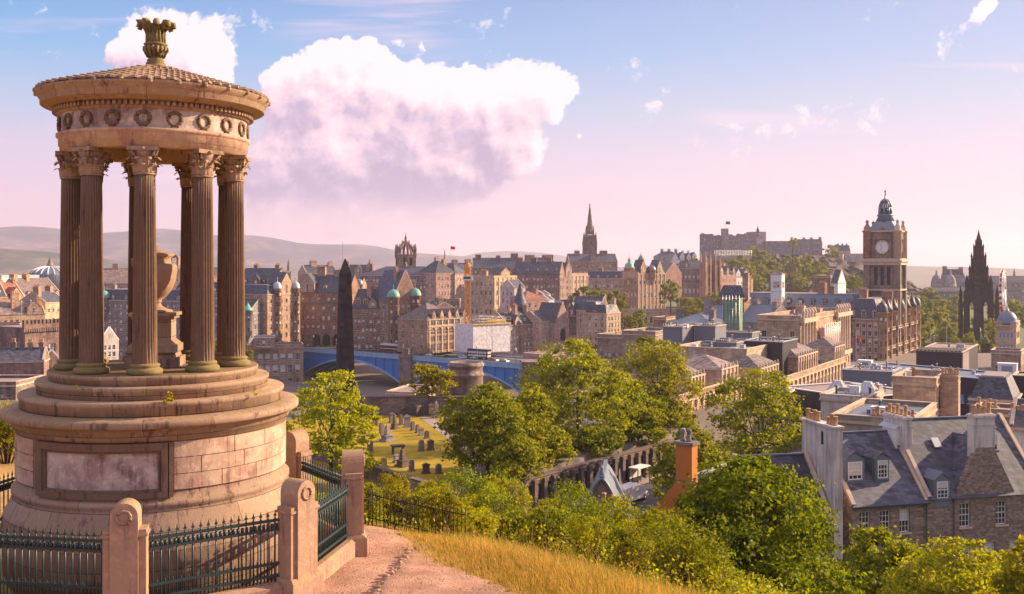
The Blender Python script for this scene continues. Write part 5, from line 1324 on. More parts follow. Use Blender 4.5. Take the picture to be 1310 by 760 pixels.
# the tall block beside the south end of the bridge
bld('c0', 'sooty gabled tenement on the skyline directly right of the rightmost column', 300, 520, 346, 510, 366, 430, d=18, mat='soot', roof='gable', rh=9, bays=7, dorm=2, chim=((.3, .5, 2.5, 2, 1.4, 4), (.9, .5, 2.5, 2, 1.4, 4)), gablets=((.6, 5, 6),), trim='trim_dark')
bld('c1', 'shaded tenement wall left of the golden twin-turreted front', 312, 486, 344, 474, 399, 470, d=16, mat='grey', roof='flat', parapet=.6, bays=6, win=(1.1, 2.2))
bld('c2', 'golden sunlit hotel front with twin pale-capped turrets and a pointed gable, beside the blue bridge', 342, 470, 384, 486, 376, 470, d=20, mat='honey', roof='mansard', rh=4, bays=6, floors=8, win=(1.2, 2.4), style='rich', name='hotel',
    turrets=((.30, 1.9, -24, 2.6, 4.4, 'lead_light', True), (.86, 1.9, -24, 2.6, 4.4, 'lead_light', True)), gablets=((.58, 6.5, 10),), strings=True, chim=((.52, .5, 2, 2, 2.5, 3),))
bld('c2b', 'stone lower storeys with tall white windows below the golden hotel front', 316, 452, 388, 458, 444, 500, d=16, mat='brown', roof='flat', parapet=.9, bays=7, floors=3, win=(2.2, 3.6), style='many', name='hotel_annexe')
bld('c2c', 'projecting bay with three white windows and a white cornice on the hotel corner', 325, 448, 350, 449, 431, 446, d=6, mat='brown', roof='flat', parapet=.3, bays=3, floors=1, win=(1.9, 2.9), style='many', name='bay_front', trim='white', base=.4)
bld('c3', 'sooty brown tenement with three dark arches at bridge level, between hotel and obelisk', 382, 500, 446, 496, 374, 452, d=20, mat='brown', roof='gable', rh=8.5, bays=9, floors=6, dorm=3, gablets=((.18, 7, 9),), chim=((.33, .5, 4, 2.4, 3.6, 5), (.66, .5, 4, 2.4, 2, 5)), trim='trim_dark', win=(1.2, 2.3))
r_, h_, w_ = ALL_B['c3']
for i in range(3):
    x = w_ * (.36 + .2 * i); m = MB(); pts = [(-1.9, 0), (-1.9, 3.6)] + [(-1.9 * math.cos(t), 3.6 + 1.9 * math.sin(t)) for t in np.linspace(0, math.pi, 11)] + [(1.9, 3.6), (1.9, 0)]
    m.prism(pts, -.16, .0, 'y'); m.build('arched_entrance', M['dark'], r_, (x, 0, WZ(442, 498) - r_.location.z))
bld('c4', 'sunlit domed baroque front just right of the obelisk top', 446, 540, 472, 552, 372, 440, d=16, mat='honey', roof='mansard', rh=5, bays=5, floors=6, style='rich', gablets=((.3, 4, 7), (.75, 4, 7)), turrets=((.5, 2.2, -3, 3.5, 4, 'lead', True),))
# high back range under the crown steeple
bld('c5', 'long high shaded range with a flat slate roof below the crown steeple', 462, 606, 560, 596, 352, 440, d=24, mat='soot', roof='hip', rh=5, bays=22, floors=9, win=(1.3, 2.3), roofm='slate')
bld('c6', 'tall sunlit block with a hipped roof right of the long shaded range', 558, 590, 584, 600, 349, 440, d=18, mat='pink', roof='hip', rh=7, bays=6, floors=9, win=(1.1, 2.2), chim=((.6, .6, 3, 2, 1.5, 4),))
bld('c7', 'narrow sunlit tenement with hipped roof directly left of the orange crane', 582, 598, 600, 608, 350, 440, d=18, mat='pink', roof='hip', rh=6, bays=4, floors=9, win=(1.0, 2.1), chim=((.2, .6, 3, 2, 2.0, 4),))
bld('c8', 'small dark slate block between the lit tenements and the arcaded front', 572, 520, 588, 520, 384, 420, d=10, mat='soot', roof='flat', parapet=.5, bays=3, floors=3)
# newspaper-palace style building at the end of the bridge
bld('d1', 'sooty wing with slate roof and dormers, left of the green-domed gable', 450, 474, 504, 470, 394, 452, d=18, mat='brown', roof='gable', rh=8.5, bays=10, floors=5, dorm=(.12, .3), dsize=(3.0, 2.6), gablets=((.5, 4, 5),), chim=((.34, .3, 2, 3, 1.0, 4), (.36, .8, 2, 2, 0.6, 3)), trim='trim_dark')
bld('d2', 'tall pointed gable front flanked by two verdigris-domed turrets at the bridge end', 502, 462, 536, 470, 385, 452, d=20, mat='brown', roof='cross', rh=14, bays=4, floors=6, win=(1.3, 2.6), style='rich', name='baronial_block', trim='honey' if False else 'trim',
    turrets=((.04, 2.7, -24, 2.0, 4.6, 'copper', True), (.86, 2.5, -24, 2.4, 4.6, 'copper', True)), chim=((.38, .3, 1.4, 2.4, .6, 3),))
bld('d3', 'shaded narrow side block between the domed gable and the arcaded front', 532, 462, 548, 452, 398, 448, d=16, mat='soot', roof='gable', rh=4, bays=3, floors=5, win=(1.1, 2.3))
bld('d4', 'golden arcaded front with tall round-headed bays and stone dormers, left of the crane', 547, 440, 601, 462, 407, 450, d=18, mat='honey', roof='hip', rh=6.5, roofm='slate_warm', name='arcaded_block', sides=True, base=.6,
    ops=[(x, x + .85, z, z + hh) for i in range(5) for k in range(3) for x in (1.75 + i * 4.0 + k * 1.0,) for z, hh in ((12.2, 2.0), (8.2, 2.2), (4.6, 2.7), (1.0, 2.9))],
    gablets=[((i * 4.0 + 3.2) / 22, 2.0, 4.0) for i in range(5)], sbays=3)
r_, h_, w_ = ALL_B['d4']
m = MB()
for i in range(6): x = 1.2 + i * 4.0; m.box(x - .35, x + .35, -.3, -.003, .3, h_ - .6)
for i in range(5):
    c_ = 3.2 + i * 4.0; pts = [(c_ + 1.75 * math.cos(t), 0, 9.6 + 1.75 * math.sin(t)) for t in np.linspace(0, math.pi, 11)]
    m.tube([(p[0], -.15, p[2]) for p in pts], .22, 5)
m.box(0, w_, -.35, -.004, 11.5, 11.9)
m.build('arcade', M['trim'], r_)
# wrapped building with the crane
bld('e1', 'building wrapped in white scaffold sheeting beside the orange crane', 606, 430, 650, 440, 416, 452, d=14, mat='render', roof='flat', corn=False, strings=False, ops=[], sides=False, name='wrapped_building')
r_, h_, w_ = ALL_B['e1']
def wrap_mat():
    m, q, b, out = new_mat('scaffold_sheet'); tc = q.node('ShaderNodeTexCoord'); p = tc.outputs['Object']; x, y, z = q.sep(p)
    n = q.noise(p, .9, 5, .7); br = q.node('ShaderNodeTexBrick'); q.put(br.inputs['Vector'], q.comb(x, z, 0)); br.inputs['Scale'].default_value = 1
    br.inputs['Brick Width'].default_value = 2.4; br.inputs['Row Height'].default_value = 2.0; br.inputs['Mortar Size'].default_value = .05
    c = q.mix(q.mr(n, .45, .62), (.80, .76, .78), (.60, .53, .56)); c = q.mix(q.m('MULTIPLY', br.outputs['Fac'], .4), c, (.42, .36, .40))
    q.put(b.inputs['Base Color'], c); b.inputs['Roughness'].default_value = .6; bump(q, b, n, .8, .25); return m
m = MB(); m.box(-.6, w_ * .5 - .12, -.75, -.55, .5, h_ + .6); m.box(w_ * .5 + .12, w_ + .6, -.75, -.55, .5, h_ + .6); m.box(-.75, -.6, -.75, 14, .5, h_ + .6)
m.build('sheeting', wrap_mat(), r_)
m = MB()
for i in range(9):
    x = -.6 + (w_ + 1.2) * i / 8
    for y in (-.9, 4, 9, 13): m.tube([(x, y, h_ - .5), (x, y, h_ + 3.4)], .07, 4)
for z in (h_ + .9, h_ + 2.1, h_ + 3.3):
    for y in (-.9, 4, 9, 13): m.tube([(-.7, y, z), (w_ + .7, y, z)], .06, 4)
m.build('scaffold', M['chrome'], r_)
m = MB(); m.box(-.9, w_ + .9, -1.1, -.9, h_ + .25, h_ + .85); m.box(.5 * w_, w_ + .9, 3, 3.3, h_ + 1.2, h_ + 2.2); m.build('edge_guard', M['crane_yellow'], r_)
# crane
cr = thing('tower_crane', 'orange lattice tower crane mast rising beside the white-sheeted building', 'crane', W(598, 452, 436))
H = WZ(338, 436) - cr.location.z
m = MB(); a = .95
for sx in (-a, a):
    for sy in (-a, a): m.box(sx - .22, sx + .22, sy - .22, sy + .22, 0, H - 3)
nb = 24
for i in range(nb):
    z0, z1 = (H - 3) * i / nb, (H - 3) * (i + 1) / nb; s_ = 1 if i % 2 else -1
    for y in (-a, a): m.bar((-a * s_, y, z0), (a * s_, y, z1), .2); m.bar((-a, y, z1), (a, y, z1), .16)
    for x in (-a, a): m.bar((x, -a * s_, z0), (x, a * s_, z1), .2); m.bar((x, -a, z1), (x, a, z1), .16)
m.build('mast', M['crane'], cr)
m = MB(); m.frust(0, 0, H - 4.2, 2.0, 2.0, H - 3.6, 2.5, 2.5); m.box(-1.2, 1.2, -1.2, 1.2, H - 3.6, H - 1.2); m.frust(0, 0, H - 1.2, 1.6, 1.6, H + 1.4, .4, .4); m.build('slewing_ring', M['crane'], cr)
m = MB(); m.box(-1.9, 2.4, -2.3, -.9, H - 6.9, H - 5.0); m.build('operator_cab', M['car_white'], cr)
m = MB(); m.box(-1.5, 1.5, -2.34, -2.30, H - 6.3, H - 5.3); m.build('cab_window', M['glass'], cr)
m = MB()
for s_ in (-1, 1): m.bar((s_ * .6, 1.5, H - 1.5), (s_ * .6, 26, H - .3), .25)
m.bar((0, 1.5, H + .6), (0, 26, H + .2), .25)
for i in range(13):
    y = 1.5 + 24.5 * i / 12; m.bar((-.6, y, H - 1.45 + .09 * i), (0, min(26, y + 1), H + .5), .14); m.bar((.6, y, H - 1.45 + .09 * i), (0, min(26, y + 1), H + .5), .14)
m.build('jib', M['crane'], cr)
# mid slope of the old town
bld('f1', 'big plain grey-brown block with a flat roof right of the crane', 604, 556, 634, 552, 356, 420, d=20, mat='pink', roof='flat', parapet=.6, bays=5, floors=6, win=(1.1, 2.2), chim=((.25, .5, 4, 3, 3.6, 5),))
bld('f2', 'sunlit classical front with pilasters and a small pediment, right of the plain grey block', 632, 545, 661, 562, 354, 430, d=20, mat='honey', roof='flat', parapet=.5, bays=5, floors=6, style='rich', win=(1.1, 2.5), pil=5, gablets=((.5, 8, 5),), corn=True, name='classical_block')
bld('f3', 'row of tall dark tenements with white windows under a long slate roof', 656, 606, 716, 600, 350, 425, d=18, mat='soot', roof='gable', rh=7, bays=12, floors=7, win=(1.1, 2.0), dorm=5, chim=((.1, .5, 3, 2, 2, 5), (.4, .5, 3, 2, 2, 5), (.72, .5, 3, 2, 2, 5)), trim='trim_dark', frame='white')
bld('f3b', 'long dark slate roofed skyline tenement behind the crane, with lit chimney ends', 604, 700, 664, 700, 342, 400, d=18, mat='soot', roof='gable', rh=6.5, bays=9, chim=((.12, .5, 4, 3, 1.8, 5), (.55, .5, 3, 3, 1.0, 5), (.9, .5, 5, 3, 2.6, 6)))
bld('f3c', 'broad brown skyline block with heavy chimneys left of the tall dark spire', 664, 760, 716, 764, 338, 400, d=18, mat='brown', roof='hip', rh=5, bays=8, chim=((.3, .5, 7, 4, 1.5, 6), (.75, .5, 8, 4, 1.5, 7)))
bld('f4', 'pair of sunlit pointed gables left of the dark tree clump', 710, 612, 733, 622, 354, 415, d=18, mat='pink', roof='gable', rh=6, bays=5, floors=7, win=(1.0, 2.1), gablets=((.27, 5.2, 8.5), (.76, 5.2, 8.5)), steps=True, chim=((.5, .5, 1.5, 2, 1.2, 3),))
bld('f5', 'sunlit classical bank front with giant columns above the dark tree clump', 728, 620, 752, 634, 352, 400, d=16, mat='pink', roof='flat', parapet=1.2, bays=5, floors=4, win=(1.1, 2.2), pil=5, name='classical_block')
bld('f6', 'pale two-storey house with a reddish roof among the darker tenements', 672, 500, 698, 508, 382, 410, d=12, mat='pink', roof='hip', roofm='tile', rh=3.6, bays=3, floors=2, win=(1.3, 2.2), name='town_house')
bld('f7', 'small yellow-painted house end among the dark tenements', 696, 522, 704, 526, 377, 396, d=8, mat='orange', roof='gable', rh=2, bays=1, floors=2, name='town_house', trim='white')
bld('f8', 'small white house end right of the yellow one', 702, 515, 709, 518, 383, 400, d=8, mat='white', roof='gable', rh=2, bays=1, floors=2, name='town_house', trim='white')
bld('f9', 'white-walled tenement slip beside the classical front', 658, 520, 672, 526, 368, 410, d=10, mat='render', roof='gable', rh=4, bays=3, floors=4)
# curving street of gabled tenements below
G3 = None
bld('g1', 'pink gabled tenement right of the sheeted building', 651, 470, 669, 478, 417, 458, d=14, mat='pink', roof='gable', rh=6, bays=4, floors=4, win=(1.1, 2.1), gablets=((.6, 3.4, 5),), corn=False)
bld('g2', 'narrow tower house with a steep dark witch-hat roof in the curving street', 660, 492, 672, 494, 402, 452, d=8, mat='soot', roof='hip', rh=0.5, bays=2, floors=5, turrets=((.45, 4.2, -8, .6, 15, 'slate'),), name='tower_house')
bld('g3', 'sooty tenement with a tall chimney between the witch-hat tower and the pink-white block', 668, 474, 694, 484, 414, 456, d=14, mat='brown', roof='gable', rh=6, bays=5, floors=4, dorm=2, chim=((.05, .4, 1.4, 2.4, 2.4, 4), (.6, .4, 1.4, 2.4, 2, 4)))
bld('g4', 'flat pale tenement with a dense grid of windows in the curving street', 692, 476, 714, 486, 410, 448, d=14, mat='pink', roof='gable', rh=4.5, bays=7, floors=6, win=(.9, 1.7), chim=((.9, .4, 1.4, 2.4, 2.0, 4),))
bld('g5', 'crow-stepped gable house with a big dark archway in the curving street', 712, 478, 728, 484, 412, 450, d=14, mat='pink', roof='cross', rh=9, steps=True, bays=2, floors=3, win=(1.0, 2.0), name='gabled_house')
r_, h_, w_ = ALL_B['g5']
m = MB(); m.prism([(-1.7, 0), (-1.7, 4)] + [(-1.7 * math.cos(t), 4 + 1.7 * math.sin(t)) for t in np.linspace(0, math.pi, 9)] + [(1.7, 4), (1.7, 0)], -.14, 0, 'y'); m.build('arched_entrance', M['dark'], r_, (w_ * .5, 0, 5.2))
bld('g6', 'dark baronial tenement with several steep dormer gables above the green street trees', 726, 492, 764, 484, 404, 450, d=16, mat='soot', roof='gable', rh=9, bays=7, floors=4, win=(1.1, 2.1), gablets=((.15, 3.4, 6), (.45, 3.4, 6.5), (.78, 3.4, 6)), turrets=((.62, 1.7, -10, 2, 6, 'slate'),), trim='trim')
bld('g7', 'pale narrow tenement at the corner of the curving street', 763, 480, 776, 486, 397, 440, d=12, mat='pink', roof='mansard', rh=4, bays=4, floors=5, win=(.9, 1.8), dorm=3)
bld('g8', 'cream corner block with large dark arcaded windows, last in the curving street', 776, 476, 794, 486, 400, 440, d=12, mat='honey', roof='mansard', rh=3.6, bays=4, floors=4, win=(1.4, 2.3), chim=((.95, .3, 1.5, 2, 2.5, 3),))
bld('g9', 'low market building with round arches left of the foreground trees', 690, 396, 722, 404, 454, 472, d=10, mat='pink', roof='flat', parapet=.5, bays=6, floors=1, win=(1.1, 2.4), style='arch', name='market_hall')
bld('g10', 'long low flat station roof beyond the bridge parapet', 655, 440, 760, 452, 461, 470, d=30, mat='pink', roof='flat', parapet=.3, floors=1, bays=12, name='train_shed', strings=False)
# bank headquarters with the green dome
bld('h1', 'shaded wing of the domed bank palace', 748, 690, 818, 678, 356, 420, d=30, mat='brown', roof='mansard', rh=4.5, bays=13, floors=4, win=(1.5, 3.0), style='rich', name='bank_palace_wing', dorm=6, chim=((.2, .5, 3, 2, 2, 4),))
bld('h2', 'sunlit tall wing with giant pilasters at the right of the domed bank palace', 816, 672, 851, 690, 350, 420, d=14, mat='honey', roof='mansard', rh=5, bays=7, floors=4, win=(1.6, 3.2), style='rich', pil=7, name='bank_palace_wing', gablets=((.2, 5, 9), (.8, 5, 9)), turrets=((.5, 2.6, -4, 2.5, 4, 'lead', True),))
dm = thing('bank_palace_dome', 'green copper dome with a lantern and gilt figure on the bank palace roof', 'dome', W(805, 348, 660))
k = .46 * 660 / F
m = MB(); m.lathe([(15 * k, 0), (15 * k, 10 * k), (16 * k, 11 * k), (16 * k, 13 * k)], 24); m.box(-19 * k, 19 * k, -19 * k, 19 * k, -4, 1.0); m.build('drum', M['honey'], dm)
m = MB(); m.lathe([(13.5 * k, 13 * k)] + [(13 * k * math.cos(a), (13 + 15 * math.sin(a)) * k) for a in np.linspace(0, 1.25, 9)] + [(3 * k, 28 * k)], 24); m.build('dome', M['copper'], dm)
m = MB(); m.lathe([(4 * k, 27 * k), (3.6 * k, 34 * k), (4.4 * k, 35 * k), (3 * k, 37 * k), (1.0 * k, 40 * k), (.4 * k, 46 * k), (.1, 48 * k)], 12); m.build('lantern', M['trim'], dm)
d2_ = thing('cupola', 'small dark domed cupola right of the green dome', 'dome', W(820, 348, 720)); k = .7 * 720 / F
m = MB(); m.lathe([(5 * k, 0), (5 * k, 20 * k), (6 * k, 21 * k), (5.6 * k, 24 * k), (3.6 * k, 28 * k), (1 * k, 31 * k), (.2, 35 * k)], 14); m.build('cupola_body', M['soot'], d2_)
bld('h3', 'low garden terrace with arches below the domed bank palace', 800, 640, 866, 650, 398, 420, d=12, mat='honey', roof='flat', parapet=1, bays=9, floors=1, win=(2.2, 4), style='arch', name='terrace_wall')
bld('h4', 'broad brown skyline tenement left of the green dome', 728, 820, 790, 824, 334, 380, d=18, mat='brown', roof='gable', rh=6, bays=11, floors=5, chim=((.2, .5, 4, 3, 2, 5), (.75, .5, 6, 3, 2, 6)), gablets=((.5, 5, 6),))
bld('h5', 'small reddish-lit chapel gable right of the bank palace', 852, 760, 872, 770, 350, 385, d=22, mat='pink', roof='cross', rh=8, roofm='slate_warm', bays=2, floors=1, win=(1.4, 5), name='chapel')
bld('h6', 'long dark-blue barrack-like block on the skyline left of the white gabled houses', 836, 1010, 872, 1006, 328, 360, d=20, mat='grey', roof='hip', rh=5, roofm='slate', bays=12, floors=3, chim=((.3, .5, 3, 3, 1.8, 4), (.55, .5, 3, 3, 1.8, 4), (.8, .5, 3, 3, 1.8, 4)), name='barrack_block')
bld('h7', 'white harled gabled houses on the skyline below the castle esplanade', 868, 985, 892, 990, 332, 365, d=16, mat='white', roof='gable', rh=6, bays=7, floors=4, win=(1.2, 2.4), gablets=((.2, 4.5, 7), (.55, 4, 6), (.85, 4.5, 7)), chim=((.4, .5, 2, 2, 2, 3), (.7, .5, 2, 2, 2, 3)), name='town_house')
# assembly hall with twin towers
bld('h8', 'sooty hall with pinnacles left of the twin gothic towers', 868, 810, 902, 806, 343, 400, d=24, mat='soot', roof='gable', rh=6, bays=6, floors=3, win=(1.4, 4), name='gothic_hall', gablets=((.3, 6, 8),))
for i, (a, b_, t_) in enumerate(((897, 908, 326), (909, 920, 329))):
    w_ = thing('gothic_tower', ['left of the twin sooty gothic towers with four corner pinnacles, below the castle', 'right of the twin sooty gothic towers, its side catching the sun'][i], 'tower', W((a + b_) / 2, 400, 800 + 6 * i), R(38), 'twin gothic towers')
    k = 803 / F; wd = (b_ - a) * k * .78; H = (400 - t_) * k
    m = MB(); m.box(-wd / 2, wd / 2, -wd / 2, wd / 2, 0, H * .86)
    for sx in (-1, 1):
        for sy in (-1, 1): m.box(sx * wd / 2 - .7, sx * wd / 2 + .7, sy * wd / 2 - .7, sy * wd / 2 + .7, 0, H * .9); m.frust(sx * wd / 2, sy * wd / 2, H * .9, 1.5, 1.5, H * 1.06, .15, .15)
    m.build('tower_shaft', M['brown'], w_)
    for sx, rz_ in ((0, 0), (1, 90)):
        for z in (.48, .68):
            for q_ in (-.22, .22):
                q_m = window_mesh(.9, H * .13, 'plain', .05, 'white', 'dark', 'trim_dark'); link('window', q_m, w_, ((q_ * wd - .45, -wd / 2 - .04, H * z) if not sx else (wd / 2 + .04, q_ * wd - .45, H * z)), R(rz_))
bld('h9', 'steep gabled gothic range stepping down right of the twin towers', 920, 806, 942, 826, 352, 400, d=20, mat='pink', roof='gable', rh=7, bays=6, floors=5, win=(1.0, 2.4), gablets=((.15, 4, 7), (.5, 4, 7), (.85, 4, 7)))
bld('h10', 'pale gabled villas below the castle trees', 938, 850, 960, 862, 354, 390, d=14, mat='white', roof='gable', rh=6, bays=5, floors=3, gablets=((.3, 4.5, 6.5), (.75, 4.5, 6.5)), name='town_house', trim='render')

# steeples
def spire(name, label, px, Y, base_py, pts, n=8, mat='soot', rot=22.5, pinn=(), square=None):
    """pts: (radius in px, py) from below upwards"""
    k = Y / F; t = thing(name, label, 'steeple', W(px, base_py, Y), R(rot))
    m = MB()
    if square: r_, top = square; m.box(-r_ * k, r_ * k, -r_ * k, r_ * k, -6, (base_py - top) * k)
    m.lathe([(r_ * k, (base_py - py) * k) for r_, py in pts], n, smooth=False)
    for r0, pr, y0, y1, cnt in pinn:
        for i in range(cnt):
            a = math.pi / 4 + 2 * math.pi * i / cnt; c = (r0 * k * math.cos(a), r0 * k * math.sin(a))
            m.lathe([(pr * k, (base_py - y0) * k), (pr * k, (base_py - y0 + (y0 - y1) * .5) * k), (pr * 1.3 * k, (base_py - y0 + (y0 - y1) * .52) * k), (.05, (base_py - y1) * k)], 6, c, smooth=False)
    o = m.build('steeple_body', M[mat], t); return t, k
t, k = spire('gothic_spire', 'tall slender dark gothic spire with pinnacles on the skyline left of centre right', 754.5, 950, 340, [(6.5, 300), (5.6, 298), (4.2, 294), (2.6, 280), (1.1, 267), (.5, 264), (.9, 263), (.2, 260)], 8, 'soot', 0, ((10.5, 1.5, 330, 297, 4), (6.2, .9, 305, 288, 4)), (8.2, 301))
t['label'] = 'tall slender dark gothic spire with corner pinnacles, left of the green copper dome'
cs = thing('crown_steeple', 'crown-shaped church steeple of flying arches above the long shaded range', 'steeple', W(519, 345, 770), R(20)); k = 770 / F
m = MB(); r_ = 12.4 * k
m.box(-r_ * .86, r_ * .86, -r_ * .86, r_ * .86, -12, 19 * k)
m.box(-r_ * .95, r_ * .95, -r_ * .95, r_ * .95, 18.2 * k, 19.6 * k)
m.build('belfry', M['brown'], cs)
m = MB()
for i in range(8):
    a = i * math.pi / 4; cx_, cy_ = (r_ * .86 * (1 if i % 2 else 1 / max(abs(math.cos(a)), abs(math.sin(a))))) if False else 0, 0
    rr = r_ * .92 * (1.28 if i % 2 else .98)
    x, y = rr * math.cos(a), rr * math.sin(a)
    m.lathe([(1.5 * k, 15 * k), (1.4 * k, 25 * k), (1.7 * k, 25.4 * k), (.2, 33 * k)], 6, (x, y), smooth=False)
    arc = [Vector((x * (1 - t) ** 1.0, y * (1 - t), (21 + 13.5 * math.sin(t * math.pi / 2)) * k)) for t in np.linspace(0, 1, 9)]
    m.tube(arc, [1.3 * k] * 8 + [1.0 * k], 5, smooth=False)
    for t in (.35, .65): p = arc[int(t * 8)]; m.lathe([(.7 * k, p.z), (.7 * k, p.z + 2.5 * k), (.05, p.z + 5.5 * k)], 5, (p.x, p.y), smooth=False)
m.lathe([(2.4 * k, 32 * k), (2.6 * k, 36 * k), (1.6 * k, 37 * k), (1.5 * k, 41 * k), (.5 * k, 44 * k), (.3 * k, 46.5 * k), (.02, 49 * k)], 8, smooth=False)
m.build('crown', M['soot'], cs)
for rz_ in (0, 90, 180, 270):
    for q_ in (-.34, .34):
        q_m = window_mesh(2.2, 9 * k, 'plain', .05, 'white', 'dark', 'trim_dark'); a = R(rz_ - 90)
        link('louvre', q_m, cs, (r_ * .88 * math.cos(a) - (q_ * r_ - 1.1) * math.sin(a) * 1 if False else r_ * .88 * math.cos(a) + (q_ * r_ - 1.1) * -math.sin(a), r_ * .88 * math.sin(a) + (q_ * r_ - 1.1) * math.cos(a), 6 * k), a + R(90))
spire('church_spire', 'thin dark church spire seen just above the stone urn', 198.5, 1400, 340, [(3.6, 322), (3.4, 318), (1.4, 303), (.2, 292)], 8, 'soot', 0, (), (3.2, 320))
spire('church_spire', 'tiny dark spirelet on the skyline above the golden hotel', 369, 1300, 350, [(1.6, 340), (1.5, 338), (.2, 331)], 8, 'soot', 0, (), (1.5, 340))
spire('church_spire', 'needle-thin dark spire left of the red flag', 569, 900, 345, [(1.6, 335), (1.4, 332), (.2, 319)], 8, 'soot', 0, (), (1.4, 335))
spire('church_spire', 'distant grey spire on the skyline at the far right', 1297.5, 1200, 372, [(2.0, 356), (1.9, 354), (.2, 343)], 8, 'soot', 0, (), (1.9, 356))
hd = thing('ribbed_dome', 'wide pale ribbed hall dome with a dark lantern at the far left', 'dome', W(64, 354, 920)); k = 920 / F
m = MB(); m.lathe([(25 * k, -14), (25 * k, 2 * k)] + [(25 * k * math.cos(a), (2 + 11 * math.sin(a)) * k) for a in np.linspace(.05, 1.4, 9)], 40); m.build('dome', M['lead'], hd)
m = MB()
for i in range(20):
    a = 2 * math.pi * i / 20; m.tube([(25.3 * k * math.cos(b_) * math.cos(a), 25.3 * k * math.cos(b_) * math.sin(a), (2 + 11.3 * math.sin(b_)) * k) for b_ in np.linspace(.05, 1.35, 8)], .55, 5)
m.build('rib', M['white'], hd)
m = MB(); m.lathe([(5 * k, 11 * k), (3.6 * k, 16 * k), (2.2 * k, 19 * k), (2.6 * k, 20 * k), (.8 * k, 23 * k), (.1, 27 * k)], 10); m.build('lantern', M['soot'], hd)
spire('cupola', 'small dark cupola on the skyline left of the crown steeple', 473, 640, 352, [(5.5, 345), (5.0, 342), (3.2, 338), (1.0, 335), (.2, 331)], 10, 'soot', 0, (), (4.6, 346))
bld('x1', 'sunlit flat-topped skyline range behind the golden hotel turrets', 326, 640, 372, 652, 348, 400, d=14, mat='honey', roof='flat', parapet=.6, bays=9, chim=((.2, .5, 3, 2, 2, 4), (.7, .5, 3, 2, 1.6, 4)))
bld('x2', 'lit skyline tenement with a stout chimney left of the obelisk top', 392, 650, 432, 662, 349, 400, d=14, mat='pink', roof='gable', rh=5, bays=8, chim=((.35, .5, 4, 3, 2.4, 5), (.9, .5, 3, 2, 1.4, 4)))
bld('x3', 'dark gabled skyline tenement behind the domed baroque front', 440, 690, 476, 690, 350, 400, d=14, mat='brown', roof='gable', rh=6, bays=7, gablets=((.5, 5, 6),))
bld('x4', 'lit tenement row on the skyline right of the red flag', 580, 760, 622, 772, 345, 400, d=14, mat='honey', roof='gable', rh=5, bays=9, chim=((.15, .5, 4, 3, 2, 5), (.55, .5, 4, 3, 2.4, 5), (.9, .5, 3, 3, 1.6, 4)))
bld('x5', 'steep-roofed tenement stepping down below the tall dark tenement row', 662, 548, 708, 556, 392, 430, d=14, mat='brown', roof='gable', rh=6, bays=8, dorm=4)
bld('x6', 'brown tenement with lit gable ends left of the dark tree clump, below the twin gables', 700, 560, 740, 568, 398, 430, d=12, mat='pink', roof='gable', rh=6, bays=7, gablets=((.25, 4, 6), (.75, 4, 6)))
# ------------------------------------------------------------------ the blue bridge
BA, BB = Vector((WX(385, 482), 482, 0)), Vector((WX(668, 400), 400, 0))
bu = (BB - BA).normalized(); BL = (BB - BA).length; byaw = math.atan2(bu.y, bu.x); DZ = 60.9
br = thing('arched_bridge', 'blue arched iron road bridge with pale parapet and stone piers over the valley', 'bridge', (BA.x, BA.y, 0), byaw); br['kind'] = 'thing'
p1 = BL * .527; BX = BL + 46
def arch_rib(y0, y1, a, b_, name='arch_rib'):
    zs, zc, top = 49.3, 57.9, DZ - .3; pts = [(a, top)]
    for t in np.linspace(0, 1, 25): pts.append((a + (b_ - a) * t, zs + (zc - zs) * (1 - (2 * t - 1) ** 2)))
    pts.append((b_, top)); m = MB()
    for i in range(24):
        q0, q1 = pts[1 + i], pts[2 + i]
        m.prism([q0, q1, (q1[0], top), (q0[0], top)], y0, y1, 'y')
        m.prism([(q0[0], q0[1] - .5), (q1[0], q1[1] - .5), (q1[0], q1[1] + .25), (q0[0], q0[1] + .25)], y0 - .35, y1 + .35, 'y', 1)
    for i in range(1, 24):
        if i % 2 == 0: q = pts[1 + i]; m.box(q[0] - .3, q[0] + .3, y0 - .32, y0 - .002, q[1] + .2, top - .1)
    m.build(name, [M['bridge_blue'], M['bridge_pale']], br)
for (a, b_) in ((1.5, p1 - 3.4), (p1 + 3.4, BL + 1), ):
    for y in (0, 7, 14, 21.6): arch_rib(y, y + .4, a, b_)
m = MB(); m.box(-14, BX, 0.0, 22, DZ - .3, DZ, 0); m.build('deck', M['asphalt'], br)
m = MB(); m.box(-14, BX, .2, 3.6, DZ + .001, DZ + .14); m.box(-14, BX, 18.4, 21.8, DZ + .001, DZ + .14); m.build('pavement', M['paving'], br)
for y in (-.35, 21.8):
    m = MB(); m.box(-2, BX, y, y + .25, DZ - .9, DZ + .75, 0); m.box(-2, BX, y - .12, y + .37, DZ + .75, DZ + .92, 1); m.box(-2, BX, y - .2, y + .4, DZ - 1.15, DZ - .9, 1); m.box(-2, BX, y - .06, y + .3, DZ - .1, DZ + .05, 1)
    n = 62
    for i in range(n): x = -2 + (BX + 2) * i / (n - 1); m.box(x - .14, x + .14, y - .16, y + .3, DZ - .899, DZ + .749, 1)
    m.build('parapet', [M['bridge_pale'], M['bridge_pale']], br)
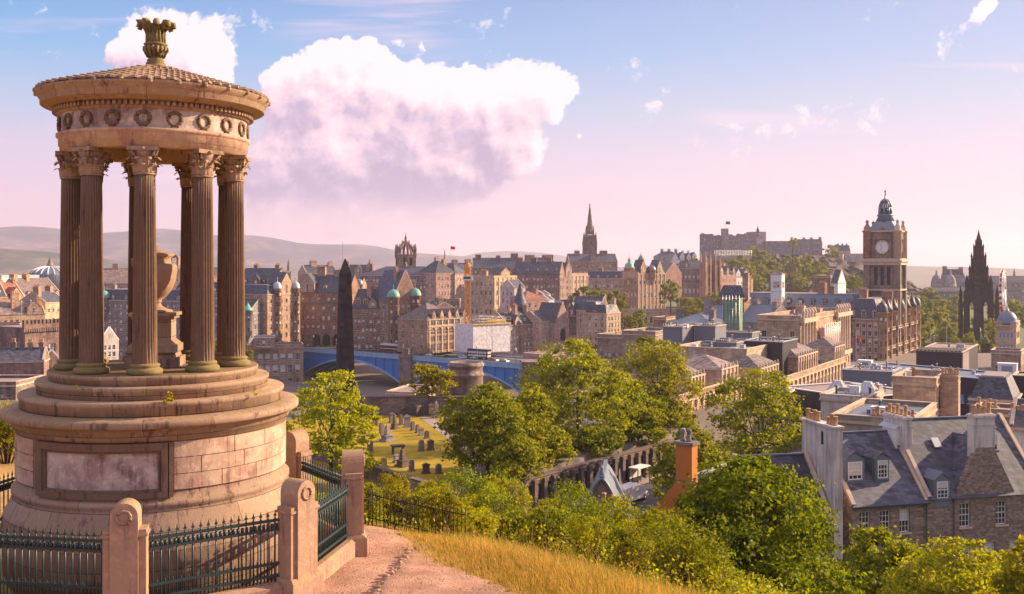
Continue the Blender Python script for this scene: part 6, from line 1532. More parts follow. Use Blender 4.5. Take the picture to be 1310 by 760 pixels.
for x in (p1, BL + 4.5):
    m = MB(); m.frust(x, 11, 30, 8.5, 26, 48, 7.0, 25); m.box(x - 3.3, x + 3.3, -1.6, 23.6, 48, DZ + 1.4); m.box(x - 3.6, x + 3.6, -1.9, 23.9, 48.2, 49.0); m.box(x - 3.6, x + 3.6, -1.9, 23.9, DZ - .4, DZ + .5)
    if x == p1:
        m.box(x - 2.0, x + 2.0, -1.5, 1.2, DZ + 1.4, DZ + 3.4); m.frust(x, -.15, DZ + 3.4, 4.6, 3.2, DZ + 4.0, 2.0, 1.6); m.frust(x, -.15, DZ + 4.0, 1.2, 1.0, DZ + 7.4, .2, .2)
    m.build('pier', M['soot'], br)
m = MB(); m.box(-14, 1.5, -.6, 22.5, 38, DZ - .3); m.build('abutment', M['brown'], br)
# open rings in the spandrel beside the second pier
m = MB()
for i in range(6):
    c_ = (p1 + 5.3 + i * 2.3, DZ - 2.7 - .0)
    m.tube([(c_[0] + 1.0 * math.cos(t), -.28, c_[1] + 1.0 * math.sin(t)) for t in np.linspace(0, 2 * math.pi, 15)], .16, 5)
m.build('spandrel_ring', M['bridge_pale'], br)
def bp(s_, v, z=0): return BA + bu * s_ + Vector((-bu.y, bu.x, 0)) * v + Vector((0, 0, DZ + z))
ab = thing('bridge_end_block', 'dark square stone bridge end block beside the foreground trees', 'pier', W(668, 505, 330)); k = 330 / F; ab['kind'] = 'thing'
m = MB(); m.box(0, 44 * k, 0, 9, -6, 40 * k); m.box(-.3, 44 * k + .3, -.3, 9.3, 40 * k, 42 * k); m.build('end_block', M['soot'], ab)

# ------------------------------------------------------------------ vehicles and people
def car_mesh(kind='car'):
    body, glass, lam = MB(), MB(), MB()
    if kind == 'car':
        L, Wd = 4.3, 1.75
        prof = [(-2.15, .35), (-2.15, .72), (-2.0, .88), (-1.2, .95), (-.75, 1.38), (-.2, 1.46), (.75, 1.44), (1.45, 1.0), (2.05, .92), (2.15, .7), (2.15, .35)]
        body.prism(prof, -Wd / 2, Wd / 2, 'y')
        for y in (-Wd / 2 - .01, Wd / 2 + .01): glass.prism([(-1.0, .97), (-.66, 1.34), (.68, 1.36), (1.2, 1.0)], y - .008, y + .008, 'y')
        glass.add([(-1.19, -.7, .97), (-1.19, .7, .97), (-.79, .66, 1.36), (-.79, -.66, 1.36)], [(0, 1, 2, 3)]); glass.add([(1.47, -.7, 1.02), (1.47, .7, 1.02), (.86, .66, 1.41), (.86, -.66, 1.41)], [(0, 1, 2, 3)])
        wh, wr = (-1.3, 1.35), .32
    elif kind == 'van':
        prof = [(-2.7, .4), (-2.75, 1.0), (-2.1, 1.2), (-1.65, 1.95), (-1.3, 2.12), (2.55, 2.15), (2.68, 1.95), (2.7, .4)]
        Wd = 2.0; body.prism(prof, -Wd / 2, Wd / 2, 'y')
        for y in (-Wd / 2 - .01, Wd / 2 + .01):
            for a, b_ in ((-1.75, -.75), (-.6, .5), (.62, 1.55), (1.66, 2.5)): glass.prism([(a + (.28 if a < -1 else 0) * 0, 1.22), (b_, 1.22), (b_, 1.86), (a + (.38 if a < -1 else 0), 1.86)], y - .008, y + .008, 'y')
        glass.add([(-2.13, -.85, 1.22), (-2.13, .85, 1.22), (-1.69, .8, 1.93), (-1.69, -.8, 1.93)], [(0, 1, 2, 3)]); glass.add([(2.705, -.8, 1.25), (2.705, .8, 1.25), (2.69, .8, 1.85), (2.69, -.8, 1.85)], [(0, 1, 2, 3)])
        wh, wr = (-1.75, 1.7), .36
    else:
        Wd = 2.5; body.box(-5.4, 5.4, -Wd / 2, Wd / 2, .35, 4.3); body.box(-5.3, 5.3, -Wd / 2 + .1, Wd / 2 - .1, 4.3, 4.42, 1)
        body.box(-5.42, 5.42, -Wd / 2 - .02, Wd / 2 + .02, 2.2, 2.42, 1); body.box(-5.42, 5.42, -Wd / 2 - .02, Wd / 2 + .02, 3.75, 4.2, 1)
        for y in (-Wd / 2 - .03, Wd / 2 + .03):
            for z in (1.3, 2.6):
                for i in range(7): glass.box(-4.9 + i * 1.42, -3.62 + i * 1.42, y - .008, y + .008, z, z + .85)
        for x in (-5.44, 5.44):
            for z in (1.2, 2.6): glass.box(x - .01, x + .01, -1.05, 1.05, z, z + .9)
        wh, wr = (-3.4, 3.2), .48
    w = MB(); w.tube([(0, -.11, 0), (0, .11, 0)], wr, 14); w.tube([(0, -.12, 0), (0, .12, 0)], wr * .55, 10, 1)
    for y in (-.6, .6): lam.box(-.02, .03, y - .16, y + .16, -.07, .07)
    x0 = min(v[0] for v in body.v)
    return body, glass.mesh('windows', M['glass']), w.mesh('wheel', [M['tyre'], M['chrome']]), [(x, s_ * (Wd / 2 - .05), wr) for x in wh for s_ in (-1, 1)], lam.mesh('headlights', M['white']), (x0, 0, .8)
CM = {k: car_mesh(k) for k in ('car', 'van', 'bus')}; CB = {}
def vehicle(kind, colour, label, loc, rz, group=None, roof='car_white'):
    b, gl, wm, ws, lm, lp = CM[kind]
    if (kind, colour, roof) not in CB: CB[kind, colour, roof] = b.mesh('body', [M[colour], M[roof]])
    t = thing({'car': 'parked_car', 'van': 'minibus', 'bus': 'double_decker_bus'}[kind], label, {'car': 'car', 'van': 'van', 'bus': 'bus'}[kind], loc, rz, group)
    link('body', CB[kind, colour, roof], t); link('windows', gl, t)
    for p in ws: link('wheel', wm, t, p)
    for s_ in (-1,): link('headlights', lm, t, lp)
    return t
def person_mesh(seed, top, legs):
    """one continuous skinned figure, walking"""
    rr = random.Random(seed); st = rr.uniform(.10, .26)
    J = [(0, 0, .95), (0, 0, 1.15), (0, 0, 1.40), (0, 0, 1.52), (0, .01, 1.66), (.17, 0, 1.40), (.23, -st * .6, 1.14), (.22, -st * .2, .90), (-.17, 0, 1.40), (-.23, st * .6, 1.14), (-.22, st * .9, .92),
         (.09, 0, .90), (.10, st * .7, .50), (.10, st * .5, .08), (.10, st * .5 - .14, .04), (-.09, 0, .90), (-.10, -st * .4, .50), (-.10, -st * 1.1, .08), (-.10, -st * 1.1 - .12, .04)]
    E = [(0, 1), (1, 2), (2, 3), (3, 4), (2, 5), (5, 6), (6, 7), (2, 8), (8, 9), (9, 10), (0, 11), (11, 12), (12, 13), (13, 14), (0, 15), (15, 16), (16, 17), (17, 18)]
    rad = [.15, .14, .15, .06, .105, .07, .048, .038, .07, .048, .038, .095, .065, .05, .04, .095, .065, .05, .04]
    me = bpy.data.meshes.new('person'); me.from_pydata(J, E, []); o = bpy.data.objects.new('tmp', me); COL.objects.link(o)
    md = o.modifiers.new('s', 'SKIN'); me.skin_vertices.new() if not me.skin_vertices else None
    for i, r_ in enumerate(rad): me.skin_vertices[0].data[i].radius = (r_, r_ * .85)
    me.skin_vertices[0].data[0].use_root = True
    ms = o.modifiers.new('u', 'SUBSURF'); ms.levels = 1
    dg = bpy.context.evaluated_depsgraph_get(); me2 = bpy.data.meshes.new_from_object(o.evaluated_get(dg)); bpy.data.objects.remove(o)
    me2.name = 'person'; me2.materials.clear()
    for n_ in (top, legs, 'skin', 'bark'): me2.materials.append(M[n_])
    for p in me2.polygons:
        z = p.center.z; p.use_smooth = True
        p.material_index = 1 if z < .93 else (2 if (z > 1.5 and p.center.y < .05 and z < 1.7) or (z < 1.0 and abs(p.center.x) > .17) else (3 if z >= 1.5 else 0))
    return me2
PM = [person_mesh(i, *c) for i, c in enumerate((('cloth_red', 'cloth_blue'), ('cloth_white', 'cloth_black'), ('cloth_black', 'cloth_blue'), ('cloth_blue', 'cloth_white')))]
def person(k, label, loc, rz, group=None): return tag(link('person', PM[k], None, loc, rz), label, 'person', group)

vehicle('bus', 'bus', 'maroon and cream double-decker bus on the bridge just right of the obelisk', bp(52, 7.5), byaw, 'buses on the bridge')
vehicle('bus', 'bus', 'cream-topped double-decker bus on the bridge just left of the obelisk', bp(16, 13.5), byaw + math.pi, 'buses on the bridge')
vehicle('bus', 'car_dark', 'dark double-decker bus further along the bridge near the arcaded front', bp(101, 10.5), byaw, 'buses on the bridge', roof='car_dark')
words = ['dark car directly behind the first bus', 'dark blue car beside the bus stop of the bridge', 'silver car left of the stone bridge pier', 'dark car passing the stone bridge pier', 'white car just right of the stone bridge pier', 'dark car in front of the arcaded building',
         'red car among dark cars on the bridge', 'dark car following the red car', 'blue car before the white-sheeted building', 'dark car near the right end of the blue parapet', 'silver car at the right end of the blue bridge', 'dark car left of the crane foot on the bridge']
cc = ['car_dark', 'car_blue', 'car_silver', 'car_dark', 'car_white', 'car_dark', 'car_red', 'car_dark', 'car_blue', 'car_dark', 'car_silver', 'car_dark']
for i in range(12):
    s_ = 60 + i * 8.3 + (3 if i % 3 == 0 else 0); vehicle('car', cc[i], words[i], bp(s_, 5.6 if i % 4 else 9.2), byaw + (0 if i % 4 else math.pi), 'cars on the bridge')
pw = ['person in a white top walking near the left end of the bridge', 'person in dark clothes left of the obelisk on the bridge pavement', 'person in a white top just right of the obelisk', 'person in navy beside the bridge pier', 'person in a red top right of the bridge pier',
      'person in dark clothes before the arcaded building', 'person in a white top before the arcaded building', 'person in navy near the crane', 'person in a red top near the white-sheeted building', 'person in dark clothes at the right end of the bridge']
for i in range(10): person((1, 2, 1, 3, 0, 2, 1, 3, 0, 2)[i], pw[i], bp(10 + i * 12.5, 1.6 + .6 * (i % 3), .14), byaw + R(90 if i % 2 else -90), 'people walking on the bridge')
def bridge_lamp(s_, wd):
    t = thing('street_lamp', wd, 'street lamp', bp(s_, .9, .14), byaw, 'lamp posts on the bridge'); m = MB(); m.lathe([(.22, 0), (.22, .6), (.12, .8), (.09, 5.4)], 8); m.build('pole', M['iron'], t)
    m = MB(); m.lathe([(.12, 5.4), (.32, 5.7), (.36, 6.2), (.1, 6.5), (.02, 6.8)], 8); m.build('lantern', M['white'], t)
for s_, wd in ((8, 'lamp post at the left end of the blue bridge'), (30, 'lamp post on the bridge just left of the obelisk'), (62, 'lamp post on the bridge left of the stone pier'), (86, 'lamp post on the bridge below the arcaded front'), (108, 'lamp post on the bridge below the white-sheeted building'), (128, 'lamp post at the right end of the blue bridge')): bridge_lamp(s_, wd)
# the valley under the bridge: station yard
z_ = gz(-30, 470)
for i, (px, c, wd) in enumerate(((548, 'car_white', 'white car parked in the yard seen under the bridge arch, left one'), (566, 'car_silver', 'silver car parked in the yard under the bridge, right of the white one'), (470, 'car_white', 'white car parked in the yard seen just right of the obelisk, low down'))):
    y = 400 if px < 560 else 396; vehicle('car', c, wd, (WX(px, y), y, gz(WX(px, y), y)), R(20 * i), 'cars in the yard below the bridge')
for kk, lab, a in (('s1', 'long flat pale station roof below the left bridge arch', (494, 262, 530, 260, 503)),):
    bld(kk, lab, a[0], a[1], a[2], a[3], a[4], d=16, mat='pink', roof='flat', parapet=.3, floors=1, bays=8, name='train_shed', strings=False, flat='felt', base_z=44)
bld('s3', 'brown stone retaining building glimpsed under the left bridge arch', 400, 560, 512, 560, 452, 495, d=10, mat='brown', roof='flat', bays=14, floors=4, win=(1.4, 2.4), name='valley_building')

# ------------------------------------------------------------------ burying ground
CZ = 74.4
def cem(px, py): Y = (CAMZ - CZ) * F / (py - HY); return (WX(px, Y), Y)
sheet('lawn', M['lawn'], [cem(330, 640), cem(452, 640), cem(560, 634), cem(600, 590), cem(640, 545), cem(640, 531.5), cem(540, 531.5), cem(400, 531.5), cem(330, 545)], .03, 3.0)
sheet('path', M['paving'], [cem(536, 534), cem(548, 533), cem(572, 546), cem(604, 572), cem(640, 600), cem(640, 612), cem(596, 580), cem(560, 552)], .05, 3.0)
def wall_run(name, label, a, b_, h, th, mat, cope='trim_dark', extra=None):
    a, b_ = Vector((*a, 0)), Vector((*b_, 0)); v = b_ - a; L = v.length; yaw = math.atan2(v.y, v.x); z = min(gz(a.x, a.y), gz(b_.x, b_.y))
    t = thing(name, label, 'wall', (a.x, a.y, z), yaw); t['kind'] = 'thing'
    m = MB(); m.box(0, L, 0, th, -2, h); m.build('wall', M[mat], t); m = MB(); m.box(-.05, L + .05, -.12, th + .12, h, h + .2); m.build('coping', M[cope], t)
    return t, L
wall_run('stone_wall', 'dark stone wall closing the far side of the graveyard', cem(395, 531), cem(668, 531), 3.0, .7, 'soot')
wall_run('stone_wall', 'long dark low wall along the near edge of the graveyard', cem(462, 611), cem(545, 638), 1.6, .6, 'soot')
wall_run('stone_wall', 'dark low wall sloping down behind the far corner of the monument railing', cem(380, 580), cem(452, 604), 1.5, .6, 'soot')
ob = thing('obelisk', 'tall blackened stone obelisk in front of the blue bridge', 'obelisk', W(441.5, 508, 205), R(20)); k = 205 / F
m = MB(); m.frust(0, 0, 0, 22 * k, 22 * k, 158 * k, 13.5 * k, 13.5 * k); m.frust(0, 0, 158 * k, 13.5 * k, 13.5 * k, 177 * k, .2, .2); m.build('shaft', M['obelisk'], ob)
m = MB(); m.box(-15 * k, 15 * k, -15 * k, 15 * k, -1.5, 12 * k); m.box(-18 * k, 18 * k, -18 * k, 18 * k, -2, 4 * k); m.build('base', M['obelisk'], ob)
fp = thing('flagpole', 'thin white flagpole rising behind the obelisk tip', 'flagpole', W(438.5, 345, 500)); m = MB(); m.lathe([(.16, 0), (.10, 14), (.2, 14.1), (.01, 14.5)], 7); m.build('pole', M['white'], fp)
ms = thing('round_mausoleum', 'round dark stone mausoleum tower with a heavy cornice behind the graveyard trees', 'mausoleum', (WX(596, 183), 183, CZ - .3)); k = 183 / F
m = MB(); hh = WZ(463, 183) - CZ + .3; m.lathe([(3.35, 0), (3.35, .5), (3.15, .6), (3.05, hh * .72), (3.2, hh * .73), (3.2, hh * .77), (3.02, hh * .78), (3.0, hh - .9), (3.25, hh - .75), (3.3, hh - .3), (3.05, hh - .25), (3.05, hh), (2.7, hh), (2.7, hh - .5)], 40); m.build('drum', M['soot'], ms)
m = MB(); m.prism([(-.6, .6), (-.6, 2.4)] + [(-.6 * math.cos(t), 2.4 + .6 * math.sin(t)) for t in np.linspace(0, math.pi, 9)] + [(.6, 2.4), (.6, .6)], -3.26, -3.0, 'y'); m.build('doorway', M['dark'], ms)
m = MB(); m.lathe([(.01, hh - .7), (2.7, hh - .6)], 24); m.build('roof', M['lead'], ms)
def stone(kind, w, h):
    m = MB()
    if kind == 'arch':
        t = .1 + w * .1; pts = [(-w / 2, -.2), (-w / 2, h - w / 2)] + [(-w / 2 * math.cos(a), h - w / 2 + w / 2 * math.sin(a)) for a in np.linspace(0, math.pi, 11)][1:-1] + [(w / 2, h - w / 2), (w / 2, -.2)]
        m.prism(pts, -t, t, 'y'); m.box(-w / 2 - .12, w / 2 + .12, -t - .12, t + .12, -.2, .16)
    elif kind == 'obelisk':
        m.box(-w * .7, w * .7, -w * .7, w * .7, -.2, h * .13); m.box(-w * .5, w * .5, -w * .5, w * .5, h * .13, h * .34); m.box(-w * .58, w * .58, -w * .58, w * .58, h * .34, h * .38); m.frust(0, 0, h * .38, w * .62, w * .62, h * .93, w * .40, w * .40); m.frust(0, 0, h * .93, w * .40, w * .40, h, .03, .03)
    elif kind == 'table':
        m.box(-w / 2, w / 2, -.5, .5, h - .18, h); m.box(-w / 2 + .12, w / 2 - .12, -.4, .4, h - .3, h - .18)
        for x in (-w / 2 + .25, w / 2 - .25):
            for y in (-.28, .28): m.lathe([(.14, -.2), (.14, .12), (.09, .2), (.09, h - .4), (.14, h - .3)], 8, (x, y))
    elif kind == 'pediment':
        t = .22; m.box(-w / 2, w / 2, -t, t, -.2, h * .78); m.box(-w / 2 - .12, w / 2 + .12, -t - .1, t + .1, -.2, .25); m.box(-w / 2 - .1, w / 2 + .1, -t - .1, t + .1, h * .78, h * .84); m.prism([(-w / 2 - .1, h * .84), (w / 2 + .1, h * .84), (0, h)], -t, t, 'y')
    else:
        m.prism([(-w / 2, -.1), (-w / 2, .25), (0, h), (w / 2, .25), (w / 2, -.1)], -.9, .9, 'y')
    return m
GRAVES = [  # px, py base, height px, kind, width m, words
    (501, 541, 14, 'pediment', 1.0, 'sooty broad headstone left of the paler ones at the far end of the lawn'), (505, 549, 19, 'obelisk', .9, 'tall pale slender gravestone near the far end of the lawn'),
    (513, 544, 14, 'arch', .8, 'round-headed gravestone just right of the tall pale slender one'), (521, 547, 17, 'pediment', 1.3, 'broad pale headstone at the head of the row beside the path'),
    (528, 551, 12, 'arch', .8, 'first small headstone of the row along the path'), (534, 554, 11, 'arch', .8, 'second small headstone of the row along the path'), (539, 557.5, 11, 'pediment', .8, 'third headstone of the row along the path, with pointed top'),
    (546, 561, 10, 'arch', .9, 'last headstone of the row along the path'), (488, 556, 15, 'arch', .9, 'upright headstone at mid lawn left of the stepped obelisk'), (495.5, 564.5, 21, 'obelisk', 1.4, 'stepped stone obelisk at the middle of the lawn'),
    (464.5, 565, 8, 'arch', .8, 'little squat headstone near the leaning tree at the left of the lawn'), (473.5, 579, 16, 'arch', 1.0, 'upright headstone in open grass left of the table tomb'), (539, 577.5, 15, 'arch', 1.1, 'dark round-topped headstone right of the table tomb'),
    (551, 576, 14, 'pediment', 1.1, 'grey headstone right of the dark round-topped one'), (509, 581, 12, 'table', 2.1, 'table tomb on short pillars at the near part of the lawn'), (507.5, 592, 12, 'pediment', 1.0, 'short headstone directly before the table tomb'),
    (515, 597, 23, 'obelisk', 1.2, 'tall narrow stele in front of the table tomb'), (491, 597, 11, 'arch', 1.0, 'rounded headstone left of the tall narrow stele'), (526.5, 603, 15, 'arch', .9, 'dark headstone at the near right of the lawn'),
    (475, 598, 6, 'ridge', 2.0, 'low ridge-shaped grave cover at the near left of the lawn'), (454, 561, 12, 'arch', 1.0, 'dark headstone in tree shade at the left of the lawn'), (558, 535, 22, 'obelisk', 1.0, 'dark obelisk against the far wall, rightmost'),
    (551, 533, 18, 'pediment', 1.2, 'dark pedimented memorial against the far wall'), (536, 532.5, 15, 'pediment', 2.0, 'wide dark memorial against the far wall'), (561, 606, 13, 'arch', 1.0, 'headstone below the overhanging tree, near right corner of the lawn'),
    (545, 606, 14, 'pediment', 1.1, 'sooty headstone near the right corner of the lawn'), (517, 532.5, 12, 'pediment', 1.8, 'broad dark memorial against the middle of the far wall'), (572, 541, 9, 'arch', .9, 'small headstone beyond the path under the tree'), (586, 553, 10, 'arch', .9, 'small headstone at the right end of the path'),
    (480, 545, 9, 'arch', .9, 'small headstone at the far left of the lawn'), (462, 592, 10, 'arch', 1.0, 'headstone beside the dark low wall at the near left')]
GM = {}
for i, (px, py, hp, kd, w, words_) in enumerate(GRAVES):
    x, y = cem(px, py); h = hp * y / F
    o = stone(kd, w * (.72 if kd in ('arch', 'pediment') else .9), h).build('gravestone', M['trim_dark' if i % 3 else 'grey'], None, (x, y, CZ), R(38 + 14 * math.sin(i * 1.7)))
    tag(o, words_, 'gravestone', 'gravestones on the lawn')

# street wall with pilasters
wa, wb = (WX(672, 121), 121.5), (WX(862, 155.5), 155.5)
wa = (6.3 - 15.3 * .62, 131 - 19 * .62); wb = (6.3 + 15.3 * 1.30, 131 + 19 * 1.30)
t, L = wall_run('pilastered_wall', 'dark red-brown street wall divided by stone pilasters below the tree clump', (wa[0] + .5, wa[1] - .4), (wb[0] + .5, wb[1] - .4), 4.1, .8, 'brown', 'trim_dark')
t.location.z = 69.8
n = 24
for i in range(n):
    x = .6 + (L - 1.2) * i / (n - 1); m = MB(); m.box(x - .32, x + .32, -.42, -.003, -.5, 3.7); m.box(x - .42, x + .42, -.52, -.004, 3.55, 3.99); m.box(x - .42, x + .42, -.5, -.004, -.5, .35); m.build('pilaster', M['trim_dark'], t)
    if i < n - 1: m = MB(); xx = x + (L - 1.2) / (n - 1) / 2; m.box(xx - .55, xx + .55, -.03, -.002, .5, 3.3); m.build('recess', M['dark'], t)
su = Vector((15.3, 19, 0)).normalized(); sn = Vector((su.y, -su.x, 0)); syaw = math.atan2(su.y, su.x)
S0 = Vector((6.3, 131, 0))
def stp(a, b_): return S0 + su * a + sn * b_
sheet('street', M['asphalt'], [tuple(stp(-40, 3.0))[:2], tuple(stp(70, 3.0))[:2], tuple(stp(70, 13))[:2], tuple(stp(-40, 13))[:2]], .03, 4.0, lambda x, y: 69.8)
p_ = sheet('pavement', M['paving'], [tuple(stp(-40, .6))[:2], tuple(stp(70, .6))[:2], tuple(stp(70, 3.0))[:2], tuple(stp(-40, 3.0))[:2]], .15, 4.0, lambda x, y: 69.8)
sheet('pavement', M['paving'], [tuple(stp(-40, 13))[:2], tuple(stp(70, 13))[:2], tuple(stp(70, 16.5))[:2], tuple(stp(-40, 16.5))[:2]], .15, 4.0, lambda x, y: 69.8)
def at_street(px, Y, z=69.86): return Vector((WX(px, Y), Y, z))
vehicle('van', 'car_white', 'white minibus with dark windows parked in the street before the pilastered wall', at_street(807, 131), syaw + math.pi)
vehicle('car', 'car_white', 'white car roof glimpsed between bushes at the foot of the slope', at_street(669, 118), syaw + math.pi)
person(0, 'person in a red top walking at the far end of the pilastered wall, left one', at_street(833, 150), syaw - R(90)); person(0, 'person in a red top at the far end of the pilastered wall, right one', at_street(838, 149), syaw + R(80))
person(2, 'person in dark clothes beside the pilastered wall left of the minibus', at_street(747, 133), syaw - R(90)); person(0, 'person in a red top half hidden left of the slate ogee roof', at_street(739, 131), syaw + R(90))
lp = thing('street_lamp', 'tall street lamp with a side arm above the white minibus', 'street lamp', at_street(791, 132))
m = MB(); m.lathe([(.10, 0), (.06, 6.2)], 8); m.tube([(0, 0, 6.0), (-.3, 0, 6.35), (-1.5, 0, 6.4)], .04, 6); m.build('pole', M['iron'], lp)
m = MB(); m.box(-2.0, -1.3, -.14, .14, 6.3, 6.45); m.build('lamp_head', M['trim'], lp)
sh_ = thing('bus_shelter', 'pale-roofed bus shelter right behind the white minibus', 'bus shelter', at_street(818, 141), syaw)
m = MB(); m.box(-1.6, 1.6, -.8, .8, 2.4, 2.55); m.build('roof', M['white'], sh_)
for x in (-1.5, 1.5):
    for y in (-.7, .7): m = MB(); m.box(x - .05, x + .05, y - .05, y + .05, 0, 2.4); m.build('post', M['iron'], sh_)
m = MB(); m.box(-1.5, 1.5, .66, .7, .4, 2.2); m.build('glass_panel', M['glass'], sh_)
# ------------------------------------------------------------------ new town roofs on the right
bld('t1', 'sunlit classical terrace with tall columns receding behind the tree clump, nearest to the trees', 857, 171.5, 947, 203.4, 509, lev=180, d=17, mat='honey', roof='flat', parapet=.9, bays=11, floors=3, style='rich', win=(1.2, 2.6), pil=12, name='classical_terrace', flat='lead_light', base_z=62)
attic('t1', 9.8, 16.8, 12, 3.4, 4); attic('t1', 26.0, 35.6, 12, 3.4, 4)
bld('t2', 'sunlit classical terrace with attic pavilions receding toward the clock tower hotel', 971, 212, 1081, 279.6, 481, lev=240, d=9, mat='honey', roof='flat', parapet=.9, bays=22, floors=3, style='rich', win=(1.2, 2.6), pil=22, name='classical_terrace', flat='lead', base_z=60)
attic('t2', 1.0, 14.3, 8, 4.2, 6); attic('t2', 30.5, 48.6, 8, 4.4, 8); attic('t2', 66.5, 78.0, 8, 4.2, 5)
MOD = dict(roof='flat', corn=False, strings=False, ops=[], sides=False, name='plant_block', base_z=58)
nt('n1', 'grey metal-clad roof block with a pale top, leftmost of the grey cubes', 848, 873, 888, 255, 420, mat='clad', parapet=.25, flat='lead_light', **MOD)
nt('n2', 'grey metal-clad roof block right of the leftmost grey cube', 889, 915, 929, 258, 419, mat='clad', parapet=.25, flat='lead_light', **MOD)
nt('n3', 'long low grey parapet block behind the grey cubes', 918, 962, 972, 280, 427, mat='clad', parapet=.2, flat='lead_light', **MOD)
nt('n4', 'near grey cube in front of the dark glazed roof band', 912, 942, 951, 232, 440, mat='clad', parapet=.2, flat='lead_light', **MOD)
nt('n5', 'long roof storey with a dark glazed band and a sunlit end', 950, 1001, 1020, 236, 440, mat='black_clad', parapet=.35, flat='felt', trim='lead_light', **MOD)
nt('n5b', 'wide flat stone-coloured roof under the grey cubes', 862, 955, 985, 225, 450, mat='honey', parapet=.5, flat='felt', **MOD)
nt('n6', 'brown flat-roofed stone block at the left of the new town roofs', 764, 800, 850, 330, 432, mat='brown', roof='flat', parapet=.8, bays=6, floors=2, name='stone_block', base_z=56)
nt('n6b', 'brown stone block with a roof garden left of the grey cubes', 796, 838, 868, 300, 428, mat='brown', roof='flat', parapet=.8, bays=6, floors=2, name='stone_block', base_z=56)
nt('n6c', 'small lit stair block with brown walls beyond the grey cubes', 836, 852, 866, 380, 408, mat='brown', roof='flat', parapet=.5, bays=2, floors=2, name='stone_block', base_z=58)
bld('n7a', 'low hall with a broad blue-grey metal roof, left of the green-netted tower', 852, 340, 908, 330, 414, d=16, mat='grey', roof='hip', roofm='lead', rh=3.2, bays=8, floors=1, name='market_hall', base_z=60)
bld('n7b', 'gabled blue-grey hall directly left of the green-netted tower', 893, 352, 926, 344, 408, d=14, mat='grey', roof='gable', roofm='lead', rh=4.6, bays=5, floors=1, name='market_hall', base_z=60)
bld('n7c', 'blue-grey gabled hall directly right of the green-netted tower', 944, 346, 982, 336, 411, d=14, mat='grey', roof='gable', roofm='lead', rh=5.4, bays=6, floors=1, name='market_hall', base_z=60)
nt('n8', 'corner tower hung with green scaffold netting', 925, 946, 950, 326, 383, mat='green_net', parapet=.2, flat='lead', **MOD)
nt('n8b', 'brown pavilion with a rounded slate roof behind the green-netted tower', 917, 952, 960, 350, 381, mat='brown', roof='mansard', rh=4, bays=4, floors=3, name='pavilion', base_z=60, chim=((1.0, .3, 2.0, 1.6, 4.2, 3),))
bld('n9', 'long dark-blue mansard range with dormers below the castle trees', 944, 462, 1094, 425, 392, lev=440, d=22, mat='soot', roof='mansard', roofm='lead', rh=5.2, floors=3, bays=22, dorm=10, dsize=(2.2, 2.6), name='mansard_range', base_z=58, chim=((.03, .3, 3.2, 2.4, 6, 5, 'honey'), (.29, .3, 2.8, 2.4, 5, 5, 'honey'), (.66, .4, 3.2, 2.4, 4.6, 5, 'brown'), (.73, .4, 2, 2, 3, 3, 'brown')))
nt('n9b', 'white-based lookout tower with two dark arches, above the long mansard range', 986, 1000, 1004, 440, 350, mat='white', roof='hip', rh=1.0, bays=2, floors=5, style='arch', win=(1.2, 2.6), name='lookout_tower', roofm='slate_warm', base_z=60, skip=tuple((i, j) for i in range(2) for j in range(4)), sbays=2)
nt('n9c', 'brown stage-house block with a low flat roof right of the lookout tower', 1040, 1062, 1078, 480, 354, mat='brown', roof='flat', parapet=.5, bays=3, floors=3, name='stone_block', base_z=60)
nt('n9d', 'pale gabled house with dark barge boards left of the clock tower', 1062, 1072, 1082, 470, 362, mat='white', roof='gable', rh=6, bays=2, floors=3, name='town_house', base_z=60)
nt('n10', 'tan stone office block with urn-topped columns on its sunlit side, left of the hotel', 968, 1023, 1088, 300, 409, mat='honey', roof='flat', parapet=1.0, bays=4, floors=4, style='rich', win=(1.4, 2.4), sbays=16, name='post_office_block', base_z=58, skip=tuple((i, j) for i in (1, 2) for j in range(4)), chim=((.2, .6, 3, 2, 2.2, 4), (.7, .5, 4, 3, 1.8, 5)))
r_, h_, w_ = ALL_B['n10']; d_ = 63
for y0, n in ((1.0, 5), (42, 6)):
    m = MB()
    m.box(w_ + .01, w_ + 1.3, y0 - .8, y0 + n * 3.2, h_ - 14, h_ - 12.6); m.box(w_ + .01, w_ + 1.4, y0 - .8, y0 + n * 3.2, h_ - 1.0, h_ + .3)
    for i in range(n): m.lathe([(.62, h_ - 12.6), (.55, h_ - 12), (.5, h_ - 1.6), (.7, h_ - 1.0)], 10, (w_ + .75, y0 + i * 3.2)); m.lathe([(.5, h_ + .3), (.6, h_ + .5), (.25, h_ + 1.0), (.75, h_ + 2.0), (.5, h_ + 2.5), (.15, h_ + 3.2)], 8, (w_ + .75, y0 + i * 3.2))
    m.build('colonnade', M['trim'], r_)
hg = thing('site_hoarding', 'pale pink scaffold wrap on the sunlit side of the post office block', 'hoarding', r_.location, r_.rotation_euler.z)
m = MB(); m.box(w_ + 1.6, w_ + 2.0, 21, 40, h_ - 12, h_ - 3.4); m.box(w_ + .5, w_ + 1.6, 21, 21.3, h_ - 12, h_ - 3.4); m.build('wrap', M['red_pot'], hg)
m = MB()
for i in range(8): m.tube([(w_ + 2.1, 21 + 19 * i / 7, h_ - 16), (w_ + 2.1, 21 + 19 * i / 7, h_ - 2.2)], .08, 4)
m.build('scaffold_pole', M['chrome'], hg)
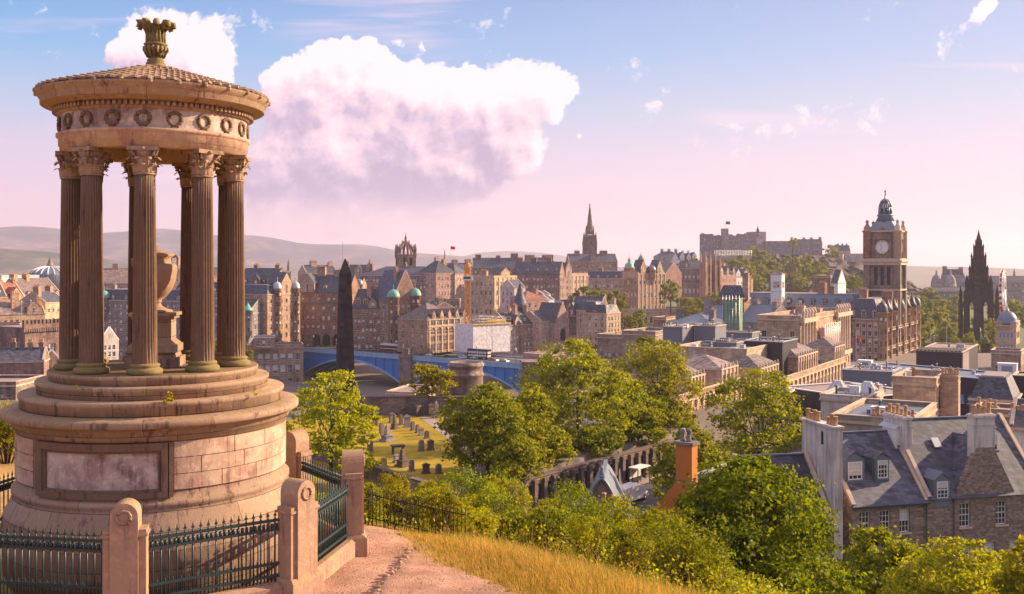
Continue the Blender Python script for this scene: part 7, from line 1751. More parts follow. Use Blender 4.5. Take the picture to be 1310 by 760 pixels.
# hotel with the clock tower
nt('b1', 'great brown hotel block with mansard roof and sunlit turreted side, below the clock tower', 1083, 1127, 1172, 400, 408, mat='brown', roof='mansard', rh=7.5, floors=6, bays=5, win=(1.3, 2.3), style='rich', sbays=16, name='grand_hotel', base_z=58, dorm=3, dsize=(2.2, 3.0), chim=((.35, .12, 3, 2.4, 3.4, 5), (.85, .3, 4, 2.4, 2.4, 5)))
r_, h_, w_ = ALL_B['b1']; d_ = 78
for i, y in enumerate((1.5, 11, 24, 38, 52, 66, 76)):
    turret(r_, w_ + .2, y, 2.1, h_ - 16, h_ + 2.6, 5.5, 'honey', 'slate', dome=(i % 3 == 0), rows=4)
turret(r_, 0, 0, 2.2, h_ - 14, h_ + 2, 5, 'brown', 'slate', dome=True, rows=4)
for z in (h_ - 5.2, h_ - 12.6, h_ - 16.5):
    m = MB(); m.box(w_ + .02, w_ + 1.5, 3, 75, z, z + .3)
    for i in range(90): m.box(w_ + 1.3, w_ + 1.42, 3.2 + 71.6 * i / 89 - .08, 3.2 + 71.6 * i / 89 + .08, z + .3, z + 1.1)
    m.box(w_ + 1.28, w_ + 1.46, 3, 75, z + 1.1, z + 1.25); m.build('balcony', M['trim'], r_)
for i in range(6):
    y = 6 + 13 * i; m = MB(); m.box(w_ - 1, w_ + .35, y - 2.6, y + 2.6, h_ - .5, h_ + 3); m.prism([(y - 2.6, h_ + 3), (y + 2.6, h_ + 3), (y, h_ + 7)], w_ - 1, w_ + .35, 'x'); g_ = m.build('gablet', M['honey'], r_)
    for q_ in (-1.3, .3): link('window', window_mesh(1.0, 2.2, 'sash', .03), g_, (w_ + .385, y + q_, h_ + .4), R(90))
ct = thing('clock_tower', 'tall brown stone clock tower with a white dial and slate crown, on the hotel', 'clock tower', (0, 0, 0))
Yc = 430; kL, kC = (1109 - CX) / F, (1148.5 - CX) / F; xc = kC * Yc; tw = (xc - kL * Yc) / (UX - UY * kL)
cpos = Vector((xc, Yc, 0)) - Vector((UX, UY, 0)) * tw / 2 + Vector((-UY, UX, 0)) * tw / 2
TB = 60; ct.location = (cpos.x, cpos.y, TB); ct.rotation_euler = (0, 0, R(-31))
zt = lambda py: WZ(py, Yc) - TB
a = tw / 2
m = MB(); m.box(-a, a, -a, a, 0, zt(334)); 
for sx in (-1, 1):
    for sy in (-1, 1): m.box(sx * a - 1.2, sx * a + 1.2, sy * a - 1.2, sy * a + 1.2, 0, zt(334))
m.build('shaft', M['tower'], ct)
m = MB(); m.box(-a - 2.0, a + 2.0, -a - 2.0, a + 2.0, zt(335), zt(333)); m.box(-a - 1.5, a + 1.5, -a - 1.5, a + 1.5, zt(339), zt(335)); m.box(-a - 1.4, a + 1.4, -a - 1.4, a + 1.4, zt(333), zt(330.5)); m.box(-a - 1.3, a + 1.3, -a - 1.3, a + 1.3, zt(372), zt(370)); m.build('cornice', M['trim'], ct)
m = MB(); m.box(-a - .9, a + .9, -a - .9, a + .9, zt(296.5), zt(294.5)); m.build('cornice', M['trim'], ct)
m = MB(); m.box(-a + .3, a - .3, -a + .3, a - .3, zt(331), zt(294)); m.build('belfry', M['tower'], ct)
for f in range(4):
    a0 = R(90 * f); rot = Matrix.Rotation(a0, 4, 'Z')
    c0 = MB(); c0.M = rot; c0.tube([(2.75 * math.cos(t), -a + .05, zt(316) + 2.75 * math.sin(t)) for t in np.linspace(0, 2 * math.pi, 33)], .3, 6, 1); pts = [(2.6 * math.cos(t), zt(316) + 2.6 * math.sin(t)) for t in np.linspace(0, 2 * math.pi, 33)[:-1]]
    c0.prism(pts, -a - .02, -a + .29, 'y', 0); o = c0.build('clock_dial', [M['white'], M['trim']], ct)
    h = MB(); h.M = rot
    for q in range(12):
        t = R(30 * q); h.bar((1.95 * math.sin(t), -a - .05, zt(316) + 1.95 * math.cos(t)), (2.45 * math.sin(t), -a - .05, zt(316) + 2.45 * math.cos(t)), .26, .05)
    for t, l in ((R(208), 1.6), (R(330), 2.3)): h.bar((0, -a - .09, zt(316)), (l * math.sin(t), -a - .09, zt(316) + l * math.cos(t)), .28, .05)
    h.build('clock_hands', M['dark'], o)
    g_ = MB(); g_.M = rot; g_.box(-3.4, 3.4, -a - .5, -a + 1.2, zt(306), zt(300)); g_.prism([(-3.4, zt(300)), (3.4, zt(300)), (0, zt(289))], -a - .5, -a + 1.2, 'y')
    g_.box(-3.6, -2.95, -a - .4, -a + .3, zt(331), zt(306)); g_.box(2.95, 3.6, -a - .4, -a + .3, zt(331), zt(306)); g_.build('gablet', M['tower'], ct)
    wn = MB(); wn.M = rot
    for q_ in (-2.6, 0, 2.6): wn.box(q_ - .7, q_ + .7, -a - .05, -a + .02, zt(365), zt(342)); wn.box(q_ - .6, q_ + .6, -a - .05, -a + .02, zt(400), zt(380))
    wn.build('louvre', M['dark'], ct)
for sx in (-1, 1):
    for sy in (-1, 1):
        m = MB(); m.lathe([(1.7, zt(331)), (1.7, zt(297)), (2.1, zt(296)), (2.1, zt(294.5)), (1.5, zt(294)), (1.4, zt(290)), (.7, zt(287)), (.5, zt(284.5)), (.8, zt(283)), (.05, zt(280))], 10, (sx * (a - .1), sy * (a - .1))); m.build('corner_turret', M['trim' if sx > 0 else 'brown'], ct)
m = MB(); m.frust(0, 0, zt(294), 2 * a - 1.2, 2 * a - 1.2, zt(282), 6.6, 6.6); m.lathe([(4.0, zt(282)), (3.0, zt(276)), (3.4, zt(275)), (3.4, zt(273))], 8); m.build('slate_crown', M['lead'], ct)
m = MB()
for i in range(8):
    t = i * math.pi / 4; m.lathe([(.5, zt(273)), (.5, zt(264.5))], 6, (2.4 * math.cos(t), 2.4 * math.sin(t)))
    m.tube([(2.4 * math.cos(t) * math.cos(b_), 2.4 * math.sin(t) * math.cos(b_), zt(264.5) + 3.6 * math.sin(b_)) for b_ in np.linspace(0, 1.45, 7)], .42, 5)
m.lathe([(2.75, zt(265.5)), (2.75, zt(264.2)), (2.2, zt(264))], 16); m.lathe([(1.9, zt(273)), (1.9, zt(269)), (1.2, zt(267.5)), (.2, zt(267))], 10); m.lathe([(.9, zt(255)), (1.0, zt(253.5)), (.35, zt(252)), (.22, zt(244)), (.5, zt(243)), (.1, zt(241)), (.05, zt(237))], 8); m.build('lantern', M['lead'], ct)

# gothic rocket monument
sm = thing('gothic_monument', 'dark spiky gothic spire monument with pinnacled buttresses, at the right', 'monument', W(1252, 442, 575), R(12)); k = 575 / F
m = MB(); zz = lambda py: (442 - py) * k
for r0, y0, r1, y1 in ((8.6, 372, 7.4, 346), (7.0, 346, 5.6, 330), (5.0, 330, 3.6, 316), (2.9, 316, 2.0, 306)): m.frust(0, 0, zz(y0), 2 * r0 * k, 2 * r0 * k, zz(y1), 2 * r1 * k, 2 * r1 * k)
m.lathe([(3.0 * k, zz(306)), (1.2 * k, zz(299)), (.3 * k, zz(294.5)), (.02, zz(293))], 8, smooth=False)
for rr, y0, y1, w in ((8.4, 352, 338, 1.3), (6.6, 336, 322, 1.1), (4.5, 322, 311, .9), (2.8, 314, 306, .7)):
    for i in range(8):
        t = i * math.pi / 4; q = rr * (1.25 if i % 2 else 1.0); m.lathe([(w * k, zz(y0 + 8)), (w * k, zz((y0 + y1) / 2)), (w * 1.4 * k, zz((y0 + y1) / 2) + .3), (.02, zz(y1))], 5, (q * k * math.cos(t), q * k * math.sin(t)), smooth=False)
m.build('spire', M['obelisk'], sm)
m = MB()
for i in range(4):
    t = math.pi / 4 + i * math.pi / 2; c, s_ = math.cos(t), math.sin(t)
    for rr, w, top in ((14, 5.2, 372), (21.5, 4.0, 386)):
        m.frust(rr * k * c, rr * k * s_, 0, w * k * 1.1, w * k * 1.1, zz(top), w * k * .9, w * k * .9); m.lathe([(w * .55 * k, zz(top)), (w * .5 * k, zz(top - 8)), (w * .66 * k, zz(top - 8.5)), (.02, zz(top - 21))], 6, (rr * k * c, rr * k * s_), smooth=False)
    m.bar((21 * k * c, 21 * k * s_, zz(398)), (11 * k * c, 11 * k * s_, zz(372)), 2.4 * k)
m.build('buttress', M['obelisk'], sm)
m = MB(); R2 = 12 * k
for i in range(4):
    m.M = Matrix.Rotation(i * math.pi / 2, 4, 'Z')
    m.prism([(-R2, zz(372)), (-R2, zz(402))] + [(-R2 * .62 * math.cos(t) * 1.0, zz(402) + 17 * k * math.sin(t) ** .8) for t in np.linspace(0, math.pi, 13)] + [(R2, zz(402)), (R2, zz(372))], -R2, -R2 + 2 * k, 'y')
m.M = None; m.box(-R2, R2, -R2, R2, zz(375), zz(371)); m.build('arch', M['obelisk'], sm)
m = MB(); m.box(-28 * k, 28 * k, -28 * k, 28 * k, -8, 5 * k); m.frust(0, 0, 5 * k, 44 * k, 44 * k, 9 * k, 30 * k, 30 * k); m.build('steps', M['obelisk'], sm)
m = MB(); m.frust(0, 0, 9 * k, 8 * k, 8 * k, 17 * k, 5 * k, 5 * k); m.lathe([(2.6 * k, 17 * k), (3 * k, 20 * k), (2 * k, 23 * k), (1.2 * k, 24.4 * k), (1.2 * k, 26.5 * k), (.1, 27.6 * k)], 8); m.build('statue', M['render'], sm)
# observation wheel
fw = thing('ferris_wheel', 'red and white observation wheel seen nearly edge-on right of the gothic monument', 'ferris wheel', W(1283, 402, 640), R(58)); k = 640 / F
Rw, hz = 25.5 * k, 31 * k
for y in (-.7, .7):
    m = MB(); m.tube([(Rw * math.cos(t), y, hz + Rw * math.sin(t)) for t in np.linspace(0, 2 * math.pi, 41)], .22, 5); m.tube([(Rw * .88 * math.cos(t), y, hz + Rw * .88 * math.sin(t)) for t in np.linspace(0, 2 * math.pi, 41)], .14, 5)
    for i in range(20): t = 2 * math.pi * i / 20; m.tube([(0, y * .6, hz), (Rw * math.cos(t), y, hz + Rw * math.sin(t))], .10, 4)
    m.build('wheel_ring', M['car_white'], fw)
for i in range(20):
    t = 2 * math.pi * i / 20; m = MB(); c = (Rw * math.cos(t), hz + Rw * math.sin(t) - .9); m.box(c[0] - .8, c[0] + .8, -.75, .75, c[1] - .9, c[1] + .7); m.frust(c[0], 0, c[1] + .7, 1.7, 1.6, c[1] + 1.1, .4, .4); m.build('gondola', M['car_red'], fw)
m = MB()
for y in (-2.6, 2.6):
    for x in (-7, 7): m.tube([(x, y, -2), (0, y * .35, hz)], .35, 6)
m.tube([(0, -1.2, hz), (0, 1.2, hz)], .7, 10); m.build('support_leg', M['car_white'], fw)
# modern roofs on the right
nt('m1_', 'big black-clad roof plant box with one sunlit end, in front of the clock tower hotel', 1172, 1231, 1251, 262, 452, mat='black_clad', parapet=.15, flat='felt', **MOD)
r_, h_, w_ = ALL_B['m1_']
m = MB(); m.box(w_ + .02, w_ + .14, .05, 11.9, 1, h_ - .2); m.build('end_panel', M['felt'], r_)
m = MB()
for i in range(12): m.box(w_ * i / 12 + .1, w_ * (i + .7) / 12, -.3, 10, h_ + .3, h_ + .55)
m.build('louvre', M['dark'], r_)
bld('m2_', 'long dark slate-walled range with bright blue windows under a wide flat roof', 1088, 232, 1275, 205, 481, lev=215, d=15, mat='black_clad', roof='flat', parapet=.2, floors=3, bays=17, win=(1.6, 2.1), style='plain', glass='blue_glass', name='office_range', strings=False, corn=False, base_z=58, trim='lead_light', flat='lead')
nt('m3_', 'blue-grey roof storey with a tan flat roof, left of the blue-windowed range', 1078, 1141, 1153, 196, 478, dmax=14, mat='clad', parapet=.25, trim='lead_light', flat='felt', **MOD)
nt('m4_', 'slate mansard block with a tan flat roof at the right, above the chimneys', 1240, 1298, 1330, 168, 512, dmax=12, mat='grey', roof='mansard', roofm='slate', rh=3.4, floors=3, bays=5, name='mansard_block', base_z=58)
nt('m5_', 'dark roof storey cut by the right edge above the slate mansard', 1296, 1335, 1350, 180, 484, dmax=8, mat='black_clad', parapet=.2, flat='felt', **MOD)
def unit(name, label, px, py, Y, w, d, h, rz=-31):
    t = thing(name, label, 'roof unit', W(px, py, Y), R(rz)); m = MB(); m.box(-w / 2, w / 2, -d / 2, d / 2, .25, h); m.box(-w / 2 - .1, w / 2 + .1, -d / 2 - .1, d / 2 + .1, h, h + .12); m.build('casing', M['white'], t)
    m = MB()
    for i in range(7): m.box(-w * .28, w * .28, -d / 2 - .05, -d / 2 - .01, .5 + (h - .8) * i / 7, .5 + (h - .8) * (i + .6) / 7)
    m.build('grille', M['clad'], t); m = MB()
    for x in (-w / 2 + .2, w / 2 - .2): m.box(x - .1, x + .1, -d / 2, d / 2, -.1, .25)
    m.build('skid', M['iron'], t); return t
unit('air_handler', 'white roof air-handling unit with a dark grille at the far right', 1289, 480, 212, 3.6, 2.4, 2.4); unit('air_handler', 'white roof air-handling unit left of the black plant box', 1107, 470, 236, 3.0, 2.2, 1.6); unit('air_handler', 'small white roof unit on the tan roof below the black plant box', 1254, 486, 210, 1.6, 1.2, 1.0)
bld('m6_', 'dark low flat roof with a long white edge behind the spreading tree', 1000, 186, 1098, 170, 503, lev=178, d=16, mat='black_clad', roof='flat', parapet=.15, floors=2, bays=8, name='flat_roof_block', strings=False, corn=False, base_z=60, trim='white', flat='felt')
def skylight(label, px, py, Y, s_, h):
    t = thing('glass_skylight', label, 'skylight', W(px, py, Y), R(-31)); m = MB(); m.frust(0, 0, 0, s_, s_, h, s_ * .28, s_ * .28); m.build('glazing', M['lead_light'], t)
    m = MB(); m.box(-s_ / 2 - .1, s_ / 2 + .1, -s_ / 2 - .1, s_ / 2 + .1, -.4, .02)
    for i in range(5):
        for f in range(4): a_ = Matrix.Rotation(f * math.pi / 2, 3, 'Z'); m.bar(a_ @ Vector((-s_ / 2 + s_ * i / 4, -s_ / 2 - .02, .03)), a_ @ Vector(((-s_ / 2 + s_ * i / 4) * .28, -s_ * .14 - .02, h + .03)), .09)
    m.build('glazing_bar', M['white'], t)
skylight('pyramid skylight with white bars on the flat roofs right of the spreading tree', 1072, 502, 172, 3.6, 2.0); skylight('second pyramid skylight further right on the flat roofs', 1110, 503, 160, 3.4, 1.8); skylight('pale glazed skylight half hidden behind the spreading tree', 1003, 498, 180, 2.8, 1.2)
nt('m7_', 'tan stone block with heavy parapet and one plain wall, amid the right-hand roofs', 1142, 1197, 1213, 143, 491, mat='honey', roof='flat', parapet=.7, ops=[(5.4, 5.75, 6.0, 14.5)], name='stone_block', base_z=60, sbays=2, floors=6, chim=())
r_, h_, w_ = ALL_B['m7_']; chimney(r_, w_ + 1.3, 4.2, h_ - 12, 2.4, 2.0, h_ + .6, 6, 'honey', True)
nt('m8_', 'pale-walled corner house with parapet and chimney row, behind the dormered house', 1066, 1167, 1197, 122, 543, mat='honey', roof='flat', parapet=.5, floors=4, bays=1, win=(1.0, 2.2), sbays=6, name='corner_house', base_z=62, flat='lead', ops=[])
r_, h_, w_ = ALL_B['m8_']; chimney(r_, w_ * .62, .6, h_ - .5, 2.6, .9, h_ + .45, 5, 'brown', True); chimney(r_, w_ * .90, .6, h_ - .5, 2.2, .9, h_ + .45, 5, 'brown', True)
nt('m9_', 'low range with a white sunlit parapet right of the flat roofs', 1050, 1112, 1142, 150, 512, dmax=10, mat='render', roof='flat', parapet=.4, floors=2, bays=4, name='low_range', base_z=62, flat='lead')
nt('m10_', 'brown block with clay pots behind the white-topped gable, at the right edge', 1246, 1320, 1345, 128, 531, dmax=6, mat='brown', roof='flat', parapet=.4, floors=3, bays=3, name='stone_block', base_z=62)
r_, h_, w_ = ALL_B['m10_']; chimney(r_, w_ * .22, .9, h_ - .5, 2.6, 1.0, h_ + .35, 4, 'brown', True)
nt('m11_', 'grey rough-cast gable with pale clay pots cut by the right edge', 1292, 1345, 1352, 112, 548, mat='render', roof='gable', rh=2.4, floors=3, bays=2, name='town_house', base_z=66, chim=((.25, .3, 2.6, 1.2, -1.6, 5),), near=True)
for i, (k_, n_) in enumerate((('n1', 4), ('n2', 4), ('n3', 3), ('n4', 4), ('n5', 6), ('n5b', 12), ('n6', 6), ('n6b', 6), ('m2_', 14), ('m3_', 6), ('m6_', 9), ('m8_', 6), ('m9_', 6), ('m7_', 4), ('m1_', 3), ('n10', 10), ('t1', 9), ('t2', 8))): clutter(k_, n_, 50 + i, i in (0, 1, 3, 4, 9))
r_, h_, w_ = ALL_B['n8']; m = MB()
for i in range(6): m.tube([(w_ * i / 5, -.3, h_ - 20), (w_ * i / 5, -.3, h_ + 1.2)], .07, 4)
for i in range(10): m.tube([(0, -.3, h_ - 20 + 2.1 * i), (w_, -.3, h_ - 20 + 2.1 * i)], .06, 4)
m.build('scaffold', M['chrome'], r_)
# domed shop building
nt('m12_', 'tan shop building with bright blue windows below a grey-blue dome at the right edge', 1274, 1300, 1345, 360, 416, dmax=14, mat='honey', roof='flat', parapet=1, floors=4, bays=4, style='rich', glass='blue_glass', win=(1.6, 2.6), name='shop_building', base_z=58)
r_, h_, w_ = ALL_B['m12_']
m = MB(); m.lathe([(3.4, h_), (3.4, h_ + 1.0)] + [(3.3 * math.cos(b_), h_ + 1.0 + 3.9 * math.sin(b_)) for b_ in np.linspace(.05, 1.35, 8)] + [(.4, h_ + 5.2), (.1, h_ + 6.4)], 20, (3.4, 3.0)); m.build('dome', M['lead'], r_)
nt('m13_', 'low brown shop block with an awning row under the domed building', 1268, 1306, 1345, 300, 452, dmax=10, mat='brown', roof='flat', parapet=.6, floors=2, bays=5, name='shop_building', base_z=58)
# far right skyline
bld('k1', 'distant grey terrace range behind the observation wheel at the right', 1230, 960, 1330, 950, 360, 392, d=16, mat='grey', roof='hip', rh=5, bays=22, floors=4, name='terrace_range')
bld('k2', 'distant block with steep roofs and chimneys left of the gothic monument', 1208, 1080, 1234, 1075, 352, 392, d=22, mat='grey', roof='mansard', rh=6, bays=8, floors=5, name='station_hotel', chim=((.1, .5, 4, 4, 3, 4), (.9, .5, 4, 4, 2, 4)))
for px, wd in ((1198, 'distant domed church, left of two hazy domes'), (1216, 'distant domed church, right of two hazy domes')):
    t = thing('domed_church', wd, 'church', W(px, 392, 1000), group='hazy domes'); k = 1000 / F; m = MB(); m.box(-9.5 * k, 9.5 * k, -6 * k, 6 * k, -3, 24 * k); m.build('wall', M['grey'], t); m = MB(); m.lathe([(7 * k, 24 * k), (7 * k, 27 * k)] + [(6.8 * k * math.cos(b_), (27 + 14 * math.sin(b_)) * k) for b_ in np.linspace(0, 1.3, 7)] + [(1.2 * k, 42 * k), (1 * k, 45 * k), (.1, 47 * k)], 18); m.build('dome', M['grey'], t)
bld('k3', 'long low distant classical range under the hazy domes', 1188, 900, 1240, 900, 372, 398, d=14, mat='grey', roof='gable', rh=3, bays=14, floors=3, name='gallery_range')
# flags and poles
def flag(label, px, pyb, pyt, Y, col='cloth_red', fl=True, r_=.12):
    t = thing('flagpole', label, 'flagpole', W(px, pyb, Y)); h = (pyb - pyt) * Y / F; m = MB(); m.lathe([(r_, 0), (r_ * .6, h), (r_ * 1.4, h + .1), (.01, h + .4)], 7); m.build('pole', M['white'], t)
    if fl:
        w, hh = 5.6 * Y / F * 1.05, 3.6 * Y / F; vs = []; n = 9
        for i in range(n):
            x = w * i / (n - 1); vs += [(x, .35 * hh * math.sin(i * .9) * (i / n), h - .1 - .06 * x), (x, .35 * hh * math.sin(i * .9 + .3) * (i / n), h - hh - .1 - .12 * x)]
        m = MB(); m.add(vs, [(2 * i, 2 * i + 1, 2 * i + 3, 2 * i + 2) for i in range(n - 1)], 0, True); m.build('flag', M[col], t)
flag('flagpole with a red flag on the skyline right of the crown steeple', 576.5, 348, 315, 620); flag('flagpole with a small red flag before the hotel left face', 1095.5, 480, 432, 300)
flag('bare white flagpole rising among the trees right of the bank palace', 869, 408, 350, 560, fl=False, r_=.2); flag('bare white pole in front of the long mansard range', 1005.5, 395, 376, 380, fl=False); flag('bare white pole above the castellated house, taller one', 27.5, 432, 386, 300, fl=False, r_=.16); flag('bare white pole above the castellated house, shorter one', 39.5, 408, 385, 320, fl=False, r_=.14)
for i, (px, py, pt) in enumerate(((1191, 450, 428), (1195, 450, 430), (1211, 450, 420))): flag(['pale mast left of three behind the black plant box', 'pale mast, middle of three behind the black plant box', 'tallest pale mast behind the black plant box'][i], px, py, pt, 330, fl=False, r_=.2)

# ------------------------------------------------------------------ castle on its rock
def rock(name, prof, Y, dep, seed):
    u = np.array([p[0] for p in prof], float); v = np.array([p[1] for p in prof], float); U = np.linspace(u[0], u[-1], 90); top = CAMZ - (np.interp(U, u, v) - HY) * Y / F
    rr = np.random.default_rng(seed); rows = []
    for j, t in enumerate(np.linspace(0, 1, 26)):
        y = Y - dep * (1 - t) ** 1.0; z = 40 + (top - 40) * (t ** .62); w1 = np.interp(U, np.linspace(U[0], U[-1], 40), rr.normal(size=40)); x = (U - CX) * Y / F
        rows.append(np.stack([x + w1 * 3.0, y + w1 * 9 * (1 - t) * t * 4 + 3 * np.sin(U * .35 + j), z + np.interp(U, np.linspace(U[0], U[-1], 60), rr.normal(size=60)) * 2.2 * (t < .97)], -1))
    rows.append(np.stack([(U - CX) * Y / F, np.full_like(U, Y + 130), top * 0 + 60], -1))
    V = np.concatenate(rows); n = len(U); i_ = np.arange(len(V)).reshape(-1, n); Q = np.stack([i_[:-1, :-1], i_[:-1, 1:], i_[1:, 1:], i_[1:, :-1]], -1).reshape(-1, 4)
    me = bpy.data.meshes.new(name); fast_mesh(me, V, Q, smooth=False); me.materials.append(earth('crag_' + str(seed), ((.06, .05, .055), (.12, .095, .09), (.22, .16, .13)), .05)); struct(link('castle_hill', me))
rock('castle_hill', [(850, 352), (885, 340), (905, 333), (960, 328), (1000, 326), (1040, 327), (1060, 330), (1080, 334), (1100, 337), (1118, 344), (1140, 352), (1165, 362), (1180, 385), (1195, 402)], 1210, 120, 5)
KST = dict(mat='grey', roof='flat', parapet=1.4, cat='castle building', trim='grey', strings=False, corn=False, name='castle_building', frame='white')
bld('q1', 'tall castle palace block at the left end of the castle rock', 895, 1260, 912, 1256, 301, 345, d=22, bays=4, floors=5, chim=((.2, .4, 4, 4, 2.5, 3), (.8, .4, 3, 3, 1.5, 2)), **KST)
bld('q2', 'long crenellated castle range below the flag tower', 911, 1258, 945, 1262, 303, 345, d=26, bays=8, floors=5, chim=((.1, .5, 4, 3, 2, 3), (.35, .5, 4, 3, 2.2, 3), (.8, .5, 6, 4, 3, 3)), **KST)
bld('q3', 'square castle flag tower standing above the castle ranges', 926, 1250, 932, 1252, 294, 340, d=7, bays=1, floors=6, **KST)
flag('flagpole with a dark flag on the castle tower', 928.5, 294, 283, 1253, 'cloth_blue', True, .25)
bld('q4', 'broad castle range with chimneys right of the flag tower', 943, 1262, 970, 1258, 301, 345, d=26, bays=7, floors=5, chim=((.1, .5, 3, 3, 2, 3), (.45, .5, 4, 3, 2.2, 3), (.7, .5, 5, 3, 2, 3)), **KST)
bld('q5', 'high castle keep block with a small spirelet, highest of the castle ranges', 968, 1254, 980, 1260, 298, 345, d=20, bays=3, floors=6, turrets=((.12, 1.6, -3, 3, 6, 'slate'),), **KST)
bld('q6', 'long plain castle curtain wall falling to the right of the keep', 979, 1256, 1022, 1250, 310, 340, d=6, ops=[], floors=1, chim=((.15, .5, 2, 2, 1, 1), (.5, .5, 2, 2, 1, 1), (.85, .5, 3, 2, 1.4, 1)), **KST)
bld('q7', 'castle barrack house with chimneys in the middle of the curtain wall', 1020, 1250, 1052, 1246, 311, 340, d=16, bays=8, floors=2, mat='grey', roof='gable', rh=5, name='castle_building', cat='castle building', chim=((.3, .5, 3, 3, 1.6, 3), (.6, .5, 3, 3, 1.6, 3), (.95, .5, 3, 3, 2, 3)))
bld('q8', 'sunlit castle gun battery wall with a short lit return', 1052, 1238, 1078, 1228, 327, 352, d=10, ops=[], mat='pink', roof='flat', parapet=1.2, name='castle_wall', cat='castle wall', strings=False)
bld('q9', 'gabled castle house among trees at the right end of the rock', 1066, 1260, 1088, 1258, 321, 340, d=14, bays=4, floors=2, mat='grey', roof='gable', rh=7, name='castle_building', cat='castle building', gablets=((.2, 6, 8),), chim=((.35, .5, 2, 2, 1.5, 2), (.6, .5, 2, 2, 1.5, 2), (.85, .5, 2, 2, 1.5, 2)))
bld('q10', 'low round-cornered western castle bastion beside the clock tower', 1082, 1240, 1112, 1236, 326, 360, d=20, ops=[], mat='grey', roof='flat', parapet=1.4, name='castle_wall', cat='castle wall', strings=False)
gs = thing('grandstand', 'pale scaffolded grandstand on the esplanade below the castle', 'grandstand', W(914, 336, 1120), R(-12)); k = 1120 / F
m = MB(); m.prism([(0, 2), (46 * k, 3.5), (46 * k, 9 * k), (0, 5 * k)], 0, 14, 'y'); m.build('seating', M['red_pot'], gs)
m = MB()
for i in range(24): x = 46 * k * i / 23; m.tube([(x, -.4, -3), (x, -.4, 16 * k)], .16, 4)
for z in (4, 8, 12): m.tube([(0, -.4, z * k), (46 * k, -.4, (z + 1.5) * k)], .16, 4)
m.build('scaffold', M['chrome'], gs)

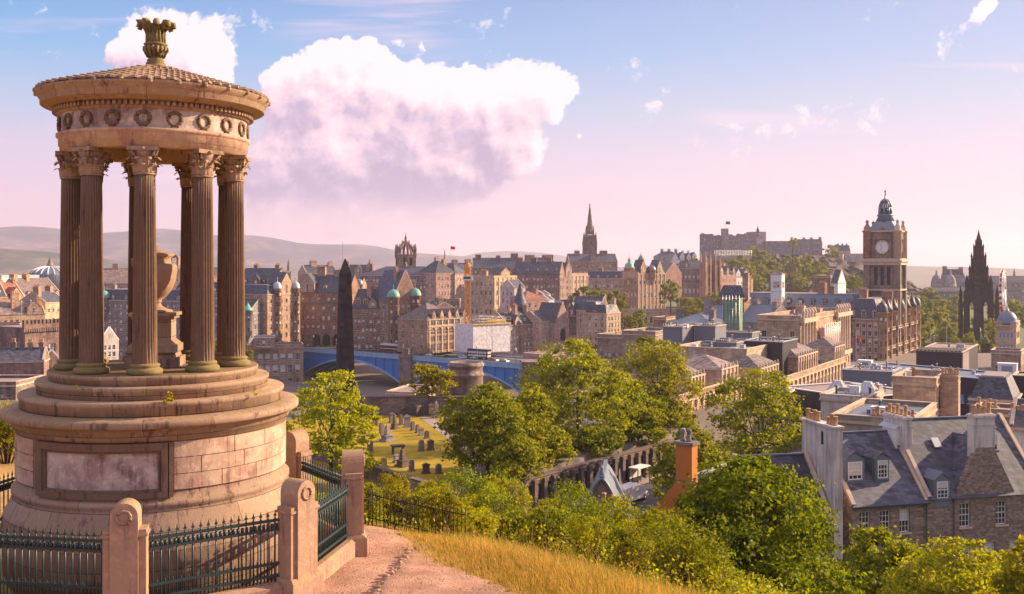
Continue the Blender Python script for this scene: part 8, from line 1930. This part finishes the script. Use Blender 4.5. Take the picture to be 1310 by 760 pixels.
# ------------------------------------------------------------------ distant trees
FT = []
for i in range(5):
    rng = np.random.default_rng(200 + i); lb = tree_lobes(rng, 1.0, 1.0, .12, 9 + i, .46, .62); V, Q = leaf_cloud(rng, lb, 2600, .085); FT.append((crown_mesh('crown', V, Q, M['leaf_far']), trunk_mesh(rng, lb, 1.0, .025).mesh('trunk', M['bark'])))
def far_tree(px, pyt, Y, wpx, words, pyb=None, group='park and hillside trees', k=None):
    x = WX(px, Y); w = wpx * Y / F; zt_ = WZ(pyt, Y); zb_ = WZ(pyb, Y) if pyb else gz(x, Y); h = max(zt_ - zb_, w * .55); i = k if k is not None else int(px * 7 + pyt) % 5
    t = thing('broadleaf_tree', words, 'tree', (x, Y, zt_ - h), px * .37, group, (w * .95, w * .95, h)); link('crown', FT[i][0], t); link('trunk', FT[i][1], t)
FAR = [(748, 366, 560, 34, 'dark street tree left in the dark clump below the bank palace', 395), (768, 369, 556, 34, 'dark street tree in the middle of the clump below the bank palace', 397), (788, 371, 552, 28, 'dark street tree right in the clump below the bank palace', 398), (757, 378, 540, 26, 'low dark tree at the front of the clump below the bank palace', 400), (796, 384, 540, 16, 'small tree at the right tail of the clump below the bank palace', 402),
       (858, 358, 640, 25, 'single round lit tree right of the bank palace', 392), (818, 396, 520, 26, 'pale feathery tree below the bank palace wing', 424), (806, 402, 515, 20, 'small pale bush-like tree left of the pale feathery one', 424), (876, 378, 640, 26, 'greyish tree below the sooty gothic hall', 400), (893, 381, 650, 24, 'thin greyish tree below the twin towers', 402), (910, 374, 660, 26, 'lit tree sloping up to the brown pavilion', 400), (886, 392, 600, 30, 'low shrubby tree beside the bare white flagpole', 408), (925, 372, 665, 22, 'small tree tucked behind the green-netted tower', 396),
       (948, 326, 1090, 26, 'lit tree at the left top of the castle slope', 352), (962, 319, 1130, 26, 'lit tree directly right of the grandstand', 350), (976, 320, 1130, 24, 'bright tree highest on the lit castle slope', 352), (985, 330, 1090, 26, 'bright tree in the centre of the lit castle slope', 358), (970, 334, 1060, 26, 'round tree at the centre left of the lit castle slope', 362), (958, 340, 1030, 26, 'round tree lower left on the castle slope', 366), (985, 346, 1010, 28, 'low lit tree at the foot of the castle slope', 370), (966, 352, 990, 28, 'lowest lit tree at the foot of the castle slope', 374), (996, 342, 1030, 20, 'greyer tree at the right foot of the lit slope', 368), (935, 330, 1080, 24, 'tree at the far left under the grandstand', 350), (925, 336, 1060, 20, 'tree half hidden by pale villas under the grandstand', 352), (878, 334, 960, 26, 'tree standing against the white gabled houses', 352), (888, 330, 970, 20, 'tree at the right end of the white gabled houses', 352),
       (1008, 326, 1110, 24, 'shaded tree on the castle slope right of the lit group', 352), (1018, 332, 1090, 24, 'lit-edged tree left of the lookout tower top', 362), (1030, 328, 1110, 22, 'rounded tree above the lookout tower', 362), (1033, 342, 1060, 26, 'big rounded tree right of the lookout tower', 374), (1046, 334, 1080, 22, 'tree in the gap of the castle slope, shaded', 364), (1052, 340, 1050, 24, 'golden-edged tree above the stage-house block', 372), (1022, 350, 1030, 26, 'low tree beside the lookout tower base', 376), (1062, 313, 1225, 20, 'dark round tree on the castle rock top', 335), (1014, 305, 1225, 14, 'dark small tree on the castle rock skyline', 320), (1092, 352, 820, 20, 'golden tree left of the clock tower shaft', 372), (1100, 358, 800, 16, 'small tree touching the clock tower shaft', 374), (1076, 350, 880, 18, 'small tree behind the pale gabled house', 372),
       (1178, 402, 620, 30, 'bright yellow-lit garden tree right of the hotel', 445), (1190, 414, 590, 36, 'broad garden tree behind the three pale masts', 458), (1212, 412, 570, 36, 'broad garden tree left of the gothic monument', 458), (1202, 396, 680, 26, 'garden tree higher behind the broad pair', 430), (1182, 384, 760, 30, 'shaded garden tree at the foot of the castle crag', 420), (1200, 380, 820, 28, 'hazy garden tree at mid distance left', 410), (1222, 378, 840, 28, 'hazy garden tree at mid distance beside the monument', 410), (1226, 398, 700, 28, 'garden tree close beside the gothic monument', 440), (1170, 392, 700, 22, 'garden tree right beside the hotel turrets', 432), (1188, 368, 900, 24, 'distant tree under the crag foot', 392), (1212, 370, 920, 26, 'distant tree below the hazy domes', 396), (1236, 374, 900, 24, 'distant tree just left of the gothic monument', 400), (1252, 402, 640, 24, 'tree seen through the arch of the gothic monument', 440), (1276, 382, 720, 22, 'tree between the gothic monument and the wheel', 420), (1296, 384, 700, 26, 'lit tree behind the dome at the right', 420), (1312, 390, 680, 24, 'tree at the right edge behind the dome', 424), (1222, 432, 480, 24, 'small yellow tree at the monument foot', 452), (1240, 426, 500, 22, 'small dark tree at the monument foot', 456), (1160, 408, 640, 20, 'garden tree in the gap right of the hotel end', 440), (1268, 412, 560, 24, 'dark tree between the monument and the domed shop', 452)]
for p in FAR: far_tree(p[0], p[1], p[2], p[3] * 1.12, p[4], p[5])
for px, py, Y, w_, wd in ((240, 424, 330, 22, 'lit tree behind the monument steps, right of the urn'), (275, 436, 320, 22, 'lit tree between the right-hand columns'), (318, 444, 330, 16, 'small tree just right of the rightmost column base'), (700, 452, 300, 30, 'dark tree at the left of the foreground clump top'), (826, 428, 280, 28, 'small yellow tree on the terrace behind the big clump'), (952, 423, 300, 40, 'rooftop garden shrubbery tree beside the grey cubes'), (930, 424, 300, 24, 'low golden tree behind the grey cubes')):
    far_tree(px, py, Y, w_, wd, py + 34 if Y > 310 else py + 22)

# ------------------------------------------------------------------ the near houses on the right
H1 = dict(near=True, style='many', frame='white', trim='trim', name='stone_house')
bld('ha', 'slate-roofed rubble house with two blue-cheeked dormers at the lower right', 1090, 95, 1187, 97, 646, lev=95.5, d=11, mat='rubble', roof='gable', rh=5.9, corn=False, strings=False, base_z=66, sides=False, floors=3, bays=3, ops=[(x - .55, x + .55, z, z + 2.2) for x in (1.35, 3.5, 5.6) for z in (1.2, 5.2, 8.9)], **H1)
r_, h_, w_ = ALL_B['ha']
for x, wd in ((1.25, 2.1), (4.2, 1.5)): dormer(r_, x, 1.5, h_ + 1.9, wd, 2.1, 2.6, 'lead', 'slate', 'white', 'many', True)
m = MB(); m.box(-.1, w_ + .1, -.32, -.18, h_ - .22, h_ - .08); m.tube([(w_ - .25, -.16, .2), (w_ - .25, -.16, h_ - .2)], .06, 6); m.build('gutter', M['iron'], r_)
m = MB(); x0, x1, y0, y1, zt_ = -2.75, -1.85, -1.4, 4.2, WZ(549, 93) - 66
m.box(x0, x1, y0, y1, -2, zt_); m.box(x0 - .12, x1 + .12, y0 - .12, y1 + .12, zt_, zt_ + .22); m.build('gable_chimney', [M['render']], r_); m = MB(); m.box(x0 - .012, x0 - .002, .35, .75, zt_ - 1.7, zt_ - .5); m.build('slot', M['dark'], r_)
gc = [c for c in r_.children if c.name.startswith('gable_chimney')][0]
for i, y in enumerate((-.9, -.35, .2, 2.0, 2.6, 3.2, 3.8)): q = MB(); z = zt_ + .22; hh = .85 + .2 * math.sin(i * 2.2); q.lathe([(.22, z), (.24, z + .06), (.19, z + .14), (.18, z + hh - .1), (.22, z + hh - .06), (.22, z + hh), (.14, z + hh)], 10); q.build('chimney_pot', M['pot'], gc, ((x0 + x1) / 2, y, 0))
chimney(r_, w_ + .2, 5.0, h_ - 1, 1.0, 3.2, h_ + 7.2, 5, 'render', True)
bld('hl', 'lower house roof of plain dark slate left of the white gable chimney', 968, 91, 1066, 92.5, 668, lev=92, d=10, mat='rubble', roof='gable', rh=5.2, corn=False, strings=False, base_z=66, sides=False, floors=2, bays=3, win=(1.1, 2.1), **H1)
bld('hb', 'rubble stone house with a broad front gable topped by a white chimney', 1187, 97, 1335, 100, 636, lev=97.5, d=12, mat='rubble', roof='gable', rh=6.6, corn=False, strings=False, base_z=66, sides=False,
    ops=[(x - .6, x + .6, z, z + 2.3) for x in (1.55, 4.05, 6.8, 9.6) for z in (1.5, 5.15)] + [(x - .6, x + .6, 9.0, 11.3) for x in (4.05, 8.1)], **H1)
r_, h_, w_ = ALL_B['hb']
m = MB(); gx0, gx1, pk = 3.0, 9.6, 5.3; gm = (gx0 + gx1) / 2
m.prism([(gx0, h_ - .3), (gx1, h_ - .3), (gx1 - .0, h_ + .05), (gm + .9, h_ + pk * .86), (gm - .9, h_ + pk * .86), (gx0, h_ + .05)], -.03, .5, 'y', 0)
m.prism([(gx0 - .3, h_ - .1), (gm, h_ + pk), (gx1 + .3, h_ - .1), (gm, h_ + pk - .25)], .3, 7.0, 'y', 1)
m.build('front_gable', [M['rubble'], M['slate']], r_)
chimney(r_, gm, .62, h_ + pk * .6, 2.3, 1.0, h_ + pk + 2.1, 4, 'render', True)
dormer(r_, 1.5, -.05, h_ - .25, 1.7, 2.0, 3.0, 'lead', 'lead', 'white', 'many', True)
o_ = dormer(r_, .2, 4.0, h_ + 4.2, 1.9, 1.8, 2.2, 'white', 'lead_light', 'white', 'many', True); dormer(r_, gm + 3.3, 3.2, h_ + 3.4, 1.7, 2.0, 2.6, 'white', 'lead', 'white', 'many', True)
sk = MB(); sk.M = Matrix.Translation((gm - 2.6, 3.9, h_ + 4.45)) @ Matrix.Rotation(math.atan2(6.6, 6.0), 4, 'X'); sk.box(-.4, .4, -.55, .55, .0, .12); sk.build('skylight', M['lead_light'], r_)
m = MB(); m.tube([(2.75, -.14, .2), (2.75, -.14, h_ - .2)], .06, 6); m.build('drainpipe', M['iron'], r_)
# orange gable house and the slate ogee roof
bld('og', 'orange limewashed gable with a tall orange chimney, left of the sycamore', 838, 94.6, 914, 91, 664, lev=92, d=9, mat='orange', roof='cross', rh=3.6, corn=False, strings=False, base_z=68, ops=[(1.75, 2.25, 7.2, 8.5)], name='orange_house', roofm='slate', trim='orange', near=True, sides=False, style='dark' if False else 'sash')
r_, h_, w_ = ALL_B['og']
c_ = MB(); cx_ = w_ * .5; c_.prism([(cx_ - 2.0, h_ + .1), (cx_ - .82, h_ + 3.3), (cx_ - .82, WZ(571, 92) - 68), (cx_ + .82, WZ(571, 92) - 68), (cx_ + .82, h_ + 3.3), (cx_ + 2.0, h_ + .1)], -.08, 1.0, 'y'); ch_ = c_.build('chimney', M['orange'], r_)
q = MB(); zt_ = WZ(571, 92) - 68; q.box(cx_ - .98, cx_ + .98, -.22, 1.14, zt_, zt_ + .25); q.box(cx_ - .84, cx_ + .84, -.10, 1.02, zt_ - 3.3, zt_ - 3.15); q.build('chimney_cap', M['grey'], ch_)
for dx in (-.35, .25): q = MB(); q.lathe([(.24, zt_ + .25), (.26, zt_ + .4), (.2, zt_ + .5), (.19, zt_ + 1.1), (.24, zt_ + 1.15), (.22, zt_ + 1.4), (.12, zt_ + 1.42)], 10); q.build('chimney_pot', M['grey'], ch_, (cx_ + dx, .45, 0))
oh = thing('ogee_roofed_house', 'small rubble house with a sweeping bell-shaped slate roof and pale chimney', 'house', W(770, 674, 86), R(-8)); k = 86 / F
def ogee(x): t = abs(x) / (38 * k); return (672 - 611) * k * ((1 - t) ** 1.0 * .35 + .65 * (math.cos(min(1, t) * math.pi) * .5 + .5)) * (1 if t < 1 else 0)
xs = np.linspace(-38 * k, 38 * k, 33); m = MB(); m.prism([(x, ogee(x) - .05) for x in xs] + [(38 * k, -5), (-38 * k, -5)], 0, .5, 'y'); m.build('wall', M['rubble'], oh)
m = MB()
for i in range(32): a_, b_ = xs[i], xs[i + 1]; m.add([(a_, -.25, ogee(a_) + .12), (b_, -.25, ogee(b_) + .12), (b_, 7, ogee(b_) + .12), (a_, 7, ogee(a_) + .12), (a_, -.25, ogee(a_) - .12), (b_, -.25, ogee(b_) - .12)], [(0, 1, 2, 3), (0, 4, 5, 1)], 0, False)
m.box(-.16, .16, -.35, 7, ogee(0) + .1, ogee(0) + .35); m.lathe([(.22, ogee(0)), (.24, ogee(0) + .5), (.1, ogee(0) + .75), (.16, ogee(0) + .95), (.02, ogee(0) + 1.1)], 10, (0, .1))
for x in (-.75, .75): m.tube([(x * 38 * k * t, -.3, ogee(x * 38 * k * t) + .14) for t in np.linspace(0, 1.3, 14)], .10, 6)
m.build('ogee_roof', M['lead'], oh)
chimney(oh, 9 * k, -.9, -4, 1.5, .9, 1.75, 2, 'render', True)
# round lead-capped turret beside it
